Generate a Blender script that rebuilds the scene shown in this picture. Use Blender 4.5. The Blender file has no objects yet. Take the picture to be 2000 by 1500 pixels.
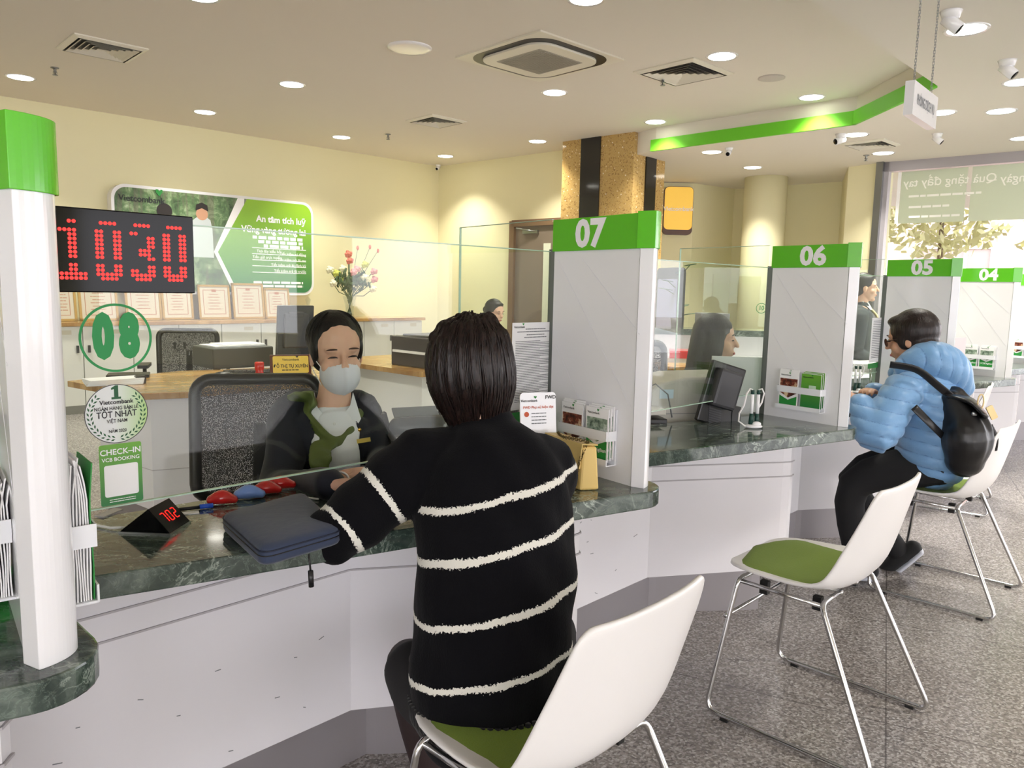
import bpy, math, random
import numpy as np
from mathutils import Vector, Matrix
random.seed(7); rng = np.random.RandomState(7)
SC = bpy.context.scene
COL = SC.collection

# ------------------------------------------------------------------ camera
F_PX = 1500.0
PITCH = math.radians(7.1); ROLL = math.radians(1.2)
EYE = np.array([0, 0, 1.278])
CF = np.array([0, math.cos(PITCH), -math.sin(PITCH)])
_u = np.array([0, math.sin(PITCH), math.cos(PITCH)]); _r = np.array([1.0, 0, 0])
CR = math.cos(ROLL)*_r + math.sin(ROLL)*_u
CU = -math.sin(ROLL)*_r + math.cos(ROLL)*_u
cam = bpy.data.cameras.new('camera'); co = bpy.data.objects.new('camera', cam); COL.objects.link(co)
cam.sensor_width = 36; cam.lens = 36*F_PX/2000; cam.clip_start = .05; cam.clip_end = 200
SC.cycles.transparent_max_bounces = 48; SC.cycles.max_bounces = 10
co.matrix_world = Matrix(((CR[0], CU[0], -CF[0], 0), (CR[1], CU[1], -CF[1], 0), (CR[2], CU[2], -CF[2], EYE[2]), (0, 0, 0, 1)))
SC.camera = co
# ------------------------------------------------------------------ world, exposure
SC.view_settings.view_transform = 'Standard'; SC.view_settings.look = 'None'
SC.view_settings.gamma = 1; SC.view_settings.use_curve_mapping = False
SC.view_settings.exposure = 0.22
w = bpy.data.worlds.new('daylight'); SC.world = w; w.use_nodes = True
bg = w.node_tree.nodes['Background']; bg.inputs[0].default_value = (.97, .95, 1.0, 1); bg.inputs[1].default_value = 5.6
LAMP_W = 14.5

# measured survey helpers: a line of sight met with a horizontal plane, a depth or a wall plane
def ray(x, y): return CF + CR*(x-1000)/F_PX - CU*(y-750)/F_PX
def pz(x, y, z): d = ray(x, y); return EYE + d*((z-EYE[2])/d[2])
def py(x, y, Y): d = ray(x, y); return EYE + d*(Y/d[1])
def pw(x, y, p, n):
    d = ray(x, y); p = np.array(p, float); n = np.array(n, float)
    return EYE + d*(np.dot(p-EYE, n)/np.dot(d, n))
# the row of counters: post positions, direction along the row and inward to the staff side
S = .835
E1 = np.array([.693, .721, 0]); E2 = np.array([-.721, .693, 0]); UP = np.array([0, 0, 1.0])
POST0 = np.array([-.72*S, 1.12*S, 0]); STEP = np.array([1.13*S, 1.175*S, 0])
def Q(k, a, b, z): p = POST0 + STEP*k + (E1*a + E2*b)*S; return np.array([p[0], p[1], z])
ZT = .7766                                    # counter top height
HC = 2.918; HL = 2.698                        # raised and lower ceiling

# ------------------------------------------------------------------ materials
def lin(c):
    c = c/255.0
    return c/12.92 if c <= .04045 else ((c+.055)/1.055)**2.4
def rgb(t): return (lin(t[0]), lin(t[1]), lin(t[2]), 1)
MATS = {}
def mat(name, col=(200, 200, 200), rough=.5, metal=0, emit=None, es=0, spec=None, bump=None, coat=0, sheen=0):
    if name in MATS: return MATS[name]
    m = bpy.data.materials.new(name); m.use_nodes = True; nt = m.node_tree
    b = nt.nodes['Principled BSDF']
    b.inputs['Base Color'].default_value = rgb(col); b.inputs['Roughness'].default_value = rough
    b.inputs['Metallic'].default_value = metal
    if spec is not None: b.inputs['Specular IOR Level'].default_value = spec
    if coat: b.inputs['Coat Weight'].default_value = coat; b.inputs['Coat Roughness'].default_value = .05
    if sheen: b.inputs['Sheen Weight'].default_value = sheen
    if emit: b.inputs['Emission Color'].default_value = rgb(emit); b.inputs['Emission Strength'].default_value = es
    if bump:
        tc = nt.nodes.new('ShaderNodeTexCoord'); nz = nt.nodes.new('ShaderNodeTexNoise'); bp = nt.nodes.new('ShaderNodeBump')
        nz.inputs['Scale'].default_value = bump[0]; nz.inputs['Detail'].default_value = 3
        bp.inputs['Strength'].default_value = bump[1]; bp.inputs['Distance'].default_value = bump[2] if len(bump) > 2 else .002
        nt.links.new(tc.outputs['Object'], nz.inputs['Vector']); nt.links.new(nz.outputs['Fac'], bp.inputs['Height']); nt.links.new(bp.outputs['Normal'], b.inputs['Normal'])
    MATS[name] = m; return m
class NT:
    def __init__(s, name, rough=.5, **kw):
        s.m = mat(name, rough=rough, **kw); s.nt = s.m.node_tree; s.b = s.nt.nodes['Principled BSDF']
        s.tc = s.nt.nodes.new('ShaderNodeTexCoord')
    def n(s, t, **kw):
        x = s.nt.nodes.new(t)
        for k, v in kw.items():
            if k.startswith('_'): setattr(x, k[1:], v)
            else: x.inputs[k.replace('_', ' ')].default_value = v
        return x
    def l(s, a, b): s.nt.links.new(a, b)
    def noise(s, scale, detail=4, rough=.55, dist=0, vec=None, out='Fac'):
        x = s.n('ShaderNodeTexNoise', Scale=scale, Detail=detail, Roughness=rough, Distortion=dist)
        s.l(vec or s.tc.outputs['Object'], x.inputs['Vector']); return x.outputs[out]
    def ramp(s, fac, stops, interp='LINEAR'):
        x = s.nt.nodes.new('ShaderNodeValToRGB'); x.color_ramp.interpolation = interp
        els = x.color_ramp.elements
        while len(els) < len(stops): els.new(.5)
        for e, (p, c) in zip(els, stops): e.position = p; e.color = rgb(c) if len(c) == 3 else c
        s.l(fac, x.inputs['Fac']); return x.outputs['Color']
    def mix(s, fac, a, b, mode='MIX'):
        x = s.nt.nodes.new('ShaderNodeMix'); x.data_type = 'RGBA'; x.blend_type = mode
        for v, i in ((fac, 0), (a, 6), (b, 7)):
            if isinstance(v, (int, float)): x.inputs[i].default_value = v
            elif isinstance(v, tuple): x.inputs[i].default_value = rgb(v)
            else: s.l(v, x.inputs[i])
        return x.outputs[2]
    def math(s, op, a, b=0.0, c=None):
        x = s.nt.nodes.new('ShaderNodeMath'); x.operation = op
        for i, v in enumerate((a, b) if c is None else (a, b, c)):
            if isinstance(v, (int, float)): x.inputs[i].default_value = v
            else: s.l(v, x.inputs[i])
        return x.outputs[0]
    def sep(s, vec):
        x = s.nt.nodes.new('ShaderNodeSeparateXYZ'); s.l(vec, x.inputs[0]); return x.outputs
    def color(s, c): s.l(c, s.b.inputs['Base Color'])
    def bump(s, h, strength=.3, dist=.003):
        x = s.n('ShaderNodeBump', Strength=strength, Distance=dist); s.l(h, x.inputs['Height']); s.l(x.outputs['Normal'], s.b.inputs['Normal'])
def white_wall(): pass
M_WALL = mat('cream wall paint', (236, 230, 190), .75, bump=(90, .06))
M_CEIL = mat('ceiling paint', (226, 220, 208), .8)
M_CEILGRN = mat('bright green paint', (104, 196, 38), .5)
M_LAM = mat('white laminate', (234, 232, 236), .22)
M_LAMG = mat('gloss white panel', (240, 240, 242), .16, coat=.4)
M_LAMD = mat('pale grey laminate', (196, 194, 198), .35)
M_GREEN = mat('lime green panel', (92, 196, 28), .25, coat=.3)
M_GREEND = mat('deeper lime edge', (74, 170, 24), .25)
M_PLA = mat('white shell plastic', (240, 238, 236), .3)
M_CLEARW = mat('frosted white acrylic', (238, 240, 244), .2)
M_CHR = mat('chrome tube', (205, 205, 205), .13, 1)
M_STEEL = mat('brushed steel', (150, 152, 152), .3, 1)
M_BLK = mat('black plastic', (22, 22, 24), .35)
M_BLKG = mat('gloss black', (6, 6, 7), .08, spec=.15)
M_DGREY = mat('dark grey plastic', (58, 58, 62), .45)
M_MGREY = mat('mid grey plastic', (120, 122, 124), .45)
M_BEIGE = mat('putty printer plastic', (196, 193, 184), .45)
M_PAPER = mat('white paper', (244, 244, 244), .7)
M_INK = mat('dark ink', (44, 46, 50), .7)
M_INKG = mat('grey ink', (120, 124, 128), .7)
M_WHT = mat('white print', (250, 250, 250), .5)
M_LOGO = mat('logo green', (40, 140, 60), .5)
M_STK = mat('sticker green', (24, 150, 76), .5)
M_DARKG = mat('dark green print', (26, 92, 52), .5)
M_RED = mat('red plastic', (196, 30, 30), .2, coat=.3)
M_BLUE = mat('pale blue plastic', (120, 156, 226), .3)
M_FOOT = mat('black rubber foot', (18, 18, 18), .6)
M_OLIVE = mat('green seat fabric', (118, 142, 48), .85, bump=(260, .5, .002), sheen=.1)
M_LED = mat('red dot light', (255, 40, 40), .5, emit=(255, 34, 30), es=2.2)
M_DIFF = mat('lamp diffuser', (255, 255, 255), .5, emit=(255, 252, 240), es=9)
M_SKIN = mat('skin', (214, 168, 142), .5)
M_HAIRB = mat('black hair', (24, 19, 18), .35)
M_NAVY = mat('navy suit cloth', (22, 26, 40), .8, sheen=.1, bump=(300, .2))
M_BLACKC = mat('black cloth', (14, 14, 16), .85, sheen=.2, bump=(300, .2))
M_SHIRT = mat('white shirt cloth', (236, 238, 244), .75)
M_SCARF = mat('olive scarf silk', (92, 106, 52), .5)
M_GOLD = mat('gold metal', (206, 164, 70), .25, 1)
M_YEL = mat('pale yellow leather', (232, 200, 122), .4)
def t_marble():
    t = NT('green serpentine marble', .1, coat=.3)
    mp = t.n('ShaderNodeMapping'); t.l(t.tc.outputs['Object'], mp.inputs[0]); mp.inputs['Rotation'].default_value = (0, 0, -.75); mp.inputs['Scale'].default_value = (1, 2.0, 1.4)
    v = mp.outputs[0]
    base = t.ramp(t.noise(5, 6, .65, 1.2, v), [(.3, (30, 42, 38)), (.5, (60, 73, 67)), (.62, (102, 113, 105)), (.8, (68, 84, 78))])
    n1 = t.noise(7, 5, .6, 1.6, v); r1 = t.math('ABSOLUTE', t.math('SUBTRACT', n1, .5))
    vein = t.ramp(r1, [(0, (255, 255, 255)), (.012, (170, 170, 170)), (.03, (0, 0, 0))])
    msk = t.ramp(t.noise(3, 3, .6, 0, v), [(.45, (0, 0, 0)), (.62, (255, 255, 255))])
    n2 = t.noise(22, 4, .6, 1.2, v); r2 = t.math('ABSOLUTE', t.math('SUBTRACT', n2, .5))
    vein2 = t.ramp(r2, [(0, (150, 150, 150)), (.015, (60, 60, 60)), (.03, (0, 0, 0))])
    c = t.mix(t.mix(1.0, vein, msk, 'MULTIPLY'), base, (190, 202, 190))
    c = t.mix(vein2, c, (140, 158, 146))
    t.color(c); return t.m
M_MARB = t_marble()
def t_floor():
    t = NT('grey granite terrazzo', .22)
    v = t.n('ShaderNodeTexVoronoi', Scale=165); t.l(t.tc.outputs['Object'], v.inputs['Vector'])
    g = t.sep(v.outputs['Color'])[0]
    c = t.ramp(g, [(0, (84, 80, 78)), (.35, (128, 120, 116)), (.6, (152, 145, 141)), (.85, (182, 177, 173)), (1, (212, 208, 206))])
    n = t.noise(4.5, 3, .5)
    c = t.mix(t.ramp(n, [(.66, (0, 0, 0)), (.7, (110, 110, 110))]), c, (112, 88, 80))
    n2 = t.noise(60, 4, .6); c = t.mix(.35, c, t.ramp(n2, [(.3, (90, 84, 80)), (.7, (170, 166, 162))]))
    s = t.sep(t.tc.outputs['Object'])
    # tile joints every 0.8 m
    def joint(o, off):
        f = t.math('FRACT', t.math('ADD', t.math('MULTIPLY', o, 1.25), off)); return t.math('LESS_THAN', f, .006)
    mp = t.n('ShaderNodeMapping'); t.l(t.tc.outputs['Object'], mp.inputs[0]); mp.inputs['Rotation'].default_value = (0, 0, .45)
    ss = t.sep(mp.outputs[0]); j = t.math('MAXIMUM', joint(ss[0], .3), joint(ss[1], .1))
    c = t.mix(t.math('MULTIPLY', j, .6), c, (60, 56, 54)); t.color(c)
    t.l(t.ramp(t.noise(3, 3), [(.3, (70, 70, 70)), (.7, (120, 120, 120))]), t.b.inputs['Roughness']) if False else None
    return t.m
M_FLOOR = t_floor()
def t_pillar(name, base, fl):
    t = NT(name, .12)
    v = t.n('ShaderNodeTexVoronoi', Scale=26, Randomness=1); t.l(t.tc.outputs['Object'], v.inputs['Vector'])
    f = t.ramp(v.outputs['Distance'], [(.16, (255, 255, 255)), (.22, (0, 0, 0))])
    pick = t.ramp(t.sep(v.outputs['Color'])[0], [(.45, (0, 0, 0)), (.5, (255, 255, 255))])
    fc = t.ramp(t.sep(v.outputs['Color'])[1], [(.3, fl[0]), (.7, fl[1])])
    v2 = t.n('ShaderNodeTexVoronoi', Scale=85); t.l(t.tc.outputs['Object'], v2.inputs['Vector'])
    c = t.mix(t.ramp(v2.outputs['Distance'], [(.2, (160, 160, 160)), (.3, (0, 0, 0))]), base, fl[0])
    c = t.mix(t.ramp(t.sep(v2.outputs['Color'])[0], [(.85, (0, 0, 0)), (.9, (200, 200, 200))]), c, fl[2])
    c = t.mix(t.mix(1.0, f, pick, 'MULTIPLY'), c, fc); t.color(c); return t.m
M_PILT = t_pillar('tan terrazzo', (190, 158, 98), [(226, 204, 158), (238, 228, 204), (120, 84, 50)])
M_PILK = mat('black granite', (30, 30, 32), .08, coat=.3)
def t_wood(name, a, b):
    t = NT(name, .22, coat=.2)
    mp = t.n('ShaderNodeMapping'); t.l(t.tc.outputs['Object'], mp.inputs[0]); mp.inputs['Rotation'].default_value = (0, 0, -.78); mp.inputs['Scale'].default_value = (1.2, 14, 6)
    c = t.ramp(t.noise(3, 4, .6, .6, mp.outputs[0]), [(.3, a), (.7, b)])
    mp2 = t.n('ShaderNodeMapping'); t.l(t.tc.outputs['Object'], mp2.inputs[0]); mp2.inputs['Rotation'].default_value = (0, 0, -.78)
    br = t.n('ShaderNodeTexBrick', Scale=4, Mortar_Size=.001, Color1=rgb((255, 255, 255)), Color2=rgb((205, 190, 175)), Mortar=rgb((170, 150, 130)))
    t.l(mp2.outputs[0], br.inputs['Vector']); t.color(t.mix(1.0, c, br.outputs['Color'], 'MULTIPLY')); return t.m
M_WOOD = t_wood('finger-jointed oak top', (190, 146, 84), (214, 176, 116))
def t_glass(name, tint, rough=0.0, gl=1.0):
    m = bpy.data.materials.new(name); m.use_nodes = True; nt = m.node_tree; nt.nodes.clear()
    o = nt.nodes.new('ShaderNodeOutputMaterial'); tr = nt.nodes.new('ShaderNodeBsdfTransparent'); g = nt.nodes.new('ShaderNodeBsdfGlossy')
    mx = nt.nodes.new('ShaderNodeMixShader'); fr = nt.nodes.new('ShaderNodeFresnel'); ge = nt.nodes.new('ShaderNodeNewGeometry'); io = nt.nodes.new('ShaderNodeMath'); io.operation = 'MULTIPLY_ADD'; io.inputs[1].default_value = 1/1.45-1.45; io.inputs[2].default_value = 1.45; nt.links.new(ge.outputs['Backfacing'], io.inputs[0]); nt.links.new(io.outputs[0], fr.inputs['IOR'])
    mu = nt.nodes.new('ShaderNodeMath'); mu.operation = 'MULTIPLY'; mu.inputs[1].default_value = gl; nt.links.new(fr.outputs[0], mu.inputs[0])
    tr.inputs[0].default_value = (*tint, 1); g.inputs['Roughness'].default_value = rough; g.inputs[0].default_value = (1, 1, 1, 1)
    nt.links.new(mu.outputs[0], mx.inputs[0]); nt.links.new(tr.outputs[0], mx.inputs[1]); nt.links.new(g.outputs[0], mx.inputs[2]); nt.links.new(mx.outputs[0], o.inputs[0])
    MATS[name] = m; return m
M_GLASS = t_glass('clear green-tinted glass', (.955, .978, .955), 0, .6)
M_GEDGE = mat('polished glass edge', (176, 206, 186), .15)
M_ACRY = t_glass('clear acrylic', (.93, .95, .95))
def t_mesh():   # perforated chair mesh
    m = bpy.data.materials.new('woven black chair mesh'); m.use_nodes = True; nt = m.node_tree
    b = nt.nodes['Principled BSDF']; b.inputs['Base Color'].default_value = rgb((34, 36, 38)); b.inputs['Roughness'].default_value = .7
    tr = nt.nodes.new('ShaderNodeBsdfTransparent'); mx = nt.nodes.new('ShaderNodeMixShader'); v = nt.nodes.new('ShaderNodeTexVoronoi')
    tc = nt.nodes.new('ShaderNodeTexCoord'); v.inputs['Scale'].default_value = 330; v.inputs['Randomness'].default_value = .9
    nt.links.new(tc.outputs['Object'], v.inputs['Vector'])
    lt = nt.nodes.new('ShaderNodeMath'); lt.operation = 'LESS_THAN'; lt.inputs[1].default_value = .34; nt.links.new(v.outputs['Distance'], lt.inputs[0])
    nt.links.new(lt.outputs[0], mx.inputs[0]); nt.links.new(b.outputs[0], mx.inputs[1]); nt.links.new(tr.outputs[0], mx.inputs[2]); nt.links.new(mx.outputs[0], nt.nodes['Material Output'].inputs[0])
    return m
M_MESH = t_mesh()

# ------------------------------------------------------------------ mesh helpers
def nrm(v): v = np.array(v, float); return v/max(np.linalg.norm(v), 1e-9)
class MB:
    def __init__(s): s.v = []; s.f = []; s.mi = []; s.m = 0; s.sm = []
    def add(s, vs, fs, smooth=False):
        o = len(s.v); s.v += [tuple(map(float, p)) for p in vs]
        for f in fs: s.f.append([i+o for i in f]); s.mi.append(s.m); s.sm.append(smooth)
        return s
    def prism(s, poly, z0, z1):
        n = len(poly); a = [(p[0], p[1], z0) for p in poly]; b = [(p[0], p[1], z1) for p in poly]
        area = sum(poly[i][0]*poly[(i+1) % n][1]-poly[(i+1) % n][0]*poly[i][1] for i in range(n))
        fs = [[i, (i+1) % n, n+(i+1) % n, n+i] for i in range(n)] + [list(range(n))[::-1], list(range(n, 2*n))]
        if area < 0: fs = [f[::-1] for f in fs]
        return s.add(a+b, fs)
    def obox(s, c, ax, ay, az):      # centre and three half-axis vectors
        c, ax, ay, az = map(lambda q: np.array(q, float), (c, ax, ay, az))
        vs = [c+i*ax+j*ay+k*az for k in (-1, 1) for j in (-1, 1) for i in (-1, 1)]
        fs = [[0, 2, 3, 1], [4, 5, 7, 6], [0, 1, 5, 4], [2, 6, 7, 3], [0, 4, 6, 2], [1, 3, 7, 5]]
        if np.dot(np.cross(ax, ay), az) < 0: fs = [f[::-1] for f in fs]
        return s.add(vs, fs)
    def box(s, x0, y0, z0, x1, y1, z1):
        return s.obox(((x0+x1)/2, (y0+y1)/2, (z0+z1)/2), ((x1-x0)/2, 0, 0), (0, (y1-y0)/2, 0), (0, 0, (z1-z0)/2))
    def quad(s, a, b, c, d): return s.add([a, b, c, d], [[0, 1, 2, 3]])
    def tube(s, pts, r, n=10, closed=False, r2=None, caps=True):
        pts = [np.array(p, float) for p in pts]; m = len(pts); vs = []; fs = []
        rr = r if hasattr(r, '__len__') else [r]*m
        prev = None
        for i, p in enumerate(pts):
            if closed: t = nrm(pts[(i+1) % m]-pts[i-1])
            else: t = nrm(pts[min(i+1, m-1)]-pts[max(i-1, 0)])
            if prev is None:
                a = np.array([0, 0, 1.0]) if abs(t[2]) < .9 else np.array([1.0, 0, 0]); u = nrm(np.cross(t, a))
            else: u = nrm(prev-t*np.dot(prev, t))
            prev = u; w_ = np.cross(t, u)
            for j in range(n):
                an = 2*math.pi*j/n; vs.append(p+(u*math.cos(an)+w_*math.sin(an))*rr[i])
        for i in range(m if closed else m-1):
            for j in range(n):
                a = i*n+j; b = i*n+(j+1) % n; k = ((i+1) % m)*n
                fs.append([a, b, k+(j+1) % n, k+j])
        if not closed and caps: fs += [list(range(n))[::-1], [(m-1)*n+j for j in range(n)]]
        return s.add(vs, fs, True)
    def lathe(s, prof, c=(0, 0, 0), n=24, ax=None):     # prof: (r, z)
        c = np.array(c, float); Z = nrm(ax) if ax is not None else UP
        a = np.array([1.0, 0, 0]) if abs(Z[0]) < .9 else np.array([0, 1.0, 0]); X = nrm(np.cross(a, Z)); Y = np.cross(Z, X)
        vs = []; fs = []
        for (r, z) in prof:
            for j in range(n):
                an = 2*math.pi*j/n; vs.append(c+Z*z+(X*math.cos(an)+Y*math.sin(an))*max(r, 1e-5))
        for i in range(len(prof)-1):
            for j in range(n):
                fs.append([i*n+j, i*n+(j+1) % n, (i+1)*n+(j+1) % n, (i+1)*n+j])
        fs.append(list(range(n))[::-1]); fs.append([(len(prof)-1)*n+j for j in range(n)])
        return s.add(vs, fs, True)
    def ell(s, c, ax, ay, az, n=16, m=10):
        c, ax, ay, az = map(lambda q: np.array(q, float), (c, ax, ay, az)); vs = []; fs = []
        for i in range(m+1):
            th = math.pi*i/m
            for j in range(n):
                ph = 2*math.pi*j/n; vs.append(c+ax*math.sin(th)*math.cos(ph)+ay*math.sin(th)*math.sin(ph)-az*math.cos(th))
        for i in range(m):
            for j in range(n): fs.append([i*n+j, i*n+(j+1) % n, (i+1)*n+(j+1) % n, (i+1)*n+j])
        return s.add(vs, fs, True)
    def loft(s, pts, rad, side=(1, 0, 0), n=20, sub=4, cap=True):
        P_ = [np.array(p, float) for p in pts]; R_ = [np.array(r if hasattr(r, '__len__') else (r, r), float) for r in rad]
        def cr(A, i, t):
            a, b, c, d = A[max(i-1, 0)], A[i], A[i+1], A[min(i+2, len(A)-1)]
            return .5*(2*b+(c-a)*t+(2*a-5*b+4*c-d)*t*t+(3*b-a-3*c+d)*t**3)
        C_ = []; RR = []
        for i in range(len(P_)-1):
            for k in range(sub): C_.append(cr(P_, i, k/sub)); RR.append(np.maximum(cr(R_, i, k/sub), .002))
        C_.append(P_[-1]); RR.append(R_[-1])
        if cap:   # rounded ends
            t0 = nrm(C_[0]-C_[1]); t1 = nrm(C_[-1]-C_[-2]); r0 = RR[0]; r1 = RR[-1]
            h0 = [(C_[0]+t0*min(r0)*q, r0*math.sqrt(max(1-q*q, .004))) for q in (.98, .8, .5, .25)]
            h1 = [(C_[-1]+t1*min(r1)*q, r1*math.sqrt(max(1-q*q, .004))) for q in (.25, .5, .8, .98)]
            C_ = [h[0] for h in h0]+C_+[h[0] for h in h1]; RR = [h[1] for h in h0]+RR+[h[1] for h in h1]
        vs = []; fs = []; m = len(C_); side = np.array(side, float)
        for i in range(m):
            t = nrm(C_[min(i+1, m-1)]-C_[max(i-1, 0)]); u = nrm(side-t*np.dot(side, t)); w_ = np.cross(t, u)
            for j in range(n):
                an = 2*math.pi*j/n; vs.append(C_[i]+u*math.cos(an)*RR[i][0]+w_*math.sin(an)*RR[i][1])
        for i in range(m-1):
            for j in range(n): fs.append([i*n+j, i*n+(j+1) % n, (i+1)*n+(j+1) % n, (i+1)*n+j])
        fs += [list(range(n))[::-1], [(m-1)*n+j for j in range(n)]]
        return s.add(vs, fs, True)
    def build(s, name, mats, parent=None, smooth=None, bevel=0, solid=0, sub=0):
        v = np.array(s.v)
        if parent is not None:
            w_ = np.array(parent.location); q = parent
            while q.parent: q = q.parent; w_ = w_+np.array(q.location)
            org = np.zeros(3)
            if parent.type == 'EMPTY' or parent.get('_o'): pass
            off = w_
        else:
            org = np.array([(v[:, 0].min()+v[:, 0].max())/2, (v[:, 1].min()+v[:, 1].max())/2, v[:, 2].min()]); off = org
        me = bpy.data.meshes.new(name); me.from_pydata([tuple(p) for p in (v-off)], [], s.f); 
        mats = mats if isinstance(mats, (list, tuple)) else [mats]
        for m_ in mats: me.materials.append(m_)
        me.polygons.foreach_set('material_index', s.mi)
        me.polygons.foreach_set('use_smooth', [bool(x) if smooth is None else smooth for x in s.sm]); me.update()
        o = bpy.data.objects.new(name, me); COL.objects.link(o)
        if parent is not None: o.parent = parent
        else: o.location = org
        if solid: md = o.modifiers.new('solid', 'SOLIDIFY'); md.thickness = solid; md.offset = 0
        if bevel:
            md = o.modifiers.new('bevel', 'BEVEL'); md.width = bevel; md.segments = 2; md.limit_method = 'ANGLE'; md.angle_limit = .7
        if sub: md = o.modifiers.new('sub', 'SUBSURF'); md.levels = sub; md.render_levels = sub
        return o
def thing(name, label, cat, loc=(0, 0, 0), group=None):
    o = bpy.data.objects.new(name, None); COL.objects.link(o); o.location = tuple(map(float, loc)); o.empty_display_size = .05
    return tag(o, label, cat, group)
def tag(o, label, cat, group=None, kind=None):
    o['label'] = label; o['category'] = cat
    if group: o['group'] = group
    if kind: o['kind'] = kind
    return o
def struct(o): o['kind'] = 'structure'; return o
def dup(root, loc, rotz=0, label=None, group=None, skip=()):
    r = root.copy(); COL.objects.link(r); r.location = tuple(map(float, loc)); r.rotation_euler = (0, 0, rotz)
    if label: r['label'] = label
    if group: r['group'] = group
    def kids(a, b):
        for ch in list(a.children):
            if ch.name.split('.')[0] in skip: continue
            c = ch.copy(); COL.objects.link(c); c.parent = b; kids(ch, c)
    kids(root, r); return r
def txt(name, s, size, c, right, up, m, parent=None, bold=0, xs=1.0, ext=.0006, align='CENTER', off=0, space=1.0):
    cu = bpy.data.curves.new('t', 'FONT'); cu.body = s; cu.size = 1; cu.align_x = align; cu.align_y = 'CENTER'; cu.offset = bold; cu.extrude = 0; cu.space_character = space; cu.space_line = 1.0
    cu.resolution_u = 3
    ob = bpy.data.objects.new('t', cu); COL.objects.link(ob); dg = bpy.context.evaluated_depsgraph_get(); dg.update()
    me = bpy.data.meshes.new_from_object(ob.evaluated_get(dg)); bpy.data.objects.remove(ob)
    right = nrm(right); up = nrm(up); n = np.cross(right, up); c = np.array(c, float)
    vs = [c + right*v.co.x*size*xs + up*v.co.y*size + n*(off+ext) for v in me.vertices]
    fs = [list(p.vertices) for p in me.polygons]; mb = MB(); mb.add(vs, fs)
    bpy.data.meshes.remove(me)
    return mb.build(name, m, parent)
def scribble(mb, c, right, up, w_, h, off, rs, gap=.35, wmin=.01, wmax=.03, align='L', fill=.95):
    """a line of small printed words"""
    right = nrm(right); up = nrm(up); n = np.cross(right, up); x = 0; L = w_*fill
    while x < L:
        ww = min(rs.uniform(wmin, wmax), L-x); cc = np.array(c)+right*(x+ww/2)+n*off
        mb.obox(cc, right*ww/2, up*h/2, n*.0002); x += ww+h*gap*1.6
def bake(mb, voxel, smooth=3, fac=.5):
    me = bpy.data.meshes.new('b'); me.from_pydata(mb.v, [], mb.f); ob = bpy.data.objects.new('b', me); COL.objects.link(ob)
    md = ob.modifiers.new('r', 'REMESH'); md.mode = 'VOXEL'; md.voxel_size = voxel
    if smooth: sm = ob.modifiers.new('s', 'SMOOTH'); sm.iterations = smooth; sm.factor = fac
    dg = bpy.context.evaluated_depsgraph_get(); dg.update()
    r = bpy.data.meshes.new_from_object(ob.evaluated_get(dg)); bpy.data.objects.remove(ob)
    v = np.empty(len(r.vertices)*3); r.vertices.foreach_get('co', v); v = v.reshape(-1, 3)
    f = [list(p.vertices) for p in r.polygons]
    nn = np.empty(len(r.vertices)*3); r.vertex_normals.foreach_get('vector', nn); nn = nn.reshape(-1, 3)
    bpy.data.meshes.remove(r); return v, f, nn
def organic(name, mb, m, parent, voxel=.007, smooth=3, attrs=None, disp=None, cut=None):
    v, f, nn = bake(mb, voxel, smooth)
    at = attrs(v) if attrs else {}
    if disp is not None: v = v + nn*disp(v)[:, None]
    if cut is not None:
        keep = cut(v); f = [q for q in f if all(keep[i] for i in q)]
    o = MB(); o.v = [tuple(p) for p in v]; o.f = f; o.mi = [0]*len(f); o.sm = [True]*len(f)
    ob = o.build(name, m, parent)
    for k, a in at.items():
        A = ob.data.attributes.new(k, 'FLOAT', 'POINT'); A.data.foreach_set('value', a.astype(np.float32))
    return ob
# ================================================================== THE ROOM
WL_P = np.array([-1.068, 10.83, 0]); WL_D = np.array([.712, .702, 0]); WL_N = np.array([.702, -.712, 0])   # staff-side back wall
WR_D = nrm([.747, -.665, 0]); WR_N = np.array([-.665, -.747, 0])
def wall(name, a, b, z0, z1, n, m, th=.15):
    a = np.array(a, float); b = np.array(b, float); n = nrm(n)
    mb = MB(); mb.prism([(a[0], a[1]), (b[0], b[1]), (b[0]-n[0]*th, b[1]-n[1]*th), (a[0]-n[0]*th, a[1]-n[1]*th)], z0, z1)
    return struct(mb.build(name, m))
mb = MB(); mb.box(-12, -6, -.1, 14, 16, 0); struct(mb.build('floor', M_FLOOR))
wall('wall_left', WL_P-WL_D*14, WL_P+WL_D*.0, 0, HC+.1, WL_N, M_WALL)
WR_END = WL_P+WR_D*2.9
wall('wall_back', WL_P, WR_END, 0, HC+.1, WR_N, M_WALL)
# alcove beyond the pillar and the window pier
al = [pz(x, y, HL) for x, y in ((1316, 357), (1357, 358), (1415, 366))]
p1 = np.array([2.348, 10.353, 0]); p2 = np.array([2.829, 10.689, 0])
p0 = np.array([1.9, 10.35, 0]); pierA = np.array([3.797, 8.86, 0]); pierB = np.array([3.884, 8.495, 0])
wall('wall_alcove_pier', p0-np.array([1.6, 0, 0]), p1, 0, HC, (0, -1, 0), M_WALL)
wall('wall_alcove_side', p1, p1+nrm(p2-p1)*.85, 0, HC, (.55, -.83, 0), M_WALL)
p3 = p1+nrm(p2-p1)*.8; p4 = pierA+np.array([.5, .9, 0])
wall('wall_alcove', p3, p4, 0, HC, (-.5, -.85, 0), M_WALL)
mb = MB(); mb.prism([(3.70, 8.80), (3.92, 8.48), (4.12, 8.62), (4.5, 9.9), (4.1, 9.9)], 0, HL); struct(mb.build('wall_window_pier', M_WALL))
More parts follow.
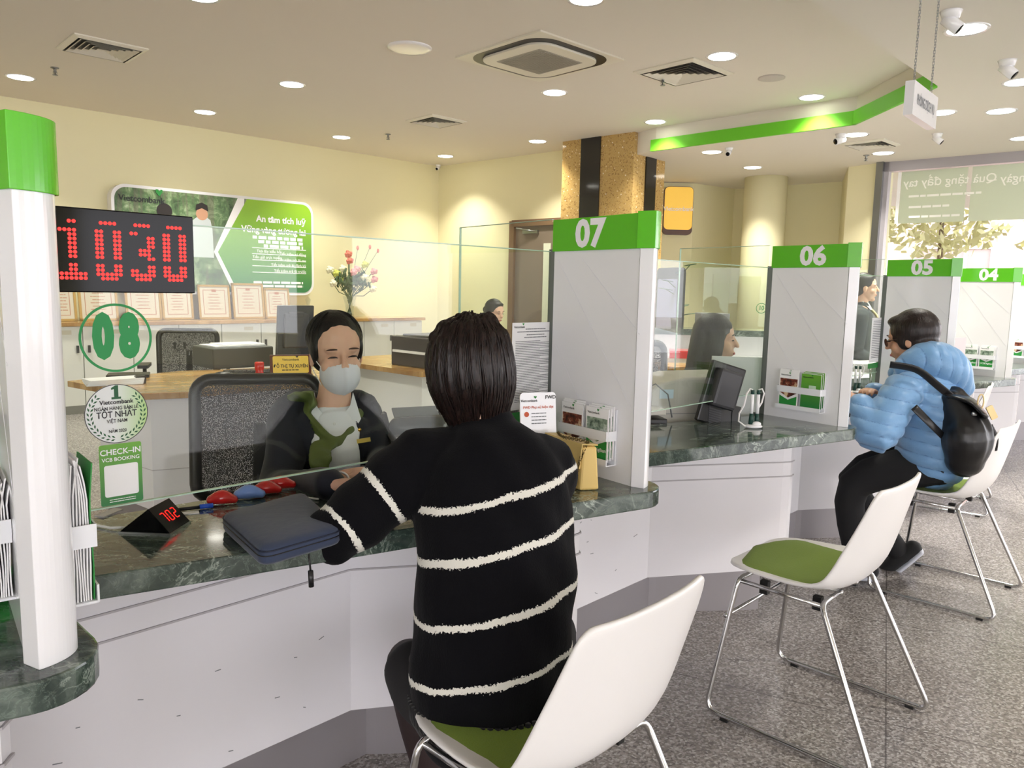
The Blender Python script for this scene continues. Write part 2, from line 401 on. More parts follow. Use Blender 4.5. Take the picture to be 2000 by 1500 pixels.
# window wall: glazing runs from the pier to the right
WW_A = np.array([3.96, 8.50, 0]); WW_D = nrm([1.002, -.86, 0]); WW_N = np.array([-WW_D[1]*-1*-1, 0, 0])
WW_N = nrm([WW_D[1], -WW_D[0], 0])           # towards the room
if WW_N[1] > 0: WW_N = -WW_N
WEND = WW_A+WW_D*9
# wall behind the viewer and other closing walls, with large openings to daylight
wall('wall_left_end', (-11.0, .9, 0), (-6.2, -5.5, 0), 0, HC+.1, (1, .6, 0), M_WALL)
def pane(name, a, b, z0, z1, m, th=.012):
    a = np.array(a, float); b = np.array(b, float); d = nrm(b-a); n = np.array([-d[1], d[0], 0])
    mb = MB(); mb.obox(((a[0]+b[0])/2, (a[1]+b[1])/2, (z0+z1)/2), (b-a)/2*[1, 1, 0], n*th/2, (0, 0, (z1-z0)/2)); return mb.build(name, m)
M_WGL = t_glass('window glass', (.97, .98, .98))
M_MUL = mat('window mullion', (176, 172, 178), .35, .3)
for i in range(3):
    a = WW_A+WW_D*(2.4*i); b = WW_A+WW_D*(2.4*i+2.4)
    r = thing('window_%d' % (i+1), 'x', 'window', (a+b)/2)
    del r['label'], r['category']; struct(r)
    mb = MB()
    for q in (a+WW_D*.03, b-WW_D*.03): mb.obox((q[0], q[1], HL/2), WW_D*.03, WW_N*.05, (0, 0, HL/2))
    mb.obox(((a+b)/2*[1, 1, 0]+[0, 0, HL-.05]), WW_D*1.2, WW_N*.05, (0, 0, .05)); mb.obox(((a+b)/2*[1, 1, 0]+[0, 0, .04]), WW_D*1.2, WW_N*.05, (0, 0, .04))
    mb.build('frame', M_MUL, r)
    g = pane('pane', a+WW_D*.06, b-WW_D*.06, .08, HL-.1, M_WGL); g.parent = r; g.location = g.location-r.location
# shiny mullion post next to the pier
mb = MB(); q = WW_A-WW_D*.02+WW_N*.06; mb.obox((q[0], q[1], HL/2), WW_D*.035, WW_N*.05, (0, 0, HL/2)); struct(mb.build('trim_1', M_STEEL))
# front facade of the hall, behind and right of the viewer: piers with open glazing between
FA = WEND; 
for i, (x0, y0) in enumerate(((9.9, 3.2), (9.9, -.6), (9.9, -4.6), (4.6, -5.6), (-.2, -5.6), (-5.2, -5.6))):
    mb = MB(); mb.box(x0-.35, y0-.35, 0, x0+.35, y0+.35, HL); o = struct(mb.build('wall_front_pier_%d' % (i+1), M_WALL))
mb = MB(); mb.box(-6.2, -5.9, 2.45, 10.2, -5.6, HC+.1); mb.box(-6.2, -5.9, 0, 10.2, -5.6, .5); struct(mb.build('wall_front', M_WALL))
mb = MB(); mb.box(9.9, -5.9, 2.45, 10.2, 3.4, HC+.1); mb.box(9.9, -5.9, 0, 10.2, 3.4, .5); struct(mb.build('wall_right', M_WALL))
# ceilings
BD = nrm([-.71, .704, 0])
cA = np.array([2.84, 5.42]); cB = np.array([2.815, 6.62]); cC = np.array([1.402, 8.016]); cE = np.array([.5, 9.75])
cZ = cA-np.array([.693, .721])*15
mb = MB(); mb.box(-14, -7, HC, 8, 16, HC+.1); struct(mb.build('ceiling', M_CEIL))
low = [tuple(cA), tuple(cZ), (10.3, -9), (10.3, 12.5), (.9, 12.5), tuple(cE), tuple(cC), tuple(cB)]
mb = MB(); mb.prism(low, HL, HC-.0); lowc = struct(mb.build('ceiling_lower', M_CEIL))
# green band along the step
def strip(mb, a, b, z0, z1, th, n):
    a = np.array([*a, 0]); b = np.array([*b, 0]); n = np.array(n, float)
    mb.obox((a+b)/2*[1, 1, 0]+n*th/2+[0, 0, (z0+z1)/2], (b-a)/2, n*th/2, (0, 0, (z1-z0)/2))
mb = MB(); nb = nrm([-.70, -.714, 0])
strip(mb, cC-np.array([.03, -.03]), cB, HL-.012, HL+.1, .03, nb); strip(mb, cB, cA-np.array([0, .0]), HL-.012, HL+.1, .03, (-1, -.02, 0))
struct(mb.build('trim_2', M_CEILGRN))
# far diffuser-like grilles, lamps and fittings are below

# round column and patterned pillar
c = pz(1502, 345, HL); mb = MB(); mb.lathe([(.255, 0), (.255, HL)], (c[0], c[1]+.1, 0), 40); struct(mb.build('wall_round_column', M_WALL))
pk = np.array([1.22, 8.235, 0]); dl = nrm([-.745, .667, 0]); dr = nrm([.667, .745, 0])    # near corner, left face direction, right face direction
root = thing('pillar', 'x', 'p', pk+dl*.35+dr*.2); del root['label'], root['category']; root['kind'] = 'structure'; root.name = 'wall_pillar'
mb = MB(); W1, W2 = .95, .62
mb.prism([tuple((pk+dr*.004+dl*.004)[:2]), tuple((pk+dl*W1)[:2]), tuple((pk+dl*W1+dr*W2)[:2]), tuple((pk+dr*W2)[:2])], 0, HC); mb.build('tan_cladding', M_PILT, root)
nl = -dr; nr = -dl
mb = MB()
mb.obox(pk+dl*.555+nl*.004+[0, 0, HC/2], dl*.13, nl*.008, (0, 0, HC/2)); mb.obox(pk+dr*.33+nr*.004+[0, 0, HC/2], dr*.1, nr*.008, (0, 0, HC/2))
mb.build('black_stripe', M_PILK, root)
# door in the back wall
dd = WR_D; zr = pw(1050, 437, WL_P, WR_N); tdoor = pw(1004, 600, WL_P, WR_N)
root = thing('door_1', 'x', 'd', (tdoor[0], tdoor[1], 0)); del root['label'], root['category']; root['kind'] = 'structure'
M_DOOR = mat('taupe door', (128, 112, 100), .45); M_DFR = mat('brown door frame', (120, 92, 68), .45)
b0 = np.array([tdoor[0], tdoor[1], 0]); DW = 1.0; DH = zr[2]
mb = MB()
for s_ in (0, DW): mb.obox(b0+dd*s_+WR_N*.03+[0, 0, DH/2], dd*.04, WR_N*.05, (0, 0, DH/2+.04))
mb.obox(b0+dd*DW/2+WR_N*.03+[0, 0, DH+.01], dd*(DW/2), WR_N*.05, (0, 0, .04)); mb.build('door_frame', M_DFR, root)
mb = MB(); mb.obox(b0+dd*DW/2+WR_N*.01+[0, 0, DH/2], dd*(DW/2-.04), WR_N*.03, (0, 0, DH/2-.01)); mb.build('door_leaf', M_DOOR, root)
mb = MB(); mb.obox(b0+dd*.56+WR_N*.045+[0, 0, 1.35], dd*.055, WR_N*.006, (0, 0, .48)); mb.build('vision_panel', mat('lit vision glass', (226, 228, 210), .4), root)
mb = MB(); mb.obox(b0+dd*.3+WR_N*.06+[0, 0, DH-.1], dd*.12, WR_N*.02, (0, 0, .02)); mb.tube([b0+dd*.4+WR_N*.07+[0, 0, DH-.1], b0+dd*.15+WR_N*.16+[0, 0, DH-.06]], .01); mb.build('door_closer', M_STEEL, root)

# ================================================================== LAMPS AND CEILING FITTINGS
def make_lamp():
    r = thing('ceiling_light', 'proto', 'ceiling light', (0, 0, 0), 'round recessed ceiling lights')
    mb = MB(); mb.lathe([(.092, -.002), (.108, -.006), (.112, 0), (.112, .001)], n=32); mb.build('rim', M_LAMG, r)
    mb = MB(); mb.lathe([(.0, -.0035), (.093, -.0035), (.093, .001)], n=32); mb.build('diffuser', M_DIFF, r)
    L = bpy.data.lights.new('lamp_glow', 'AREA'); L.shape = 'DISK'; L.size = .17; L.energy = LAMP_W; L.color = (1, .95, .86); L.spread = math.radians(102)
    lo = bpy.data.objects.new('lamp_glow', L); COL.objects.link(lo); lo.location = (0, 0, -.008); lo.parent = r
    return r
lamp0 = make_lamp()
LAMPS = [((40, 151), HC, 'round ceiling light at the far left above the red digit display'),
 ((400, 219), HC, 'round ceiling light over the poster, near the left wall'),
 ((570, 165), HC, 'bright round ceiling light above the poster, second row from the left wall'),
 ((667, 268), HC, 'small round ceiling light right of the poster near the left wall'),
 ((870, 305), HC, 'round ceiling light just above the corner camera'),
 ((1083, 181), HC, 'round ceiling light just below the air conditioner cassette'),
 ((1050, 276), HC, 'round ceiling light above the brown door'),
 ((1280, 238), HC, 'round ceiling light directly above the tan pillar'),
 ((1410, 110), HC, 'round ceiling light right of the square vent beside the cassette'),
 ((1585, 190), HC, 'round ceiling light above the green band'),
 ((1145, -2), HC, 'round ceiling light cut by the top edge above the cassette'),
 ((392, -8), HC, 'round ceiling light cut by the top edge at left'),
 ((1390, 297), HL, 'round light in the lower ceiling right of the pillar'),
 ((1470, 327), HL, 'round light in the lower ceiling above the round column'),
 ((1672, 263), HL, 'round light in the lower ceiling beside the white dome camera'),
 ((1725, 299), HL, 'round light in the lower ceiling near the window pier'),
 ((1838, 220), HL, 'round light in the lower ceiling behind the hanging sign'),
 ((1888, 57), HL, 'large near round light in the lower ceiling at upper right'),
 ((1955, 217), HL, 'round light in the lower ceiling right of the hanging sign'),
 ((1994, 160), HL, 'round light in the lower ceiling cut by the right edge, upper one'),
 ((1998, 270), HL, 'round light in the lower ceiling cut by the right edge, lower one')]
for i, (p, z, lab) in enumerate(LAMPS):
    q = pz(*p, z); o = lamp0 if i == 0 else dup(lamp0, q)
    o.location = tuple(q); o['label'] = lab; o['group'] = 'round recessed ceiling lights'
# the same fittings continue over the part of the hall behind the camera (they light the counters)
for (x, y, z) in ((-1.9, .4, HC), (.2, .9, HC), (-3.4, 2.4, HC), (2.6, 2.2, HL), (4.6, 3.2, HL), (1.6, -.6, HL), (3.8, .2, HL), (-.4, -1.6, HC), (3.0, -2.2, HL), (6.4, 1.6, HL)):
    dup(lamp0, (x, y, z), 0, 'round ceiling light over the hall behind the viewer', 'round ceiling lights behind the viewer')
# unlit lamp, speaker
q = pz(800, 93, HC); r = thing('downlight', 'unlit round ceiling lamp with a white disc between poster side and cassette', 'ceiling light', q)
mb = MB(); mb.lathe([(.12, -.012), (.15, -.008), (.155, 0), (.155, .001)], q, 32); mb.build('rim', M_LAMG, r); mb = MB(); mb.lathe([(0, -.01), (.12, -.011), (.12, 0)], q, 32); mb.build('disc', mat('unlit disc', (252, 252, 248), .5), r)
q = pz(1507, 152, HC); mb = MB(); mb.lathe([(0, -.008), (.085, -.008), (.1, -.005), (.1, .001)], q, 32); tag(mb.build('ceiling_speaker', mat('speaker grille', (196, 190, 182), .6)), 'grey round ceiling speaker grille right of the square vent', 'speaker')
# cassette air conditioner
def rrect(hw, r, n=6):
    o = []
    for cx, cy, a0 in ((hw-r, hw-r, 0), (-hw+r, hw-r, 90), (-hw+r, -hw+r, 180), (hw-r, -hw+r, 270)):
        for i in range(n+1): a = math.radians(a0+90*i/n); o.append((cx+r*math.cos(a), cy+r*math.sin(a)))
    return o
def orient(poly, c, ang): ca, sa = math.cos(ang), math.sin(ang); return [(c[0]+x*ca-y*sa, c[1]+x*sa+y*ca) for x, y in poly]
q = pz(1054, 113, HC); A = math.radians(43.5)
ac = thing('air_conditioner', 'square cassette air conditioner with rounded centre panel set in the ceiling', 'air conditioner', q)
M_ACW = mat('cassette casing', (226, 222, 206), .4)
mb = MB(); mb.prism(orient(rrect(.43, .01), q, A), HC-.012, HC+.001); mb.build('outer_panel', M_ACW, ac)
mb = MB(); mb.prism(orient(rrect(.39, .18, 10), q, A), HC-.0135, HC-.0115); mb.build('air_slot', M_BLK, ac)
mb = MB(); mb.prism(orient(rrect(.33, .15, 10), q, A), HC-.030, HC-.0135); mb.build('centre_panel', M_ACW, ac, bevel=.004)
mb = MB(); mb.prism(orient(rrect(.22, .01), q, A), HC-.032, HC-.030)
for i in range(24):
    a = -.2+i*.4/23; ca, sa = math.cos(A), math.sin(A); mb.obox((q[0]+ca*a, q[1]+sa*a, HC-.0335), (ca*.003, sa*.003, 0), (-sa*.21, ca*.21, 0), (0, 0, .0015))
mb.build('grille', mat('cassette grille', (168, 164, 152), .5), ac)
# square louvred vents
def vent(p, z, hw, lab):
    q = pz(*p, z); r = thing('ceiling_vent', lab, 'vent', q, 'square louvred ceiling vents')
    mb = MB(); P_ = orient(rrect(hw, .003, 1), q, A); P2 = orient(rrect(hw*.86, .003, 1), q, A)
    n = len(P_); mb.add([(x, y, z-.008) for x, y in P_]+[(x, y, z-.02) for x, y in P2], [[i, (i+1) % n, n+(i+1) % n, n+i] for i in range(n)])
    mb.add([(x, y, z-.008) for x, y in P_]+[(x, y, z+.001) for x, y in P_], [[i, (i+1) % n, n+(i+1) % n, n+i] for i in range(n)])
    mb.build('frame', M_ACW, r)
    mb = MB(); mb.prism(orient(rrect(hw*.86, .003, 1), q, A), z-.006, z-.004); mb.build('dark_cavity', M_DGREY, r)
    for j in range(5):
        f = .8-j*.155; a_ = orient(rrect(hw*f, .002, 1), q, A); b_ = orient(rrect(hw*(f-.10), .002, 1), q, A); mb = MB()
        mb.add([(x, y, z-.022) for x, y in a_]+[(x, y, z-.006) for x, y in b_], [[i, (i+1) % n, n+(i+1) % n, n+i] for i in range(n)]); mb.build('louvre', M_ACW, r)
vent((200, 94), HC, .24, 'square louvred vent at upper left of the ceiling'); vent((852, 236), HC, .22, 'square louvred vent between the cassette and the left wall')
vent((1335, 141), HC, .27, 'square louvred vent right of the air conditioner cassette'); vent((1700, 281), HL, .2, 'square louvred vent in the lower ceiling by the white dome camera')
# sprinklers
for p, z, lab in (((107, 132), HC, 'small sprinkler head at the upper left near the vent'), ((758, 262), HC, 'small sprinkler head left of the small vent'), ((1295, 152), HC, 'small sprinkler head beside the right-hand vent'), ((1692, 303), HL, 'small sprinkler head in the lower ceiling by the window')):
    q = pz(*p, z); mb = MB(); mb.lathe([(.03, 0), (.03, -.006), (.012, -.012), (.01, -.03), (.016, -.034)][::-1], q, 16); mb.lathe([(.005, -.034), (.005, -.055), (.02, -.056), (.02, -.059)][::-1], q, 12)
    mb.tube([q+[.014, 0, -.03], q+[.014, 0, -.05], q+[0, 0, -.056]], .002, 6); mb.tube([q+[-.014, 0, -.03], q+[-.014, 0, -.05], q+[0, 0, -.056]], .002, 6)
    tag(mb.build('sprinkler', M_STEEL), lab, 'sprinkler', 'ceiling sprinkler heads')
# small cameras
def secam(p, z, lab, sc=1, dome=False, look=(-.4, -.7, -.5)):
    q = pz(*p, z); r = thing('security_camera', lab, 'camera', q, 'small security cameras'); d = nrm(look)
    mb = MB(); mb.lathe([(.035*sc, -.03*sc), (.04*sc, -.012*sc), (.045*sc, 0)], q, 20); mb.build('mount', M_LAMG, r)
    mb = MB(); cc = q+[0, 0, -.045*sc]; mb.tube([cc-d*.03*sc, cc+d*.05*sc], .028*sc, 16); mb.build('housing', M_LAMG, r)
    mb = MB(); mb.tube([cc+d*.05*sc, cc+d*.054*sc], .022*sc, 16); mb.build('lens', M_BLKG, r)
secam((856, 322), HC-.02, 'tiny white camera in the corner where the two cream walls meet', .8)
secam((1424, 289), HL, 'dark small camera beside the light right of the pillar', .9)
secam((1643, 262), HL, 'white camera left of the light above the green band end', 1.1, look=(-.8, -.2, -.3))
secam((1858, 22), HL, 'white camera nearest the top right corner', 1.15, look=(.6, -.3, -.6))
secam((1968, 118), HL, 'white camera near the right edge above the hanging sign', 1.15, look=(.5, -.4, -.6))
secam((1831, 261), HL, 'grey camera below the hanging sign', 1.0, look=(.5, -.3, -.5))
# hanging sign (two chains)
za = pz(1776, 20, HL); Ys = 3.55
a = py(1764, 160, Ys); b = py(1822, 200, Ys-.0); 
pA = py(1764, 158, 3.6); dirS = nrm([.36, .1, 0])
t1 = py(1778, 157, 3.3); b1 = py(1776, 224, 3.3); t2 = py(1824, 190, 3.58); b2 = py(1822, 252, 3.58)
mid = (t1+b2)/2; dS = nrm((t2-t1)*[1, 1, 0]); Ls = np.linalg.norm((t2-t1)[:2])
nS = np.array([dS[1], -dS[0], 0]); nS = nS if nS[1] < 0 else -nS
zc = (t1[2]+b1[2])/2; hh = (t1[2]-b1[2])/2; cS = np.array([(t1[0]+t2[0])/2, (t1[1]+t2[1])/2, zc])
hs = thing('hanging_sign', 'white hanging sign with grey lettering on two thin chains', 'sign', (cS[0], cS[1], zc-hh))
mb = MB(); mb.obox(cS, dS*Ls/2, nS*.018, (0, 0, hh)); mb.build('board', M_LAMG, hs)
txt('lettering', 'PHÒNG DỊCH VỤ', .058, cS+nS*.0185, dS, UP, M_INKG, hs, bold=.02, xs=.58)
for f in (-.72, .72):
    q = cS+dS*Ls/2*f; mb = MB(); n = int((HL-zc-hh)/.012)
    for i in range(n):
        z = zc+hh+.012*i+.006; ax = np.array([.0035, 0, 0]) if i % 2 else np.array([0, .0035, 0])
        mb.tube([q*[1, 1, 0]+ax+[0, 0, z-.008], q*[1, 1, 0]+ax+[0, 0, z+.008], q*[1, 1, 0]-ax+[0, 0, z+.008], q*[1, 1, 0]-ax+[0, 0, z-.008]], .0012, 5, closed=True)
    mb.build('chain', M_STEEL, hs)

# ================================================================== COUNTER ROW
BAYS = range(-1, 6)
NAMES = {-1: '09', 0: '08', 1: '07', 2: '06', 3: '05', 4: '04', 5: '03'}
def bez(p, n=6):
    return p
for k in BAYS:
    num = NAMES[k]
    # worktop
    out = [(.07, .385), (.20, .352), (.42, .290), (.80, .187), (1.2, .080), (1.50, -.002), (1.585, -.026)]
    cx, cy, rr = 1.632, .062, .098
    for i in range(9): an = math.radians(-105+i*(105/8)); out.append((cx+rr*math.cos(an), cy+rr*math.sin(an)*1.0))
    out += [(1.73, .16), (1.70, .385), (1.70, .44), (1.60, .44), (1.45, .50), (.93, .653), (.73, .715), (.58, .757), (.34, .775), (.07, .78)]
    P_ = [tuple(Q(k, a, b, 0)[:2]) for a, b in out]
    mb = MB(); mb.prism(P_, ZT-.044, ZT); o = mb.build('countertop', M_MARB, bevel=.004)
    tag(o, {0: 'dark green marble countertop in front of the striped-sweater customer', 1: 'dark green marble countertop running to the 06 partition with a pen stand on it', -1: 'corner of dark green marble countertop under the tall white post at lower left', 2: 'green marble countertop in front of the blue-jacket customer', 3: 'grey-green marble countertop running to the 04 partition', 4: 'green marble countertop right of the 04 partition at the frame edge', 5: 'green marble countertop farthest down the row'}[k], 'countertop', 'marble countertops')
    # base cabinet
    r = thing('counter_base', {0: 'white counter base with scuffs facing the striped-sweater customer', 1: 'white counter base with two grooves beneath the pen stand counter', -1: 'white curved counter base at the lower left corner', 2: 'white counter base beside the black-trousered knees', 3: 'white counter base behind the blue-jacket customer\'s backpack', 4: 'white counter base below the 03 partition', 5: 'white counter base farthest down the row'}[k], 'counter', Q(k, .8, .7, 0), 'white counter bases')
    zb = .175
    body = [(.06, .618), (.985, .618), (1.545, .252), (1.585, .232), (1.62, .235), (1.64, .26), (1.645, .30), (1.645, .66), (.06, .70)]
    mb = MB(); mb.prism([tuple(Q(k, a, b, 0)[:2]) for a, b in body], zb, ZT-.044); mb.build('body_panel', M_LAM, r)
    kk = [(.06, .665), (1.075, .665), (1.10, .64), (1.46, .335), (1.505, .314), (1.53, .33), (1.53, .70), (.06, .72)]
    mb = MB(); mb.prism([tuple(Q(k, a, b, 0)[:2]) for a, b in kk], 0, zb); mb.build('kick_board', mat('grey brushed kick board', (170, 166, 170), .3, .5), r)
    for zg in (.615, .557):
        line = [Q(k, a, b, zg) for a, b in ((.07, .616), (.985, .616), (1.545, .249), (1.585, .229), (1.622, .232), (1.643, .258))]
        mb = MB()
        for i in range(len(line)-1): d = line[i+1]-line[i]; n_ = nrm([d[1], -d[0], 0]); mb.obox((line[i]+line[i+1])/2, d/2, n_*.002, (0, 0, .0022))
        mb.build('groove', mat('groove shadow line', (182, 178, 182), .5), r)
    if k in (0, 1):
        rs = np.random.RandomState(k+3); mb = MB()
        for i in range(10):
            a_ = rs.uniform(.15, .9); z_ = rs.uniform(.2, .5); c_ = Q(k, a_, .6175, z_); L_ = rs.uniform(.004, .016); an = rs.uniform(-.5, .5)
            mb.obox(c_, (E1*math.cos(an)+UP*math.sin(an))*L_*rs.uniform(.2, 1), (E1*-math.sin(an)+UP*math.cos(an))*.0009, E2*.0004)
        mb.build('scuff_mark', M_INKG, r)
    # partition
    if k == -1: continue
    pn = {0: 'tall white partition post with green cap at the left edge', 1: 'white partition panel with green header numbered 07', 2: 'white partition panel with green header numbered 06', 3: 'white partition panel with green header numbered 05', 4: 'white partition panel with green header numbered 04', 5: 'white partition panel with green header cut by the right edge'}[k]
    r = thing('partition', pn, 'partition', Q(k, .04, .2, ZT), 'numbered white partitions')
    Zg, Z1 = 1.383, 1.474
    panel = [(-.006, .045), (.05, .43), (.088, .43), (.05, .05)]
    post = [(0, 0), (-.012, .040), (.015, .055), (.062, .054)]+[((1-t)**2*.067+2*(1-t)*t*.052, (1-t)**2*.042+2*(1-t)*t*.006) for t in [i/12 for i in range(12)]]
    mb = MB(); mb.prism([tuple(Q(k, a, b, 0)[:2]) for a, b in panel], ZT, Zg); mb.build('panel', M_LAMG, r)
    mb = MB(); mb.prism([tuple(Q(k, a, b, 0)[:2]) for a, b in post], ZT, Zg+.004); mb.build('post', M_LAMG, r, bevel=.0012)
    hd = [(-.012, .05), (.045, .435), (.095, .435), (.056, .05)]
    mb = MB(); mb.prism([tuple(Q(k, a, b, 0)[:2]) for a, b in hd], Zg, Z1-.004); header = mb.build('header', M_GREEN, r)
    pc = [(-.004, -.006), (-.018, .050), (.015, .062), (.068, .060)]+[((1-t)**2*.073+2*(1-t)*t*.055+t*t*-.004, (1-t)**2*.042+2*(1-t)*t*.0+t*t*-.006) for t in [i/12 for i in range(12)]]
    mb = MB(); mb.prism([tuple(Q(k, a, b, 0)[:2]) for a, b in pc], Zg, Z1); mb.build('post_cap', M_GREEN, r, bevel=.001)
    # number on the side facing the camera
    R_ = nrm(Q(k, -.012, .05, 0)-Q(k, .045, .435, 0)); cc = (Q(k, -.012, .05, 0)+Q(k, .045, .435, 0))/2 - R_*(.012 if k == 1 else -.02); cc[2] = (Zg+Z1)/2-.004
    if k: txt('number', num, .098, cc, R_, UP, M_WHT, header, bold=.042, xs=1.12, space=1.02)
    # embossed diagonal lines
    nrm_f = np.cross(R_, UP); base = Q(k, .045, .41, 0); mb = MB()
    for (u0, z0, u1, z1) in ((.0, 1.36, .30, .98), (.10, 1.36, .32, 1.17), (.0, 1.12, .15, .92)):
        a_ = base+R_*u0+UP*z0; b_ = base+R_*u1+UP*z1; d = nrm(b_-a_); mb.obox((a_+b_)/2, (b_-a_)/2, np.cross(nrm_f, d)*.0009, nrm_f*.0003)
    mb.build('embossed_line', mat('panel emboss', (234, 234, 238), .3), r)
    mb = MB(); q = Q(k, .07, .445, (ZT+1.39)/2); mb.obox(q, E1*.012, E2*.012, (0, 0, (1.39-ZT)/2)); mb.build('end_channel', mat('grey glazing channel', (110, 116, 112), .3, .5), r)
    # divider pane continuing inward
    a = Q(k, .072, .46, 0); b = Q(k, .155, 1.02, 0)
    mb = MB(); d = (b-a); n_ = nrm([d[1], -d[0], 0]); mb.obox((a+b)/2+[0, 0, (ZT+Z1)/2+.02], d/2, n_*.004, (0, 0, (Z1-ZT)/2-.02)); g = mb.build('divider_glass', M_GLASS)
    tag(g, {0: 'clear glass divider behind the leftmost white post', 1: 'clear glass divider standing behind the 07 partition in front of the brown door', 2: 'clear glass divider right of the long-haired teller\'s face', 3: 'clear glass divider beside the standing staff member', 4: 'clear glass divider above the blue hood', 5: 'clear glass divider farthest down the row'}[k], 'glass divider', 'glass dividers between teller desks')
    mb = MB(); mb.obox((a+b)/2+[0, 0, Z1+.0005], d/2, n_*.004, (0, 0, .001)); mb.build('edge', M_GEDGE, g); mb = MB(); mb.obox(b+[0, 0, (ZT+Z1)/2+.02], nrm(d)*.001, n_*.004, (0, 0, (Z1-ZT)/2-.02)); mb.build('edge', M_GEDGE, g)
# glass screens
for k in range(-1, 5):
    a = Q(k, .10, .47, 0); b = Q(k, 1.685, .455, 0); z0, z1 = .866, 1.384
    mb = MB(); d = b-a; n_ = nrm([d[1], -d[0], 0]); mb.obox((a+b)/2+[0, 0, (z0+z1)/2], d/2, n_*.004, (0, 0, (z1-z0)/2)); g = mb.build('glass_screen', M_GLASS)
    tag(g, {-1: 'glass screen left of the tall white post', 0: 'glass screen between the striped-sweater customer and the masked teller', 1: 'glass screen in front of the long-haired teller', 2: 'glass screen beside the blue-jacket customer\'s hands', 3: 'glass screen hidden mostly behind the blue-jacket customer\'s head', 4: 'glass screen cut by the right frame edge'}[k], 'glass screen', 'glass screens over the counters')
    for z in (z0, z1): mb = MB(); mb.obox((a+b)/2+[0, 0, z], d/2, n_*.0041, (0, 0, .0012)); mb.build('edge', M_GEDGE, g)
# ================================================================== THINGS ON THE GLASS OF COUNTER 08
GA = Q(0, .10, .47, 0); GB = Q(0, 1.685, .455, 0); GD = nrm(GB-GA); GN = nrm([GD[1], -GD[0], 0])   # towards the customer side
def gp(x, y, off=.0045): return pw(x, y, GA+GN*off, GN)
def disc(mb, c, right, up, r, off, th=.0004, n=48, r0=None):
    right = nrm(right); up = nrm(up); nn = np.cross(right, up); c = np.array(c)+nn*off
    if r0 is None:
        vs = [c+(right*math.cos(2*math.pi*i/n)+up*math.sin(2*math.pi*i/n))*r for i in range(n)]
        mb.add([v-nn*th for v in vs]+vs, [[i, (i+1) % n, n+(i+1) % n, n+i] for i in range(n)]+[list(range(n))[::-1], list(range(n, 2*n))])
    else:
        vs = [c+(right*math.cos(2*math.pi*i/n)+up*math.sin(2*math.pi*i/n))*q for q in (r0, r) for i in range(n)]
        mb.add(vs+[v-nn*th for v in vs], [[i, n+i, n+(i+1) % n, (i+1) % n] for i in range(n)]+[[2*n+i, 2*n+(i+1) % n, 3*n+(i+1) % n, 3*n+i] for i in range(n)])
def rpoly(mb, c, right, up, poly, off, th=.0004):
    right = nrm(right); up = nrm(up); nn = np.cross(right, up); c = np.array(c)+nn*off; n = len(poly)
    vs = [c+right*x+up*y for x, y in poly]; mb.add([v-nn*th for v in vs]+vs, [[i, (i+1) % n, n+(i+1) % n, n+i] for i in range(n)]+[list(range(n))[::-1], list(range(n, 2*n))])
def rr2(w_, h, r, n=5):
    o = []
    for cx, cy, a0 in ((w_-r, h-r, 0), (-w_+r, h-r, 90), (-w_+r, -h+r, 180), (w_-r, -h+r, 270)):
        for i in range(n+1): a = math.radians(a0+90*i/n); o.append((cx+r*math.cos(a), cy+r*math.sin(a)))
    return o
def logo(name, c, right, up, s, m, parent, off=.001, word=True, wm=None):
    """little open-V emblem beside the bank's word mark"""
    if word: txt(name, 'Vietcombank', s, c, right, up, wm or M_INK, parent, off=off, bold=.012)
    mb = MB(); right = nrm(right); up = nrm(up); e = np.array(c)+right*s*2.0+up*s*.95
    V = [(-.5, .5), (-.1, .5), (0, .2), (.25, .5), (.5, .5), (.5, .1), (0, -.5), (-.5, .1)]
    rpoly(mb, e, right, up, [(x*s*.8, y*s*.8) for x, y in V], off+.0004); mb.build('emblem', m, parent)
# 08 ring sticker
c8 = gp(227, 660); rt = np.linalg.norm(gp(300, 660)-gp(154, 660))/2
st = thing('number_sticker', 'green ring sticker with the number 08 on the left glass screen', 'sticker', c8)
mb = MB(); disc(mb, c8, GD, UP, rt*.98, .0006, r0=rt*.91); mb.build('ring', M_STK, st)
hgt = np.linalg.norm(gp(228, 620)-gp(228, 700))
for i, ch in enumerate('08'):
    txt('digit', ch, hgt*1.34, c8+GD*(-.0195+.039*i)*1.12, GD, UP, M_STK, st, bold=.08, xs=.62, off=.0006)
# award badge
cb = gp(228, 808); rb = np.linalg.norm(gp(290, 808)-gp(166, 808))/2
bd = thing('round_badge', 'round white badge sticker with green laurel wreath on the left glass screen', 'sticker', cb)
def t_badge():
    t = NT('badge face', .3); g = t.sep(t.tc.outputs['Generated']); f = t.math('ADD', g[0], 0); t.color(t.ramp(f, [(.45, (236, 240, 240)), (1, (176, 214, 130))])); return t.m
mb = MB(); disc(mb, cb, GD, UP, rb, .0006); mb.build('face', t_badge(), bd)
mb = MB(); disc(mb, cb, GD, UP, rb*1.0, .0009, r0=rb*.975); mb.build('rim', M_DGREY, bd)
mb = MB(); rpoly(mb, cb+UP*rb*.72, GD, UP, [(x*rb, y*rb) for x, y in ((.07, .24), (.07, -.15), (.15, -.15), (.15, -.22), (-.15, -.22), (-.15, -.15), (-.06, -.15), (-.06, .12), (-.15, .10), (-.15, .16), (-.02, .24))], .0014); mb.build('numeral', M_DARKG, bd)
txt('word_mark', 'Vietcombank', rb*.2, cb+UP*rb*.40, GD, UP, M_INK, bd, bold=.02, off=.001)
for s_, h, dy in (('NGÂN HÀNG BÁN LẺ', .17, .19), ('TỐT NHẤT', .3, -.02), ('VIỆT NAM', .17, -.24), ('NĂM 2020', .15, -.58)):
    txt('line', s_, rb*h, cb+UP*rb*dy, GD, UP, M_INK, bd, bold=.012, off=.001, xs=.84)
mb = MB()
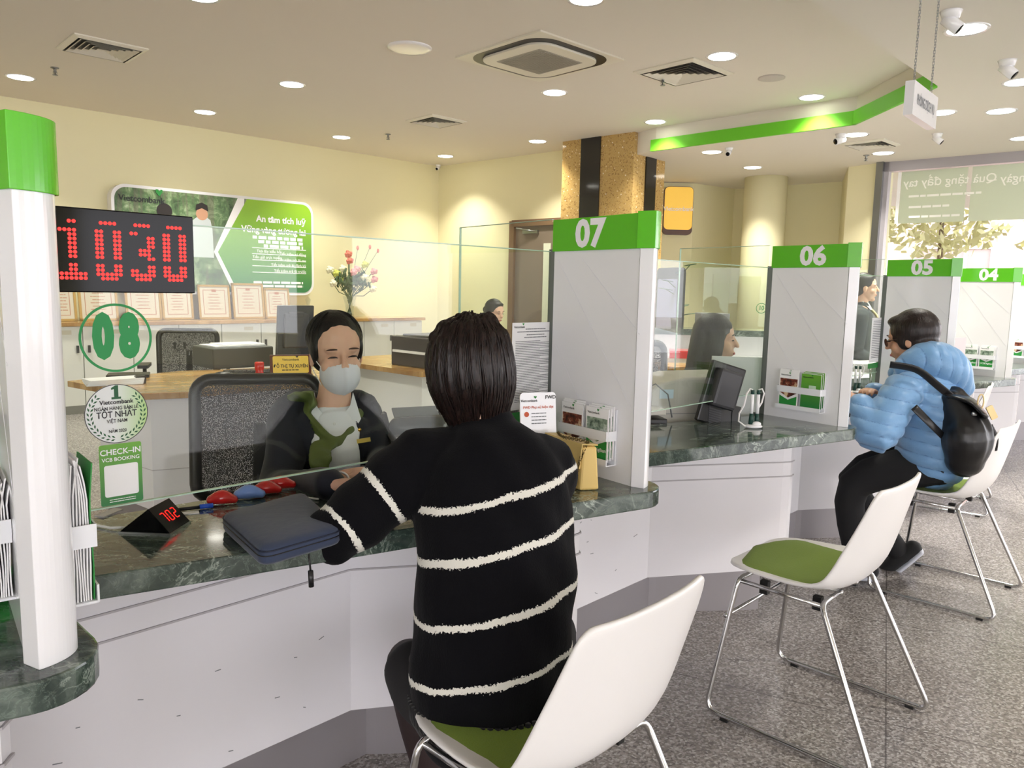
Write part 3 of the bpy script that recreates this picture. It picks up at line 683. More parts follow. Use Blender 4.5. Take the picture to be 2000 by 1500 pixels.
for sd in (-1, 1):
    for i in range(13):
        an = math.radians(-80+i*10.4); 
        for io in (-1, 1):
            rr_ = rb*(.84+.055*io); x = math.cos(an)*rr_*sd; y = math.sin(an)*rr_; ta = an+math.pi/2+io*-.5
            d = np.array([math.cos(ta)*sd, math.sin(ta)]); p = np.array([-d[1], d[0]]); L_ = rb*.075
            rpoly(mb, cb, GD, UP, [tuple(np.array([x, y])+d*L_), tuple(np.array([x, y])+p*L_*.38), tuple(np.array([x, y])-d*L_), tuple(np.array([x, y])-p*L_*.38)], .001)
mb.build('laurel_wreath', M_DARKG, bd)
# check-in card (its square code is left out)
cc = gp(237, 925); wv = np.linalg.norm(gp(278, 925)-gp(196, 925))/2; hv = np.linalg.norm(gp(237, 866)-gp(237, 984))/2
ck = thing('check_in_card', 'green CHECK-IN card sticker with a blank white square on the left glass screen', 'sticker', cc)
def t_grad(name, a, b, ax=2, inv=False):
    t = NT(name, .35); g = t.sep(t.tc.outputs['Generated'])[ax]; t.color(t.ramp(g, [(0, a), (1, b)])); return t.m
M_GRAD = t_grad('card green gradient', (30, 120, 60), (110, 176, 56))
mb = MB(); rpoly(mb, cc, GD, UP, rr2(wv, hv, .004), .0006); mb.build('card', M_GRAD, ck)
mb = MB(); rpoly(mb, cc-UP*hv*.2, GD, UP, rr2(wv*.8, hv*.52, .004), .0010); mb.build('white_square', M_WHT, ck)
txt('heading', 'CHECK–IN', hv*.26, cc+UP*hv*.74, GD, UP, M_WHT, ck, bold=.02, off=.001)
txt('subheading', 'VCB BOOKING', hv*.17, cc+UP*hv*.50, GD, UP, M_WHT, ck, bold=.015, off=.001)
mb = MB(); rs = np.random.RandomState(1)
for dy in (-.82, -.89): scribble(mb, cc-GD*wv*.6+UP*hv*dy, GD, UP, wv*1.3, .0012, .001, rs, wmin=.003, wmax=.009)
mb.build('small_print', M_WHT, ck)
# notice sheet and green backing near the 07 partition
def sheet(name, lab, cat, corners, P_, N_, heading, m=M_PAPER, off=.0046, lines=36, head=None, seed=2):
    pts = [pw(x, y, P_+N_*off, N_) for x, y in corners]; c = sum(pts)/4; R_ = nrm(((pts[1]-pts[0])+(pts[2]-pts[3]))*[1, 1, 0]); 
    if np.dot(np.cross(R_, UP), N_) < 0: R_ = -R_
    W_ = (np.linalg.norm(pts[1]-pts[0])+np.linalg.norm(pts[2]-pts[3]))/4; H_ = (pts[0][2]+pts[1][2]-pts[2][2]-pts[3][2])/4
    r = thing(name, lab, cat, c); mb = MB(); rpoly(mb, c, R_, UP, [(W_, H_), (-W_, H_), (-W_, -H_), (W_, -H_)], .0006); mb.build('sheet', m, r)
    return r, c, R_, W_, H_
gs, c, R_, W_, H_ = sheet('green_sheet', 'green sheet behind the long notice, left of the 07 partition', 'poster', [(1000, 800), (1090, 800), (1090, 850), (1000, 850)], GA, GN, None, m=M_LOGO, off=.0043)
ns, c, R_, W_, H_ = sheet('notice_sheet', 'long white printed notice taped to the glass beside the 07 partition', 'notice', [(999, 629), (1091, 630), (1086, 792), (999, 800)], GA, GN, None)
rs = np.random.RandomState(5); mb = MB()
for i in range(4): scribble(mb, c-R_*W_*(.45, .8, .4, .5)[i]+UP*H_*(.85, .79, .72, .66)[i], R_, UP, W_*(.9, 1.6, .8, 1.0)[i], .0024, .001, rs, wmin=.004, wmax=.016)
for i in range(37):
    y = .57-i*.0385; L_ = 1.72 if (i % 5) else 1.1; scribble(mb, c-R_*W_*.86+UP*H_*y, R_, UP, W_*L_, .0017, .001, rs, wmin=.003, wmax=.014)
mb.build('printed_text', M_INKG, ns)
logo('word_mark', c-R_*W_*.72+UP*H_*.9, R_, UP, .008, M_LOGO, ns)
# red digit display
kp = Q(0, .02, .438, 0); k1 = pw(378, 500, kp, -E2); k1[2] = 0; k0 = pw(82, 490, kp, -E2); k0[2] = 0
ld = thing('digit_display', 'black LED display with red dot digits 1030 above the left counter', 'display', (k0+k1)/2+[0, 0, 1.262])
z0, z1 = 1.256, 1.398; d = k1-k0; c = (k0+k1)/2+[0, 0, (z0+z1)/2]
mb = MB(); mb.obox(c+E2*.009, d/2, E2*.012, (0, 0, (z1-z0)/2)); mb.build('housing', M_BLKG, ld, bevel=.002)
DIG = {'0': ['.XXXX.', '......']+['XX..XX']*7+['......', 'XX..XX', 'XX..XX', 'XXXXXX', '.XXXX.'],
       '1': ['..XX..', '......', 'XXXX..']+['..XX..']*6+['......', '..XX..', '..XX..', 'XXXXXX', 'XXXXXX'],
       '3': ['.XXXX.', '......', 'XX....', '....XX', '....XX', '....XX', '..XXX.', '..XXX.', '....XX', '......', '....XX', 'XX..XX', 'XXXXXX', '.XXXX.']}
mb = MB(); off_ = MB(); D_ = nrm(d); L_ = np.linalg.norm(d)
for di, ch in enumerate('1030'):
    for r_, row in enumerate(DIG[ch]):
        for c_, v in enumerate(row):
            x = L_*(.178+.226*di)+(c_-2.5)*L_*.029; z = z1-.023-r_*.0073
            q = k0+D_*x; disc(mb if v == 'X' else off_, (q[0], q[1], z), D_, UP, .0031, .0035, n=10)
mb.build('lit_dots', M_LED, ld)
mb = MB(); mb.obox(k0+E2*.01-D_*.01+[0, 0, 1.33], D_*.02, E2*.01, (0, 0, .03)); mb.build('bracket', M_BLK, ld)

# ================================================================== BACK WALL: POSTER, CERTIFICATES, CABINETS
PP = WL_P+WL_N*.12
tr = pw(607, 402, PP, WL_N); br = pw(607, 572, PP, WL_N); tl = pw(222, 362, PP, WL_N)
zT = (tr[2]+tl[2])/2; zB = br[2]; PW = np.linalg.norm((tr-tl)[:2]); c = np.array([(tr[0]+tl[0])/2, (tr[1]+tl[1])/2, (zT+zB)/2]); RD = WL_D; hw = PW/2; hh = (zT-zB)/2
ps = thing('poster_lightbox', 'large green advertising poster in a white rounded frame on the cream wall', 'poster', (c[0], c[1], zB))
mb = MB(); rpoly(mb, c-WL_N*.0, RD, UP, rr2(hw+.03, hh+.03, .14, 8), 0, .118); mb.build('frame', M_LAMG, ps)
def t_photo():
    t = NT('garden photograph print', .3); n = t.noise(7, 6, .7, .5); c1 = t.ramp(n, [(.3, (34, 52, 34)), (.5, (92, 124, 78)), (.62, (150, 172, 130)), (.75, (206, 214, 196))])
    mp = t.n('ShaderNodeMapping'); t.l(t.tc.outputs['Object'], mp.inputs[0]); mp.inputs['Scale'].default_value = (7, 7, .5); st_ = t.noise(3, 3, .5, 0, mp.outputs[0])
    c2 = t.mix(t.ramp(st_, [(.52, (0, 0, 0)), (.6, (200, 200, 200))]), c1, (104, 100, 84)); t.color(c2); return t.m
pb = MB(); rpoly(pb, c, RD, UP, rr2(hw, hh, .12, 8), .002); face = pb.build('photo_print', t_photo(), ps)
def U(u, v): return (-hw+2*hw*u, -hh+2*hh*v)
x0 = .50
mb = MB(); rpoly(mb, c, RD, UP, [U(.62, 1), U(.585, 1), U(.455, .42), U(.55, 0), U(.60, 0)], .004); mb.build('white_chevron', M_WHT, ps)
M_PG = t_grad('poster green gradient', (30, 122, 66), (150, 200, 44))
rg = [U(.625, 1)]+[(-x if False else x, y) for x, y in []]
rc = rr2(hw, hh, .12, 8); right = [p for p in rc if p[0] > hw*.2]
top = sorted([p for p in right if p[1] > 0], key=lambda p: p[0]); bot = sorted([p for p in right if p[1] <= 0], key=lambda p: -p[0])
mb = MB(); rpoly(mb, c, RD, UP, ([U(.635, 1)]+top+bot+[U(.575, 0), U(.475, .42)])[::-1], .006); mb.build('green_panel', M_PG, ps)
def pt(u, v): x, y = U(u, v); return c+RD*x+UP*y
txt('headline', 'An tâm tích luỹ', hh*.19, pt(.965, .80), RD, UP, M_WHT, ps, bold=.03, off=.008, align='RIGHT')
txt('headline', 'Vững vàng tương lai', hh*.19, pt(.965, .68), RD, UP, M_WHT, ps, bold=.03, off=.008, align='RIGHT')
mb = MB(); rs = np.random.RandomState(9)
for i in range(3): scribble(mb, pt(.66+.03*i, .60-.045*i), RD, UP, hw*2*(.3-.03*i), .035, .0085, rs, wmin=.05, wmax=.14)
mb.build('small_print', M_WHT, ps)
for s_, u, v in (('Tích lũy kiều hối', .82, .45), ('Tiết kiệm tự động', .965, .43), ('Tiền gửi trực tuyến', .82, .385), ('Tiết kiệm trả lãi sau', .965, .365), ('Tiết kiệm trả lãi định kỳ', .965, .305), ('Tiết kiệm trả lãi trước', .965, .24)):
    txt('list_line', s_, hh*.085, pt(u, v), RD, UP, M_WHT, ps, bold=.012, off=.008, align='RIGHT')
mb = MB()
for v in (.485, .42, .355, .29, .22): mb.obox(pt(.81, v)+WL_N*.0085, RD*hw*.31, UP*.004, WL_N*.0006)
for i in range(2): scribble(mb, pt(.66+.05*i, .11-.04*i), RD, UP, hw*2*(.3-.05*i), .025, .0085, rs, wmin=.05, wmax=.14)
mb.build('rule_line', M_WHT, ps)
logo('word_mark', pt(.12, .895), RD, UP, .085, M_LOGO, ps, off=.008)
# printed figures on the photograph
mb = MB(); rpoly(mb, pt(.40, .55), RD, UP, [(.11, .1), (.09, .2), (.04, .235), (-.04, .235), (-.11, .18), (-.14, -.2), (.12, -.2)], .004); mb.build('printed_shirt', mat('print pale shirt', (196, 206, 206), .5), ps)
mb = MB(); disc(mb, pt(.40, .80), RD, UP, .065, .005, n=20); mb.build('printed_face', mat('print face tone', (196, 150, 120), .5), ps)
mb = MB(); rpoly(mb, pt(.40, .86), RD, UP, [(.07, -.03), (.06, .035), (0, .06), (-.06, .035), (-.07, -.03), (0, .0)], .006); disc(mb, pt(.22, .80), RD, UP, .08, .005, n=20); mb.build('printed_hair', mat('print dark hair', (36, 30, 28), .5), ps)
# cabinets along the wall
CP = WL_P+WL_N*.42; tend = -.59; CZ = .874
def cw(t, off, z): p = WL_P+WL_D*t+WL_N*off; return np.array([p[0], p[1], z])
M_CAB = mat('white cabinet lacquer', (232, 232, 226), .3); M_SEAM = mat('cabinet seam', (150, 150, 144), .6)
UW = .9; NU = 9
ledge = MB(); ledge.obox(cw(tend-UW*NU/2+.01, .215, CZ-.018), WL_D*(UW*NU/2+.02), WL_N*.225, (0, 0, .018)); tag(ledge.build('wooden_ledge', M_WOOD), 'long oak-topped ledge over the white wall cabinets carrying framed certificates', 'worktop')
pos = ['at the right end by the corner', 'second from the corner', 'third from the corner', 'below the flower vase', 'behind the black monitor', 'behind the far office chair', 'behind the 08 ring sticker', 'left of the 08 ring sticker', 'farthest left']
for i in range(NU):
    t1 = tend-UW*i; t0 = t1-UW
    r = thing('cabinet', 'white two-door storage cabinet under the oak ledge, ' + pos[i], 'cabinet', cw((t0+t1)/2, .2, 0), 'white storage cabinets along the back wall')
    mb = MB(); mb.obox(cw((t0+t1)/2, .2, CZ/2-.018), WL_D*(UW/2-.002), WL_N*.19, (0, 0, CZ/2-.0185)); mb.build('carcass', M_SEAM, r)
    for j in (0, 1):
        tc_ = t0+UW*(.25+.5*j); mb = MB(); mb.obox(cw(tc_, .4, CZ/2+.02), WL_D*(UW/4-.004), WL_N*.01, (0, 0, CZ/2-.062)); dr_ = mb.build('door', M_CAB, r)
        tk = tc_+(UW/4-.05)*(1 if j == 0 else -1); mb = MB(); mb.obox(cw(tk, .418, .62), WL_D*.01, WL_N*.01, (0, 0, .035)); mb.build('lock_handle', M_DGREY, dr_)
        mb = MB(); mb.obox(cw(tc_+.08, .4115, .78), WL_D*.05, WL_N*.001, (0, 0, .02)); mb.build('label_card', mat('label card', (214, 208, 190), .6), dr_)
# certificates standing on the ledge
CERT = [(96, 150, 'cut off behind the white post'), (155, 231, 'above the left half of the 08 ring'), (246, 316, 'above the right half of the 08 ring'), (317, 378, 'overlapping its left neighbour right of the 08 ring'), (389, 451, 'with a dark crest, below the red display\'s right end'), (456, 517, 'second from the right end'), (518, 567, 'at the right end of the row')]
M_FRM = mat('gilt frame', (186, 150, 86), .35, .4); M_CERT = mat('certificate paper', (206, 198, 182), .5); M_CBOR = mat('certificate border print', (176, 120, 96), .6)
CN = WL_N
for i, (xa, xb, lab) in enumerate(CERT):
    P_ = WL_P+WL_N*.2; a = pw(xa, 600, P_, WL_N); b = pw(xb, 600, P_, WL_N); wd = np.linalg.norm((b-a)[:2])/2; c = (a+b)/2; hc = .175+.012*((i*7) % 3)
    tilt = .12; up = nrm(UP-WL_N*tilt); nn = np.cross(WL_D, up); c = np.array([c[0], c[1], CZ+.002])+up*hc
    r = thing('framed_certificate', 'gilt-framed certificate ' + lab + ' on the oak ledge', 'certificate', (c[0], c[1], CZ), 'framed certificates on the oak ledge')
    mb = MB(); F = .022
    for sx, sy, ex, ey in ((0, 1, wd, F/2), (0, -1, wd, F/2), (1, 0, F/2, hc), (-1, 0, F/2, hc)): mb.obox(c+WL_D*sx*(wd-F/2)+up*sy*(hc-F/2), WL_D*ex, up*ey, nn*.012)
    mb.build('frame', M_FRM, r)
    mb = MB(); rpoly(mb, c, WL_D, up, [(wd-F, hc-F), (-wd+F, hc-F), (-wd+F, -hc+F), (wd-F, -hc+F)], .006); mb.build('paper', M_CERT, r)
    mb = MB(); e = .035
    for sx, sy, ex, ey in ((0, 1, wd-F-e, .003), (0, -1, wd-F-e, .003), (1, 0, .003, hc-F-e), (-1, 0, .003, hc-F-e)): mb.obox(c+WL_D*sx*(wd-F-e)+up*sy*(hc-F-e)+nn*.0065, WL_D*ex, up*ey, nn*.0004)
    rs = np.random.RandomState(i)
    for j in range(6): scribble(mb, c-WL_D*wd*(.3+.1*(j % 2))+up*hc*(.45-.17*j), WL_D, up, wd*(.6+.2*(j % 2)), .007, .0066, rs, wmin=.02, wmax=.07)
    mb.obox(c+up*hc*.66+nn*.0066, WL_D*.025, up*.014, nn*.0004); mb.build('printing', M_CBOR, r)
# vase of flowers
vb = pw(683, 618, WL_P+WL_N*.25, WL_N); vb = np.array([vb[0], vb[1], CZ]); 
vs_ = thing('flower_vase', 'clear glass vase of mixed flowers on the oak ledge', 'vase of flowers', vb)
mb = MB(); mb.lathe([(.001, .004), (.06, .004), (.05, .06), (.055, .14), (.085, .27), (.082, .27), (.05, .14), (.045, .06), (.05, .01), (.001, .01)], vb, 24); mb.build('vase', M_ACRY, vs_)
M_STEM = mat('flower stem green', (58, 84, 48), .6); FC = [mat('coral petal', (212, 110, 92), .6), mat('cream petal', (232, 228, 196), .6), mat('yellow-green petal', (196, 200, 92), .6), mat('pink petal', (220, 150, 150), .6)]
fl = [((-.02, 0, .78), 0), ((.0, 0, .70), 0), ((-.28, .0, .58), 1), ((-.20, .02, .54), 2), ((-.14, 0, .48), 2), ((-.25, .03, .42), 1), ((.10, 0, .60), 3), ((.22, 0, .66), 2), ((.34, .02, .58), 3), ((.36, 0, .48), 3), ((.20, .03, .50), 1), ((.24, 0, .44), 1), ((.34, 0, .36), 1), ((-.10, .0, .60), 1), ((.03, .03, .56), 3)]
mb = MB(); fm = [MB() for _ in FC]; rs = np.random.RandomState(4)
for (dx, dy, dz), ci in fl:
    h = vb+WL_D*dx+WL_N*dy+UP*dz; mb.tube([vb+WL_D*-dx*.12+UP*.03, vb+WL_D*dx*.15+UP*.27, vb+WL_D*dx*.6+UP*(dz*.75), h], .005, 6)
    for q in range(9):
        an = q*2.4; rr_ = .028*math.sqrt(q/4.); o_ = h+WL_D*math.cos(an)*rr_+UP*math.sin(an)*rr_*.8+WL_N*(.02-.4*rr_)
        fm[ci].ell(o_, WL_D*.026, WL_N*.018, UP*.021, 8, 5)
for q in range(90):
    an = rs.uniform(0, 6.28); rr_ = rs.uniform(.03, .26); c_ = vb+WL_D*(math.cos(an)*rr_+.03)+UP*(.46+math.sin(an)*rr_*.55)+WL_N*rs.uniform(-.06, .06); a1 = rs.uniform(0, 6.28)
    ax = WL_D*math.cos(a1)+UP*math.sin(a1); ay = WL_D*-math.sin(a1)+UP*math.cos(a1); mb.ell(c_, ax*.045, ay*.018, WL_N*.004, 8, 4)
for (dx, dz) in ((.30, .88), (.12, .86), (.42, .84)):
    mb.tube([vb+UP*.2, vb+WL_D*dx*.4+UP*.5, vb+WL_D*dx+UP*dz], .003, 5); fm[0].ell(vb+WL_D*dx+UP*dz, WL_D*.02, WL_N*.01, UP*.03, 8, 5)
mb.build('stems_and_leaves', M_STEM, vs_)
for f_, m_ in zip(fm, FC): f_.build('petals', m_, vs_)
# small glass ornament
ob_ = pw(602, 619, WL_P+WL_N*.25, WL_N); mb = MB(); mb.lathe([(.03, 0), (.03, .01), (.008, .02), (.008, .06), (.03, .1), (.015, .16), (.035, .22), (.001, .26)], (ob_[0], ob_[1], CZ), 16); tag(mb.build('glass_ornament', M_ACRY), 'slim clear glass ornament on the ledge right of the certificates', 'ornament')

# ================================================================== STAFF DESKS
def desk(poly, z, lab, th=.03, body=None, kick=True):
    mb = MB(); mb.prism(poly, z-th, z); o = mb.build('desk_top', M_WOOD, bevel=.003); return o
dk = thing('staff_desk', 'long white staff desk with an oak top behind the 08 ring sticker', 'desk', (-1.9, 4.4, 0))
DT = [(-2.36, 4.04), (-1.78, 3.63), (-1.60, 3.72), (-.98, 4.36), (-1.30, 5.06), (-2.0, 4.60)]
mb = MB(); mb.prism(DT, .71, .742); mb.build('top', M_WOOD, dk, bevel=.003)
DBo = [(-2.24, 4.12), (-1.80, 3.78), (-1.64, 3.86), (-1.04, 4.48), (-1.32, 4.98), (-1.95, 4.55)]
mb = MB(); mb.prism(DBo, .12, .71); mb.build('body', M_LAM, dk)
mb = MB(); mb.prism([(x*.985-.02, y*1.0+.02) for x, y in DBo], 0, .12); mb.build('kick_board', mat('grey brushed kick board'), dk)
mb = MB()
for i in range(len(DBo)-1):
    a = np.array([*DBo[i], .33]); b = np.array([*DBo[i+1], .33]); d = b-a; n_ = nrm([d[1], -d[0], 0]); mb.obox((a+b)/2, d/2, n_*.002, (0, 0, .002))
mb.build('groove', mat('groove shadow line'), dk)
ctr = thing('side_cabinet', 'white side cabinet with oak top carrying the dark printer right of the masked teller', 'cabinet', (-.75, 5.1, 0))
A1 = np.array([-.49, 4.70]); dX = np.array([-.70, .715])*1.0; dY = np.array([.70, .715])
def rect2(o, a, b): return [tuple(o), tuple(o+a), tuple(o+a+b), tuple(o+b)]
A1 = pz(823, 727, .742)[:2]
mb = MB(); mb.prism(rect2(A1, nrm([-.70, .66])*1.1, nrm([.66, .70])*.62), .71, .742); mb.build('top', M_WOOD, ctr)
A2 = A1+nrm([-.70, .66])*.03+nrm([.66, .70])*.03
mb = MB(); mb.prism(rect2(A2, nrm([-.70, .66])*1.04, nrm([.66, .70])*.56), .1, .71); mb.build('body', M_CAB, ctr)
mb = MB(); mb.prism(rect2(A2+[-.0, .03], nrm([-.70, .66])*1.0, nrm([.66, .70])*.5), 0, .1); mb.build('kick_board', mat('groove shadow line'), ctr)
# printers
def boxy(name, lab, cat, c, ax, ay, hx, hy, h, m, parent=None):
    r = thing(name, lab, cat, c); mb = MB(); mb.obox(np.array(c)+UP*h/2, nrm(ax)*hx, nrm(ay)*hy, UP*h/2); mb.build('body', m, r, bevel=.008); return r
ex = nrm([.70, -.66, 0]); ey = nrm([.66, .70, 0])
pc = np.array([*(A1+nrm([-.70, .66])*.26+nrm([.66, .70])*.34), .742])
r = boxy('laser_printer', 'dark grey laser printer on the oak side cabinet', 'printer', pc, ex, ey, .23, .2, .2, mat('dark printer casing', (66, 62, 66), .45))
mb = MB(); mb.obox(pc+ex*.0-ey*.2+UP*.1, ex*.2, ey*.012, UP*.008); mb.obox(pc-ex*.26+UP*.09, ex*.07, ey*.12, UP*.004); mb.build('paper_tray', M_PAPER, r)
mb = MB(); mb.obox(pc+UP*.205, ex*.18, ey*.14, UP*.008); mb.build('lid', M_DGREY, r, bevel=.004)
pc = pz(478, 722, .742)+[-.15, .22, 0]; ex2 = nrm([.71, .70, 0]); ey2 = nrm([-.70, .71, 0])
r = boxy('document_tray', 'grey desktop printer with papers on top, left of the black monitor', 'printer', pc, ex2, ey2, .2, .16, .13, mat('grey desk printer', (84, 86, 84), .5))
mb = MB(); mb.obox(pc+UP*.135, ex2*.17, ey2*.12, UP*.004); mb.obox(pc+UP*.143+ex2*.03, ex2*.14, ey2*.10, UP*.003); mb.build('paper_stack', M_PAPER, r)
# monitor on the desk seen from the back
mc = pz(560, 722, .742)+[.02, .12, 0]; mr = nrm([.86, .50, 0]); mf = nrm([-.5, .86, 0]); r = thing('monitor', 'black computer monitor seen from behind on the oak desk', 'monitor', mc)
mu = nrm(UP+mr*.05)
mb = MB(); mb.obox(mc+UP*.235, mr*.115, mf*.018, mu*.165); mb.build('screen_case', M_BLK, r, bevel=.008)
mb = MB(); mb.obox(mc+UP*.24-mf*.03, mr*.075, mf*.022, mu*.11); mb.obox(mc+UP*.34-mf*.03, mr*.05, mf*.024, mu*.02); mb.build('back_bulge', M_DGREY, r, bevel=.01)
mb = MB(); mb.obox(mc+UP*.05, mr*.03, mf*.02, UP*.05); mb.lathe([(.09, 0), (.09, .01), (.03, .02)], mc, 20); mb.build('stand', M_BLK, r)
# name plate
nc = pz(566, 736, .742)+[0, .02, 0]; nr_ = nrm([.92, .36, 0]); nf = nrm([.36, -.92, 0]); nu = nrm(UP-nf*.25)
r = thing('name_plate', 'yellow desk name plate on a dark red wedge beside the monitor', 'name plate', nc)
mb = MB(); mb.obox(nc+UP*.065, nr_*.115, nf*.012, nu*.062); mb.obox(nc+UP*.008, nr_*.12, nf*.035, UP*.008); mb.build('wedge', mat('mahogany wedge', (86, 34, 26), .3), r, bevel=.003)
mb = MB(); rpoly(mb, nc+UP*.068, nr_, nu, rr2(.1, .05, .008), .0135); mb.build('plate', mat('yellow plate', (236, 206, 92), .35), r)
txt('name_text', 'ĐỖ THỊ TỰ XUYÊN', .026, nc+UP*.068-nu*.010, nr_, nu, M_INK, r, off=.0142, bold=.02, xs=.85); logo('word_mark', nc+UP*.068+nu*.028, nr_, nu, .018, M_INK, r, off=.0142)
mb = MB(); scribble(mb, nc+UP*.068-nu*.032-nr_*.05, nr_, nu, .1, .006, .0142, np.random.RandomState(3), wmin=.01, wmax=.02); mb.build('small_print', M_INK, r)
# mouse, keyboard, red stamp, pad and papers on the desk
q = pz(437, 737, .742); mb = MB(); mb.ell(q+UP*.012, (.055, .02, 0), (-.012, .03, 0), (0, 0, .022), 16, 8); tag(mb.build('mouse', M_BLK), 'black mouse on the oak desk', 'mouse')
q = pz(485, 733, .742)+[.0, .04, 0]; r = thing('keyboard', 'black keyboard on the oak desk by the red stamp', 'keyboard', q); mb = MB(); mb.obox(q+UP*.012, nrm([.9, .43, 0])*.15, nrm([-.43, .9, 0])*.06, UP*.01); mb.build('case', M_BLK, r, bevel=.004)
mb = MB()
for i in range(12):
    for j in range(4): mb.obox(q+UP*.024+nrm([.9, .43, 0])*(-.132+.024*i)+nrm([-.43, .9, 0])*(-.04+.027*j), nrm([.9, .43, 0])*.0095, nrm([-.43, .9, 0])*.01, UP*.003)
mb.build('keys', M_DGREY, r)
q = pz(507, 737, .742); mb = MB(); mb.lathe([(.022, 0), (.024, .03), (.02, .035), (.026, .05), (.026, .085), (.02, .09)], q, 20); tag(mb.build('stamp', M_RED), 'red self-inking stamp standing on the oak desk', 'stamp')
q = pz(246, 737, .742)+[0, .03, 0]; mb = MB(); mb.obox(q+UP*.01, (.1, .04, 0), (-.03, .07, 0), UP*.008); tag(mb.build('desk_phone', M_BLK, bevel=.004), 'flat black device on the left end of the oak desk', 'device')
q = pz(222, 750, .742); r = thing('paper_stack', 'stack of white papers with a black clip at the left end of the oak desk', 'papers', q); mb = MB()
for i in range(5): an = .6+.05*i; mb.obox(q+UP*(.004+.006*i), (math.cos(an)*.13, math.sin(an)*.13, 0), (-math.sin(an)*.07, math.cos(an)*.07, 0), UP*.0028)
mb.build('sheets', M_PAPER, r); mb = MB(); mb.obox(q+UP*.02+[.11, .06, 0], (.02, .014, 0), (-.014, .02, 0), UP*.018); mb.build('clip', M_BLK, r)

# ================================================================== OFFICE CHAIRS (mesh backs)
def mesh_chair(lab, base, face, hb, hw, zt, zlow, lean=.12, parts=True, arms=True):
    base = np.array(base, float); f = nrm(face); s = np.array([f[1], -f[0], 0]); r = thing('office_chair', lab, 'office chair', base)
    up = nrm(UP-f*lean); c = base-f*.22+UP*((zt+zlow)/2); H = (zt-zlow)/2/up[2]
    mb = MB(); n = 14; vs = []; 
    for j in range(9):
        for i in range(n+1):
            u = -1+2*i/n; v = -1+2*j/8; vs.append(c+s*u*hw*.93+up*v*H*.95-f*(.035*(1-u*u))+f*0)
    fs = [[j*(n+1)+i, j*(n+1)+i+1, (j+1)*(n+1)+i+1, (j+1)*(n+1)+i] for j in range(8) for i in range(n)]
    mb.add(vs, fs, True); mb.build('mesh_back', M_MESH, r)
    mb = MB(); loop = []
    for (u, v) in rr2(hw, H, .05, 5): loop.append(c+s*u+up*v-f*.035*(1-(u/hw)**2))
    mb.tube(loop, .02, 10, closed=True); q0 = c-up*H*.9; mb.tube([c+up*H*.2-f*.05, c-up*H*.5-f*.07, base-f*.2+UP*.46, base+UP*.43], [.02, .025, .028, .03], 10); mb.build('back_frame', M_BLK, r)
    mb = MB(); mb.loft([base-f*.2+UP*.47, base+f*.0+UP*.475, base+f*.22+UP*.47], [(.2, .03), (.24, .04), (.22, .03)], side=s, n=24); mb.build('seat', M_BLACKC, r)
    if parts:
        mb = MB(); mb.tube([base+UP*.07, base+UP*.44], .028, 14); mb.build('gas_column', M_CHR, r)
        for i in range(5):
            an = i*2*math.pi/5+.3; d = np.array([math.cos(an), math.sin(an), 0]); mb = MB(); mb.tube([base+UP*.1, base+d*.16+UP*.085, base+d*.29+UP*.07], [.025, .02, .015], 8); mb.build('base_arm', M_BLK, r)
            mb = MB(); mb.ell(base+d*.29+UP*.03, d*.03, np.cross(UP, d)*.015, UP*.03, 12, 8); mb.build('castor', M_BLK, r)
        for sd in ((-1, 1) if arms else ()):
            mb = MB(); mb.tube([base+s*sd*.22+UP*.46, base+s*sd*.29+UP*.5, base+s*sd*.29+UP*.64], .014, 8); mb.obox(base+s*sd*.29+UP*.655, f*.12, s*.035, UP*.012); mb.build('armrest', M_BLK, r)
    return r
mesh_chair('black mesh office chair on which the masked teller sits', (-.80, 2.34, 0), (.25, -1, 0), 0, .20, .955, .56, .10, arms=False)
mesh_chair('grey mesh office chair behind the oak desk inside the ring sticker view', (-2.45, 5.75, 0), (.35, -1, 0), 0, .21, .90, .5, .05)
mesh_chair('black mesh office chair just right of the 07 partition behind glass', (.80, 4.15, 0), (.5, -.9, 0), 0, .22, .98, .54, .06)
mesh_chair('dark office chair behind the 06 partition edge', (1.9, 4.75, 0), (.3, -.95, 0), 0, .2, 1.0, .54, .06)
mesh_chair('dark office chair behind glass left of the 05 partition', (3.15, 6.25, 0), (.4, -.9, 0), 0, .2, .98, .54, .06)
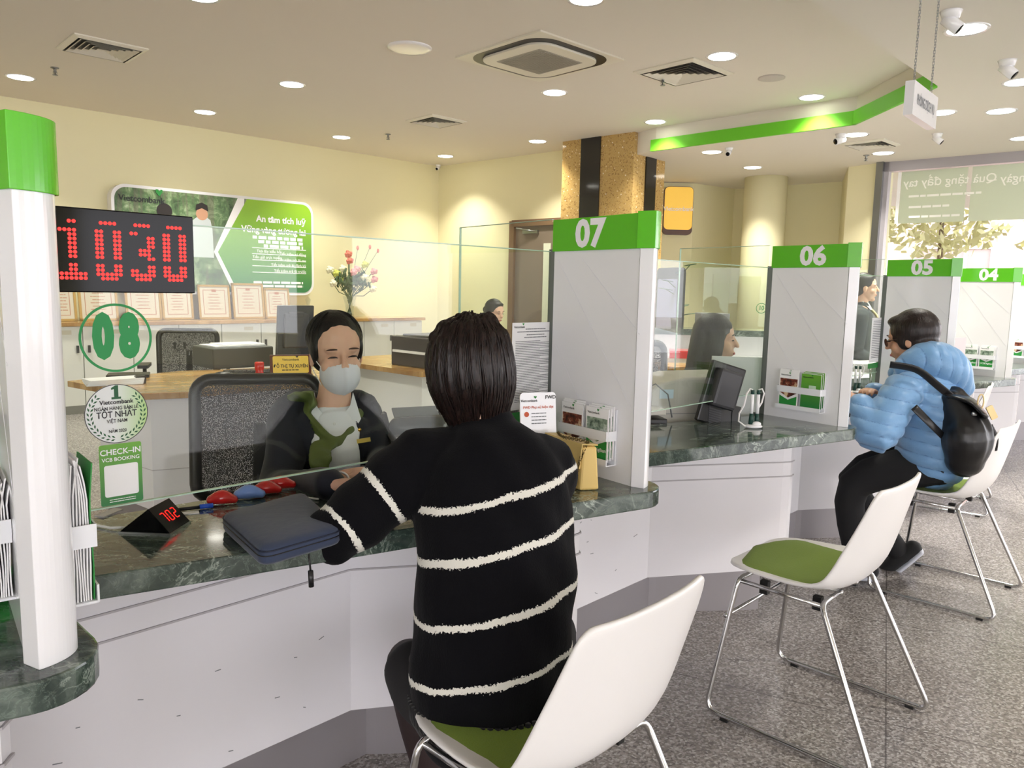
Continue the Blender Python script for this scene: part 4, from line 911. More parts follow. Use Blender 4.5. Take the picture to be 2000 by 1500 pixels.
# ================================================================== CUSTOMER CHAIRS
def make_chair(label, group):
    r = thing('visitor_chair', label, 'chair', (0, 0, 0), group)      # front is +y
    prof = [(.262, .452, .10, .0), (.25, .456, .165, .004), (.2, .456, .20, .010), (.12, .450, .216, .018), (.03, .443, .224, .028), (-.04, .444, .228, .040), (-.085, .458, .229, .05),
            (-.115, .49, .227, .052), (-.135, .54, .222, .048), (-.152, .61, .212, .038), (-.166, .67, .202, .028), (-.176, .72, .193, .02), (-.183, .752, .184, .016), (-.187, .766, .160, .014)]
    n = 18; vs = []
    for i, (y, z, hw, lift) in enumerate(prof):
        ty, tz = (prof[min(i+1, len(prof)-1)][0]-prof[max(i-1, 0)][0], prof[min(i+1, len(prof)-1)][1]-prof[max(i-1, 0)][1]); L_ = math.hypot(ty, tz); ny, nz = (tz/L_, -ty/L_)
        if nz < 0 and i < 5: ny, nz = -ny, -nz
        if i >= 5: ny, nz = abs(ny), abs(nz)
        for j in range(n+1):
            u = -1+2*j/n; q = lift*abs(u)**2.6; vs.append((u*hw, y+ny*q, z+nz*q))
    fs = [[i*(n+1)+j, i*(n+1)+j+1, (i+1)*(n+1)+j+1, (i+1)*(n+1)+j] for i in range(len(prof)-1) for j in range(n)]
    mb = MB(); mb.add(vs, fs, True); sh = mb.build('seat_shell', M_PLA, r); md = sh.modifiers.new('s', 'SOLIDIFY'); md.thickness = .012; md.offset = 0; md = sh.modifiers.new('b', 'SUBSURF'); md.levels = 1; md.render_levels = 1
    vs = []; m = 16; A_ = []
    for i in range(m+1):
        t = i/m; y = .245-.345*t; hw = (.2*math.sqrt(max(0, 1-(1-min(t/.28, 1))**2))+.001) if t < .28 else .2-.0*(t-.28); hw = max(hw, .02)
        if t > .8: hw *= math.sqrt(max(.02, 1-((t-.8)/.2)**2))*.9+.1
        zb = np.interp(y, [-.10, -.06, .03, .12, .2, .25], [.470, .448, .443, .450, .456, .456]); lf = np.interp(y, [-.10, .0, .1, .25], [.045, .022, .012, .003])
        A_.append((y, zb, hw, lf))
    for top in (0, 1):
        for (y, zb, hw, lf) in A_:
            for j in range(13):
                u = -1+2*j/12; e = (1-abs(u)**6); vs.append((u*hw, y, zb+lf*(abs(u)*hw/.22)**2.4+.007+(.011*e if top else 0)))
    k = (m+1)*13; fs = []
    for i in range(m):
        for j in range(12): a = i*13+j; fs.append([k+a, k+a+13, k+a+14, k+a+1]); fs.append([a, a+1, a+14, a+13])
    for i in range(m):
        for j in (0, 12): a = i*13+j; fs.append([a, a+13, k+a+13, k+a] if j == 0 else [a, k+a, k+a+13, a+13])
    for j in range(12): fs.append([j, k+j, k+j+1, j+1]); a = m*13+j; fs.append([a, a+1, k+a+1, k+a])
    mb = MB(); mb.add(vs, fs, True); mb.build('seat_pad', M_OLIVE, r)
    def arc(p, q_, s_, rr_=.045, n_=5):
        p, q_, s_ = map(lambda v: np.array(v, float), (p, q_, s_)); a = q_+nrm(p-q_)*rr_; b = q_+nrm(s_-q_)*rr_; return [a*(1-t)**2+2*q_*t*(1-t)+b*t*t for t in [i/n_ for i in range(n_+1)]]
    for sd, nm in ((-1, 'sled_leg'), (1, 'sled_leg')):
        x0, x1 = .19*sd, .245*sd; ft = (x0, .20, .428); fb = (x1, .255, .012); bb = (x1, -.24, .012); bt = (x0, -.05, .424); ci = (.05*sd, .19, .432); cj = (.05*sd, -.05, .424)
        path = [ci]+arc(ci, ft, fb, .03)+arc(ft, fb, bb)+arc(fb, bb, bt)+arc(bb, bt, cj, .03)+[cj]
        mb = MB(); mb.tube(path, .0075, 10); mb.build(nm, M_CHR, r)
        for y in (.19, -.18): mb = MB(); mb.obox((x1, y, .004), (.008, 0, 0), (0, .012, 0), (0, 0, .005)); mb.build('foot_pad', M_FOOT, r)
    mb = MB(); mb.tube([(-.18, .20, .42), (-.18, -.05, .416)], .007, 8); mb.tube([(.18, .20, .42), (.18, -.05, .416)], .007, 8); mb.tube([(-.213, .224, .31), (.213, .224, .31)], .0065, 8)
    mb.tube([(-.06, .20, .43), (-.06, -.06, .424)], .006, 8); mb.tube([(.06, .20, .43), (.06, -.06, .424)], .006, 8); mb.build('cross_bar', M_CHR, r)
    for x in (-.17, .17):
        for y in (.14, -.02): mb = MB(); mb.obox((x*.8, y, .405), (.01, 0, 0), (0, .012, 0), (0, 0, .02)); mb.build('bumper', M_FOOT, r)
    return r
GC = 'white shell chairs with green seat pads'
ch = make_chair('empty white shell chair with green pad and chrome sled legs in the middle foreground', GC)
def yaw(d): return math.atan2(-d[0], d[1])
ch.location = (.967, 2.215, 0); ch.rotation_euler = (0, 0, yaw(E2))
chA = dup(ch, (.115, 1.35, 0), yaw(E2), 'white shell chair with green pad on which the striped-sweater customer sits')
chC = dup(ch, (1.93, 3.24, 0), yaw(E2), 'white shell chair with green pad on which the blue-jacket customer sits')
chD = dup(ch, (2.74, 4.70, 0), yaw((-.83, .55)), 'farthest white shell chair, its back edge showing above the black backpack')

# ================================================================== THINGS ON THE COUNTERS
# brochure holders
def brochure(name, lab, c, R_, U_, hw, hh, kind, group, off=0):
    N_ = np.cross(R_, U_); r = thing(name, lab, 'brochure', c, group)
    mb = MB(); mb.obox(c, R_*hw, U_*hh, N_*.0012); mb.build('cover', M_WHT, r)
    def q(poly, m, nm, o): mb = MB(); rpoly(mb, c, R_, U_, [(x*hw, y*hh) for x, y in poly], o); mb.build(nm, m, r)
    if kind == 'street':
        q([(.9, .62), (-.9, .62), (-.9, -.05), (0, -.3), (.9, -.05)], MATS['print street'], 'photo', .0018)
        q([(.9, -.2), (0, -.42), (-.9, -.2), (-.9, -.95), (.9, -.95)], M_LOGO, 'green_foot', .0022)
        txt('title', 'VCBDigibank', hw*.34, c+U_*-.58*hh+R_*hw*.15, R_, U_, M_WHT, r, off=.0026, bold=.01)
    elif kind == 'brown':
        q([(.9, .6), (-.9, .6), (-.9, -.2), (0, -.5), (.9, -.2)], MATS['print interior'], 'photo', .0018)
        q([(.9, -.38), (0, -.62), (-.9, -.38), (-.9, -.95), (.9, -.95)], M_LOGO, 'green_foot', .0022)
    else:
        q([(.98, .98), (-.98, .98), (-.98, -.98), (.98, -.98)], M_GRAD, 'green_face', .0018)
        q([(.5, .35), (-.2, .35), (-.2, .05), (.5, .05)], MATS['print pale patch'], 'patch', .0022)
    logo('word_mark', c+U_*hh*.8-R_*hw*.3, R_, U_, hw*.2, M_LOGO, r, off=.0024)
    return r
def t_pr(name, cols):
    t = NT(name, .4); t.color(t.ramp(t.noise(42, 4, .6), cols)); return t.m
t_pr('print street', [(.35, (60, 84, 70)), (.5, (150, 170, 150)), (.65, (226, 230, 224))]); t_pr('print interior', [(.38, (60, 28, 22)), (.5, (130, 60, 44)), (.62, (226, 200, 160))]); mat('print pale patch', (206, 232, 206), .5)
def holder(k, kinds, lab, side=-1, u0=.17, u1=.36, zb=.822, lean=0):
    a = Q(k, -.006, .045, 0); b = Q(k, .05, .43, 0); D_ = nrm(a-b); N_ = np.cross(D_, UP); L_ = np.linalg.norm(a-b)
    cu = lambda t, z, o: b+D_*t+UP*z+N_*o
    t0, t1 = .075, .270; r = thing('brochure_holder', lab, 'brochure holder', cu((t0+t1)/2, zb, .02), 'white brochure holders on the partitions')
    mb = MB(); mb.obox(cu((t0+t1)/2, zb+.072, .003), D_*(t1-t0)/2, UP*.074, N_*.002); mb.build('back_plate', M_CLEARW, r)
    mb = MB(); zz = zb+.078
    path = [cu(t0, zz, .004), cu(t0, zz, .03), cu(t0+.006, zz, .036), cu(t1-.006, zz, .036), cu(t1, zz, .03), cu(t1, zz, .004)]
    for i in range(len(path)-1): d_ = path[i+1]-path[i]; mb.obox((path[i]+path[i+1])/2, d_/2*1.04, np.cross(nrm(d_), UP)*.0013, UP*.013)
    mb.build('retaining_band', M_CLEARW, r)
    mb = MB(); mb.obox(cu((t0+t1)/2, zb, .018), D_*(t1-t0)/2, UP*.0015, N_*.018); mb.obox(cu((t0+t1)/2, zb+.008, .036), D_*(t1-t0)/2, UP*.008, N_*.0015); mb.build('tray', M_CLEARW, r)
    hw = (t1-t0)/4-.006
    for i, kd in enumerate(kinds):
        tt = t0+(t1-t0)*(.25+.5*i)
        for j in range(3):
            c = cu(tt+.003*j*(1 if i else -1), zb+.078+.004*j, .026-.007*j)
            nm = {1: 'near the yellow bag', 2: 'on the 06 partition', 4: 'on the 04 partition', 5: 'at the right frame edge'}.get(k, '')
            brochure('brochure', '%s brochure, %s, %s slot %s' % ({'street': 'green-footed street photo', 'brown': 'brown interior photo', 'green': 'plain green'}[kd], ['front', 'second', 'rearmost'][j], ['left', 'right'][i], nm), c, D_, UP, hw, .07, kd, 'brochures in the partition holders')
    return r
holder(1, ('brown', 'street'), 'white acrylic brochure holder above the yellow handbag')
holder(2, ('brown', 'green'), 'white acrylic brochure holder right of the pen stand')
holder(4, ('street', 'street'), 'white acrylic brochure holder beyond the blue hood')
holder(5, ('brown', 'brown'), 'white acrylic brochure holder on the partition at the right edge')
# brochures seen edge-on at the near post, both faces
for side in (1, -1):
    k = 0
    if side == 1: a = Q(k, .05, .05, 0); b = Q(k, .088, .43, 0)
    else: a = Q(k, -.006, .045, 0); b = Q(k, .05, .43, 0)
    D_ = nrm(b-a); N_ = np.cross(D_, UP); 
    if np.dot(N_, E1)*side < 0: N_ = -N_
    cu = lambda t, z, o: a+D_*t+UP*z+N_*o
    zb = .822 if side == 1 else .83
    lab = 'white brochure holder crammed with brochures, %s side of the near white post' % ('right' if side == 1 else 'left')
    t0, t1 = (.03, .135) if side == 1 else (.10, .205)
    r = thing('brochure_holder', lab, 'brochure holder', cu(t0, zb, 0), 'white brochure holders on the partitions')
    D0 = .050 if side == 1 else .034
    mb = MB(); zz = zb+.098
    path = [cu(t0, zz, .001), cu(t0, zz, D0), cu(t1, zz, D0), cu(t1, zz, .001)]
    for i in range(3): d_ = path[i+1]-path[i]; mb.obox((path[i]+path[i+1])/2, d_/2*1.02, np.cross(nrm(d_), UP)*.0013, UP*.0165)
    mb.build('retaining_band', M_CLEARW, r)
    mb = MB(); mb.obox(cu((t0+t1)/2, zb, D0/2), D_*(t1-t0)/2, N_*D0/2, UP*.0016); mb.obox(cu((t0+t1)/2, zb+.012, D0), D_*(t1-t0)/2, N_*.0014, UP*.013); mb.build('tray', M_CLEARW, r)
    rs = np.random.RandomState(11+side); nB = 13 if side == 1 else 9
    for i in range(nB):
        o = .004+(D0-.008)*i/(nB-1); tall = .200+rs.uniform(-.006, .008) if side == 1 else .17+rs.uniform(-.01, .01)
        bend = rs.uniform(-.012, .012); pts = []
        mb = MB(); n = 8; vs = []
        for j in range(n+1):
            v = j/n; oo = o+bend*max(0, v-.8)*5*.9*(1 if v > .8 else 0)+.0008*math.sin(v*9+i)
            for t in (t0+.006, t1-.006):
                for th in (-.0009, .0009): vs.append(cu(t, zb+.002+tall*v, oo+th))
        fs = []
        for j in range(n):
            q0 = j*4; q1 = q0+4; fs += [[q0, q0+1, q1+1, q1], [q0+2, q1+2, q1+3, q0+3], [q0, q1, q1+2, q0+2], [q0+1, q0+3, q1+3, q1+1]]
        fs += [[0, 2, 3, 1], [n*4, n*4+1, n*4+3, n*4+2]]
        mb.add(vs, fs); br_ = mb.build('brochure', M_LOGO if i == nB-1 and side == 1 else M_PAPER)
        tag(br_, ('green brochure outermost in the right-hand holder of the near post' if i == nB-1 and side == 1 else 'thin white brochure standing on edge in the %s-hand holder of the near post' % ('right' if side == 1 else 'left')), 'brochure', 'edge-on brochures %s of the near post' % ('right' if side == 1 else 'left'))
# triangular queue display with 702
q = [pz(x, y, ZT) for x, y in ((233, 1042), (332, 1046), (354, 1011))]
tb = thing('queue_display', 'small black wedge display with red digits 702 on the marble', 'display', sum(q)/3)
X_ = nrm(q[1]-q[0]); Y_ = nrm(np.array([-X_[1], X_[0], 0])); L_ = np.linalg.norm(q[1]-q[0]); Dp = .085
mb = MB(); o = q[0]
tri = [o+UP*.004, q[1]+UP*.004, o+X_*L_*.58+UP*.052]; back = [p+Y_*Dp for p in tri]
mb.add(tri+back, [[0, 1, 2], [3, 5, 4], [0, 3, 4, 1], [1, 4, 5, 2], [2, 5, 3, 0]]); mb.build('body', M_BLKG, tb, bevel=.0015)
mb = MB(); mb.obox(o+X_*L_/2+Y_*Dp/2+UP*.002, X_*L_/2*1.02, Y_*Dp/2*1.02, UP*.002); mb.build('silver_base', M_STEEL, tb)
R2 = nrm(back[1]-tri[1]); U2 = nrm(tri[2]-tri[1]); fc = (tri[1]+tri[2]+back[1]+back[2])/4
def seg(ch_, c, s): 
    S7 = {'7': 'abc', '0': 'abcdef', '2': 'abged'}; G = {'a': ((-.5, 1), (.5, 1)), 'b': ((.5, 1), (.5, 0)), 'c': ((.5, 0), (.5, -1)), 'd': ((-.5, -1), (.5, -1)), 'e': ((-.5, 0), (-.5, -1)), 'f': ((-.5, 1), (-.5, 0)), 'g': ((-.5, 0), (.5, 0))}
    for x in S7[ch_]:
        (x0, y0), (x1, y1) = G[x]; a_ = c+R2*x0*s+U2*y0*s; b_ = c+R2*x1*s+U2*y1*s; d_ = nrm(b_-a_); n_ = np.cross(R2, U2); ms.obox((a_+b_)/2, (b_-a_)/2*.86, np.cross(n_, d_)*.0011, n_*.0004)
ms = MB(); nn_ = np.cross(R2, U2)
for i, ch_ in enumerate('702'): seg(ch_, fc+R2*(-.02+.02*i)+nn_*.0008, .0115)
ms.build('red_digits', mat('red segment', (230, 30, 30), .5, emit=(255, 36, 30), es=.9), tb)
mb = MB(); mb.tube([o+UP*.006+Y_*.02, o-X_*.03+UP*.004+Y_*.02, o-X_*.07+UP*.004+Y_*.035, o-X_*.13+UP*.006+Y_*.05], .0028, 8); mb.build('cable', M_PLA, tb)
# staplers/sponges row: red and blue stamp boxes along the back edge
for i, ((x, y), m_, sz, lab) in enumerate((((434, 985), M_RED, .03, 'red glossy thumb-pad box, leftmost of the row on the marble'), ((487, 974), M_BLUE, .032, 'pale blue box in the row on the marble'), ((521, 965), M_RED, .031, 'red glossy box, middle of the row right of the blue box'), ((548, 955), M_RED, .033, 'red glossy box at the right end of the row near the teller'))):
    c = pz(x, y, ZT); r = thing('moistener_box', lab, 'desk box', c, 'red and blue boxes on the marble'); a_ = .35; X2 = np.array([math.cos(a_), math.sin(a_), 0]); Y2 = np.array([-math.sin(a_), math.cos(a_), 0])
    mb = MB(); mb.loft([c-X2*sz*.75+UP*.012, c+UP*.017, c+X2*sz*.85+UP*.010], [(sz*.5, .011), (sz*.66, .0165), (sz*.5, .009)], side=Y2, n=20); mb.build('lid', m_, r)
    mb = MB(); mb.loft([c-X2*sz*.8+UP*.005, c+X2*sz*.9+UP*.005], [(sz*.6, .005), (sz*.55, .005)], side=Y2, n=16); mb.build('base', M_ACRY, r)
c = pz(390, 995, ZT); r = thing('pen', 'thin pen with blue grip lying on the marble left of the red box', 'pen', c); d_ = nrm([.9, .5, 0]); mb = MB(); mb.tube([c-d_*.045+UP*.005, c+d_*.0+UP*.005], .004, 8); mb.build('barrel', M_BLK, r); mb = MB(); mb.tube([c+UP*.006, c+d_*.028+UP*.006], .0055, 8); mb.build('grip', mat('blue grip', (40, 90, 210), .4), r)
c = pz(367, 1003, ZT); mb = MB(); mb.obox(c+UP*.001, (.02, .01, 0), (-.004, .008, 0), UP*.001); tag(mb.build('paper_scrap', M_PAPER), 'small folded paper scrap between wedge display and pen', 'paper scrap')
c = pz(213, 1003, ZT); mb = MB(); mb.obox(c+UP*.0015, (.012, -.004, 0), (.006, .03, 0), UP*.0015); tag(mb.build('note_card', M_LAMD), 'small pale card on the marble below the check-in card', 'card')
# navy laptop sleeve
SL = [pz(x, y, ZT+.012)[:2] for x, y in ((430, 1022), (592, 976), (672, 1050), (512, 1098))]
SL = [np.array(p) for p in SL]; cS = sum(SL)/4; r = thing('laptop_sleeve', 'navy padded laptop sleeve lying on the marble', 'laptop sleeve', (cS[0], cS[1], ZT))
def rounded(poly, rad=.03, n=5):
    o = []
    for i in range(len(poly)):
        p, q_, s_ = poly[i-1], poly[i], poly[(i+1) % len(poly)]; a = q_+(p-q_)/np.linalg.norm(p-q_)*rad; b = q_+(s_-q_)/np.linalg.norm(s_-q_)*rad
        o += [a*(1-t)**2+2*q_*t*(1-t)+b*t*t for t in [j/n for j in range(n+1)]]
    return o
o = rounded(SL); vs = []; lay = [(.97, .000), (1.0, .006), (1.0, .024), (.97, .031), (.86, .036), (.5, .038)]
for (s_, z) in lay: vs += [(*(cS+(p-cS)*s_), ZT+.001+z) for p in o]
n = len(o); fs = [[i*n+j, i*n+(j+1) % n, (i+1)*n+(j+1) % n, (i+1)*n+j] for i in range(len(lay)-1) for j in range(n)]+[list(range(n))[::-1], [(len(lay)-1)*n+j for j in range(n)]]
mb = MB(); mb.add(vs, fs, True); mb.build('body', mat('navy padded nylon', (44, 56, 82), .75, bump=(35, .35, .004), sheen=.2), r)
mb = MB(); mb.tube([(*(cS+(p-cS)*1.003), ZT+.0265) for p in o], .0016, 6, closed=True); mb.build('piping', mat('dark navy piping', (26, 34, 54), .6), r)
mb = MB(); z_ = [(*(cS+(p-cS)*1.006), ZT+.018) for p in o]; mb.tube(z_, .0012, 6, closed=True); mb.build('zip_line', M_BLK, r)
e = pz(603, 1082, ZT+.016); mb = MB(); mb.tube([e, e+[.004, -.004, -.03]], .0018, 6); mb.tube([e+[.004, -.004, -.03], e+[.005, -.004, -.06]], .005, 8); mb.build('zip_pull', M_BLK, r)
# white ring cable and short cable by the teller's hand
c = pz(664, 960, ZT); mb = MB(); mb.tube([c+np.array([math.cos(t)*.022, .004*math.sin(t*2), .024+math.sin(t)*.024]) for t in np.linspace(-.9, 3.9, 18)], .0028, 8); tag(mb.build('cable_loop', M_PLA), 'white cable loop standing on the marble by the teller\'s wrist', 'cable')
mb = MB(); mb.tube([pz(588, 972, ZT)+UP*.003, pz(604, 975, ZT)+UP*.003, pz(622, 978, ZT)+UP*.004], .0025, 8); tag(mb.build('cable_end', M_PLA), 'short white cable on the marble behind the laptop sleeve', 'cable')
# pen stand
def pen_stand(c, lab, s=1.0):
    c = np.array(c); r = thing('pen_stand', lab, 'pen stand', c, 'counter pen stands')
    mb = MB(); mb.ell(c+UP*.006*s, (.028*s, 0, 0), (0, .022*s, 0), (0, 0, .007*s), 24, 8); mb.ell(c+np.array([.008, -.006, .014])*s, (.014*s, 0, 0), (0, .01*s, 0), (0, 0, .008*s), 16, 8); mb.build('base', M_LAMG, r)
    M_TG = mat('dark green pen socket', (16, 62, 54), .4)
    for x in (-.008, .010):
        mb = MB(); mb.tube([c+np.array([x, 0, .012])*s, c+np.array([x*.9, 0, .045])*s], [.008*s, .0065*s], 12); mb.build('socket', M_TG, r)
        mb = MB(); mb.tube([c+np.array([x, 0, .045])*s, c+np.array([x, 0, .105])*s], .0052*s, 12); pn_ = mb.build('pen', M_LAMG, r)
        mb = MB(); mb.tube([c+np.array([x, 0, .105])*s, c+np.array([x, 0, .118])*s], .0055*s, 12); mb.build('cap', M_TG, pn_)
    mb = MB(); P_ = [(-.008, 0, .118), (-.016, 0, .122), (-.026, 0, .105), (-.032, 0, .07), (-.045, 0, .045), (-.046, 0, .02), (-.028, -.004, .007), (-.018, -.004, .005)]
    mb.tube([c+np.array(p)*s for p in P_], .0026*s, 8); mb.build('cord', M_PLA, r)
    mb = MB(); P_ = [(.010, 0, .118), (.02, 0, .122), (.027, 0, .108), (.022, 0, .08), (.01, .004, .055), (.004, .004, .03)]; mb.tube([c+np.array(p)*s for p in P_], .0026*s, 8); mb.build('cord', M_PLA, r)
pen_stand(pz(1471, 836, ZT), 'white and dark green pen stand with two corded pens on the 07-06 counter', 1.22)
pen_stand(pz(1672, 768, ZT), 'pen stand with white corded pens behind the 06 partition edge', 1.2)
# yellow bag
b0 = pz(1110, 962, ZT); b1 = pz(1168, 955, ZT); A_ = pz(1150, 960, ZT)+[-.02, .02, 0]
bx = nrm(np.array([.50, -.86, 0])); by = nrm(np.array([.97, .22, 0])); bc = pz(1150, 958, ZT)-bx*.085
r = thing('handbag', 'pale yellow flap handbag with a chain strap on the marble', 'handbag', bc)
mb = MB(); W_, D_, H_ = .088, .026, .112
prof = [(-W_, 0), (W_, 0), (W_*.96, H_), (-W_*.96, H_)]
vs = []
for s_ in (-1, 1):
    for (x, z) in prof: vs.append(bc+bx*x+by*s_*(D_ if z == 0 else D_*.72)+UP*(z+.001))
mb.add(vs, [[0, 1, 2, 3], [7, 6, 5, 4], [0, 4, 5, 1], [1, 5, 6, 2], [2, 6, 7, 3], [3, 7, 4, 0]]); mb.build('body', M_YEL, r, bevel=.006)
mb = MB(); fl_ = [(-W_, H_+.003), (W_, H_+.003)]
vs = [bc+bx*x+by*s_*D_*.9+UP*z for (x, z, s_) in ((-W_*.98, H_+.004, .85), (W_*.98, H_+.004, .85), (W_*.98, H_+.006, -.9), (-W_*.98, H_+.006, -.9), (W_*.98, H_*.5, -1.15), (-W_*.98, H_*.5, -1.15))]
mb.add(vs, [[0, 1, 2, 3], [3, 2, 4, 5]]); mb.build('flap', mat('yellow leather flap', (238, 208, 132), .35), r, solid=.004, bevel=.002)
mb = MB(); pth = [bc+bx*W_*.85+by*-.0+UP*(H_+.012), bc+bx*W_*.92-by*.012+UP*(H_*.95), bc+bx*W_*.98-by*.03+UP*(H_*.6), bc+bx*W_*.95-by*.036+UP*(H_*.2), bc+bx*W_*.8-by*.04+UP*.01]
def catm(P_, n):
    o = []
    for i in range(len(P_)-1):
        a, b, c_, d_ = P_[max(i-1, 0)], P_[i], P_[i+1], P_[min(i+2, len(P_)-1)]
        for t in np.linspace(0, 1, n, endpoint=False): o.append(.5*(2*b+(c_-a)*t+(2*a-5*b+4*c_-d_)*t*t+(3*b-a-3*c_+d_)*t**3))
    return o+[P_[-1]]
for pth_ in (pth, [bc-bx*W_*.7+UP*(H_+.012), bc-bx*W_*.1-by*.02+UP*(H_+.010), bc+bx*W_*.5-by*.02+UP*(H_+.014), bc+bx*W_*.9+UP*(H_+.012)]):
    pp_ = catm(pth_, 8)
    for i in range(len(pp_)-1):
        a_, b_ = pp_[i], pp_[i+1]; d_ = b_-a_; L_ = np.linalg.norm(d_); d_ = nrm(d_); sdv = nrm(np.cross(d_, UP if abs(d_[2]) < .9 else bx)); 
        if i % 2: sdv = np.cross(d_, sdv)
        m0 = (a_+b_)/2; mb.tube([m0+d_*math.cos(t)*L_*.75+sdv*math.sin(t)*.0042 for t in np.linspace(0, 2*math.pi, 9)[:-1]], .0011, 5, closed=True)
mb.build('chain_strap', mat('aged brass', (122, 104, 66), .35, .9), r)
# acrylic sign beside the bag
c0 = pz(1050, 905, ZT); fr = nrm([.93, .36, 0]); fu = nrm(UP+np.array([-.1, .25, 0])*.4); fr = nrm(fr-fu*np.dot(fr, fu)); sc = c0+[0, .03, .085]
sc = py(1052, 848, 2.03); r = thing('acrylic_sign', 'white rounded acrylic sign standing on the counter behind the yellow bag', 'sign', (sc[0], sc[1], ZT))
hs_ = (sc[2]-ZT); mb = MB(); rpoly(mb, sc, fr, fu, rr2(.052, hs_*.98, .01), .0, .004); mb.build('plate', M_LAMG, r)
txt('maker_mark', 'FWD', .014, sc+fr*.036+fu*(hs_-.016), fr, fu, M_INK, r, off=.001, bold=.01); logo('word_mark', sc-fr*.026+fu*(hs_-.024), fr, fu, .009, M_LOGO, r, off=.001)
txt('heading', 'FWD Phụ nữ hiện đại', .0095, sc+fu*(hs_-.042), fr, fu, mat('orange print', (226, 96, 50), .5), r, off=.001, bold=.01)
mb = MB(); disc(mb, sc-fr*.034+fu*(hs_-.06), fr, fu, .007, .001, n=16); mb.build('orange_mark', mat('orange print'), r)
mb = MB(); rs = np.random.RandomState(8)
for i in range(4): scribble(mb, sc-fr*.02+fu*(hs_-.058-.009*i), fr, fu, .045, .0022, .001, rs, wmin=.004, wmax=.012)
mb.build('small_print', M_INKG, r)
# money counter by the masked teller
mcn = py(815, 858, 2.45); mcn = np.array([mcn[0], mcn[1], ZT-.03]); X3 = nrm([.9, .43, 0]); Y3 = nrm([-.43, .9, 0]); mcn = py(818, 885, 2.42); mcn[2] = .7326
r = thing('money_counter', 'grey and black banknote counting machine between teller and customer', 'banknote counter', mcn)
for sd in (-1, 1):
    mb = MB(); pr = [(-.12, 0), (.10, 0), (.14, .05), (.10, .10), (.02, .12), (-.06, .19), (-.10, .19), (-.15, .12), (-.15, .04)]
    c_ = mcn+Y3*.0+X3*0; a_ = [c_+X3*.0+Y3*0 for _ in pr]
    vs = [c_+X3*sd*.095+Y3*(-x)*.72+UP*z*.74 for x, z in pr]; vs2 = [v+X3*sd*.02 for v in vs]; n = len(pr)
    mb.add(vs+vs2, [[i, (i+1) % n, n+(i+1) % n, n+i] for i in range(n)]+[list(range(n)), list(range(n, 2*n))[::-1]]); mb.build('side_cheek', M_DGREY, r, bevel=.004)
mb = MB(); mb.obox(mcn+UP*.045, X3*.092, Y3*.09, UP*.04); mb.build('body', M_MGREY, r, bevel=.01)
mb = MB(); mb.loft([mcn+UP*.10-X3*.07, mcn+UP*.10+X3*.07], [(.03, .035), (.03, .035)], side=Y3, n=16); mb.build('feed_roller_cover', mat('translucent grey cover', (92, 94, 98), .2), r)
mb = MB(); mb.obox(mcn+UP*.13+Y3*.02, X3*.075, nrm(Y3+UP*.8)*.04, nrm(UP-Y3*.8)*.003); mb.build('hopper', M_MGREY, r)
mb = MB(); mb.obox(mcn-Y3*.125-X3*.07+UP*.055, X3*.04, nrm(UP+Y3*.3)*.04, Y3*.003); mb.build('white_flap', M_LAMD, r)
# support shelf the machine stands on: lower teller worktop of each bay
for k in (0, 1, 2, 3, 4):
    P_ = [tuple(Q(k, a, b, 0)[:2]) for a, b in ((.98, .72), (1.20, .71), (1.45, .71), (1.60, .71), (1.60, 1.25), (1.15, 1.25))]
    r = thing('teller_desk', 'white lower teller desk behind the marble counter %s' % {0: 'beside the masked teller', 1: 'under the putty-coloured printer', 2: 'of the bay with the blue-jacket customer', 3: 'beyond the blue-jacket customer\'s head', 4: 'at the far end of the row'}[k], 'desk', Q(k, 1.3, .9, 0), 'lower teller desks')
    mb = MB(); mb.prism(P_, .7106, .7326); mb.build('top', M_LAM, r); c2 = sum(np.array(p) for p in P_)/6; mb = MB(); mb.prism([tuple(c2+(np.array(p)-c2)*.93) for p in P_], 0, .7106); mb.build('pedestal', M_LAMD, r)
# white paper under the teller's left hand
q = pz(735, 898, ZT)+[.0, .04, 0]
# putty printer at the second bay
pb_ = pz(1340, 830, ZT)+[0, .17, 0]; pb_[2] = .7326; X4 = nrm([.95, .25, 0]); Y4 = nrm([-.25, .95, 0]); pb_ = pb_+Y4*.12+X4*.03
r = thing('passbook_printer', 'putty-coloured passbook printer behind the glass of the 07-06 counter', 'printer', pb_)
mb = MB(); pr = [(-.20, 0), (.24, 0), (.24, .21), (.0, .205), (-.12, .18), (-.17, .13), (-.20, .10)]
vs = [pb_-Y4*.12+X4*x+UP*z for x, z in pr]; vs2 = [v+Y4*.26 for v in vs]; n = len(pr)
mb.add(vs+vs2, [[i, (i+1) % n, n+(i+1) % n, n+i] for i in range(n)]+[list(range(n))[::-1], list(range(n, 2*n))]); mb.build('casing', M_BEIGE, r, bevel=.01)
mb = MB(); mb.obox(pb_-Y4*.122-X4*.08+UP*.14, X4*.03, Y4*.001, UP*.018); mb.build('label', mat('pale blue label', (200, 220, 234), .5), r)
mb = MB(); mb.obox(pb_-Y4*.1215+X4*.0+UP*.06, X4*.2, Y4*.001, UP*.001); mb.obox(pb_-Y4*.1215+X4*.1+UP*.13, X4*.03, Y4*.001, UP*.001); mb.build('seam', M_MGREY, r)
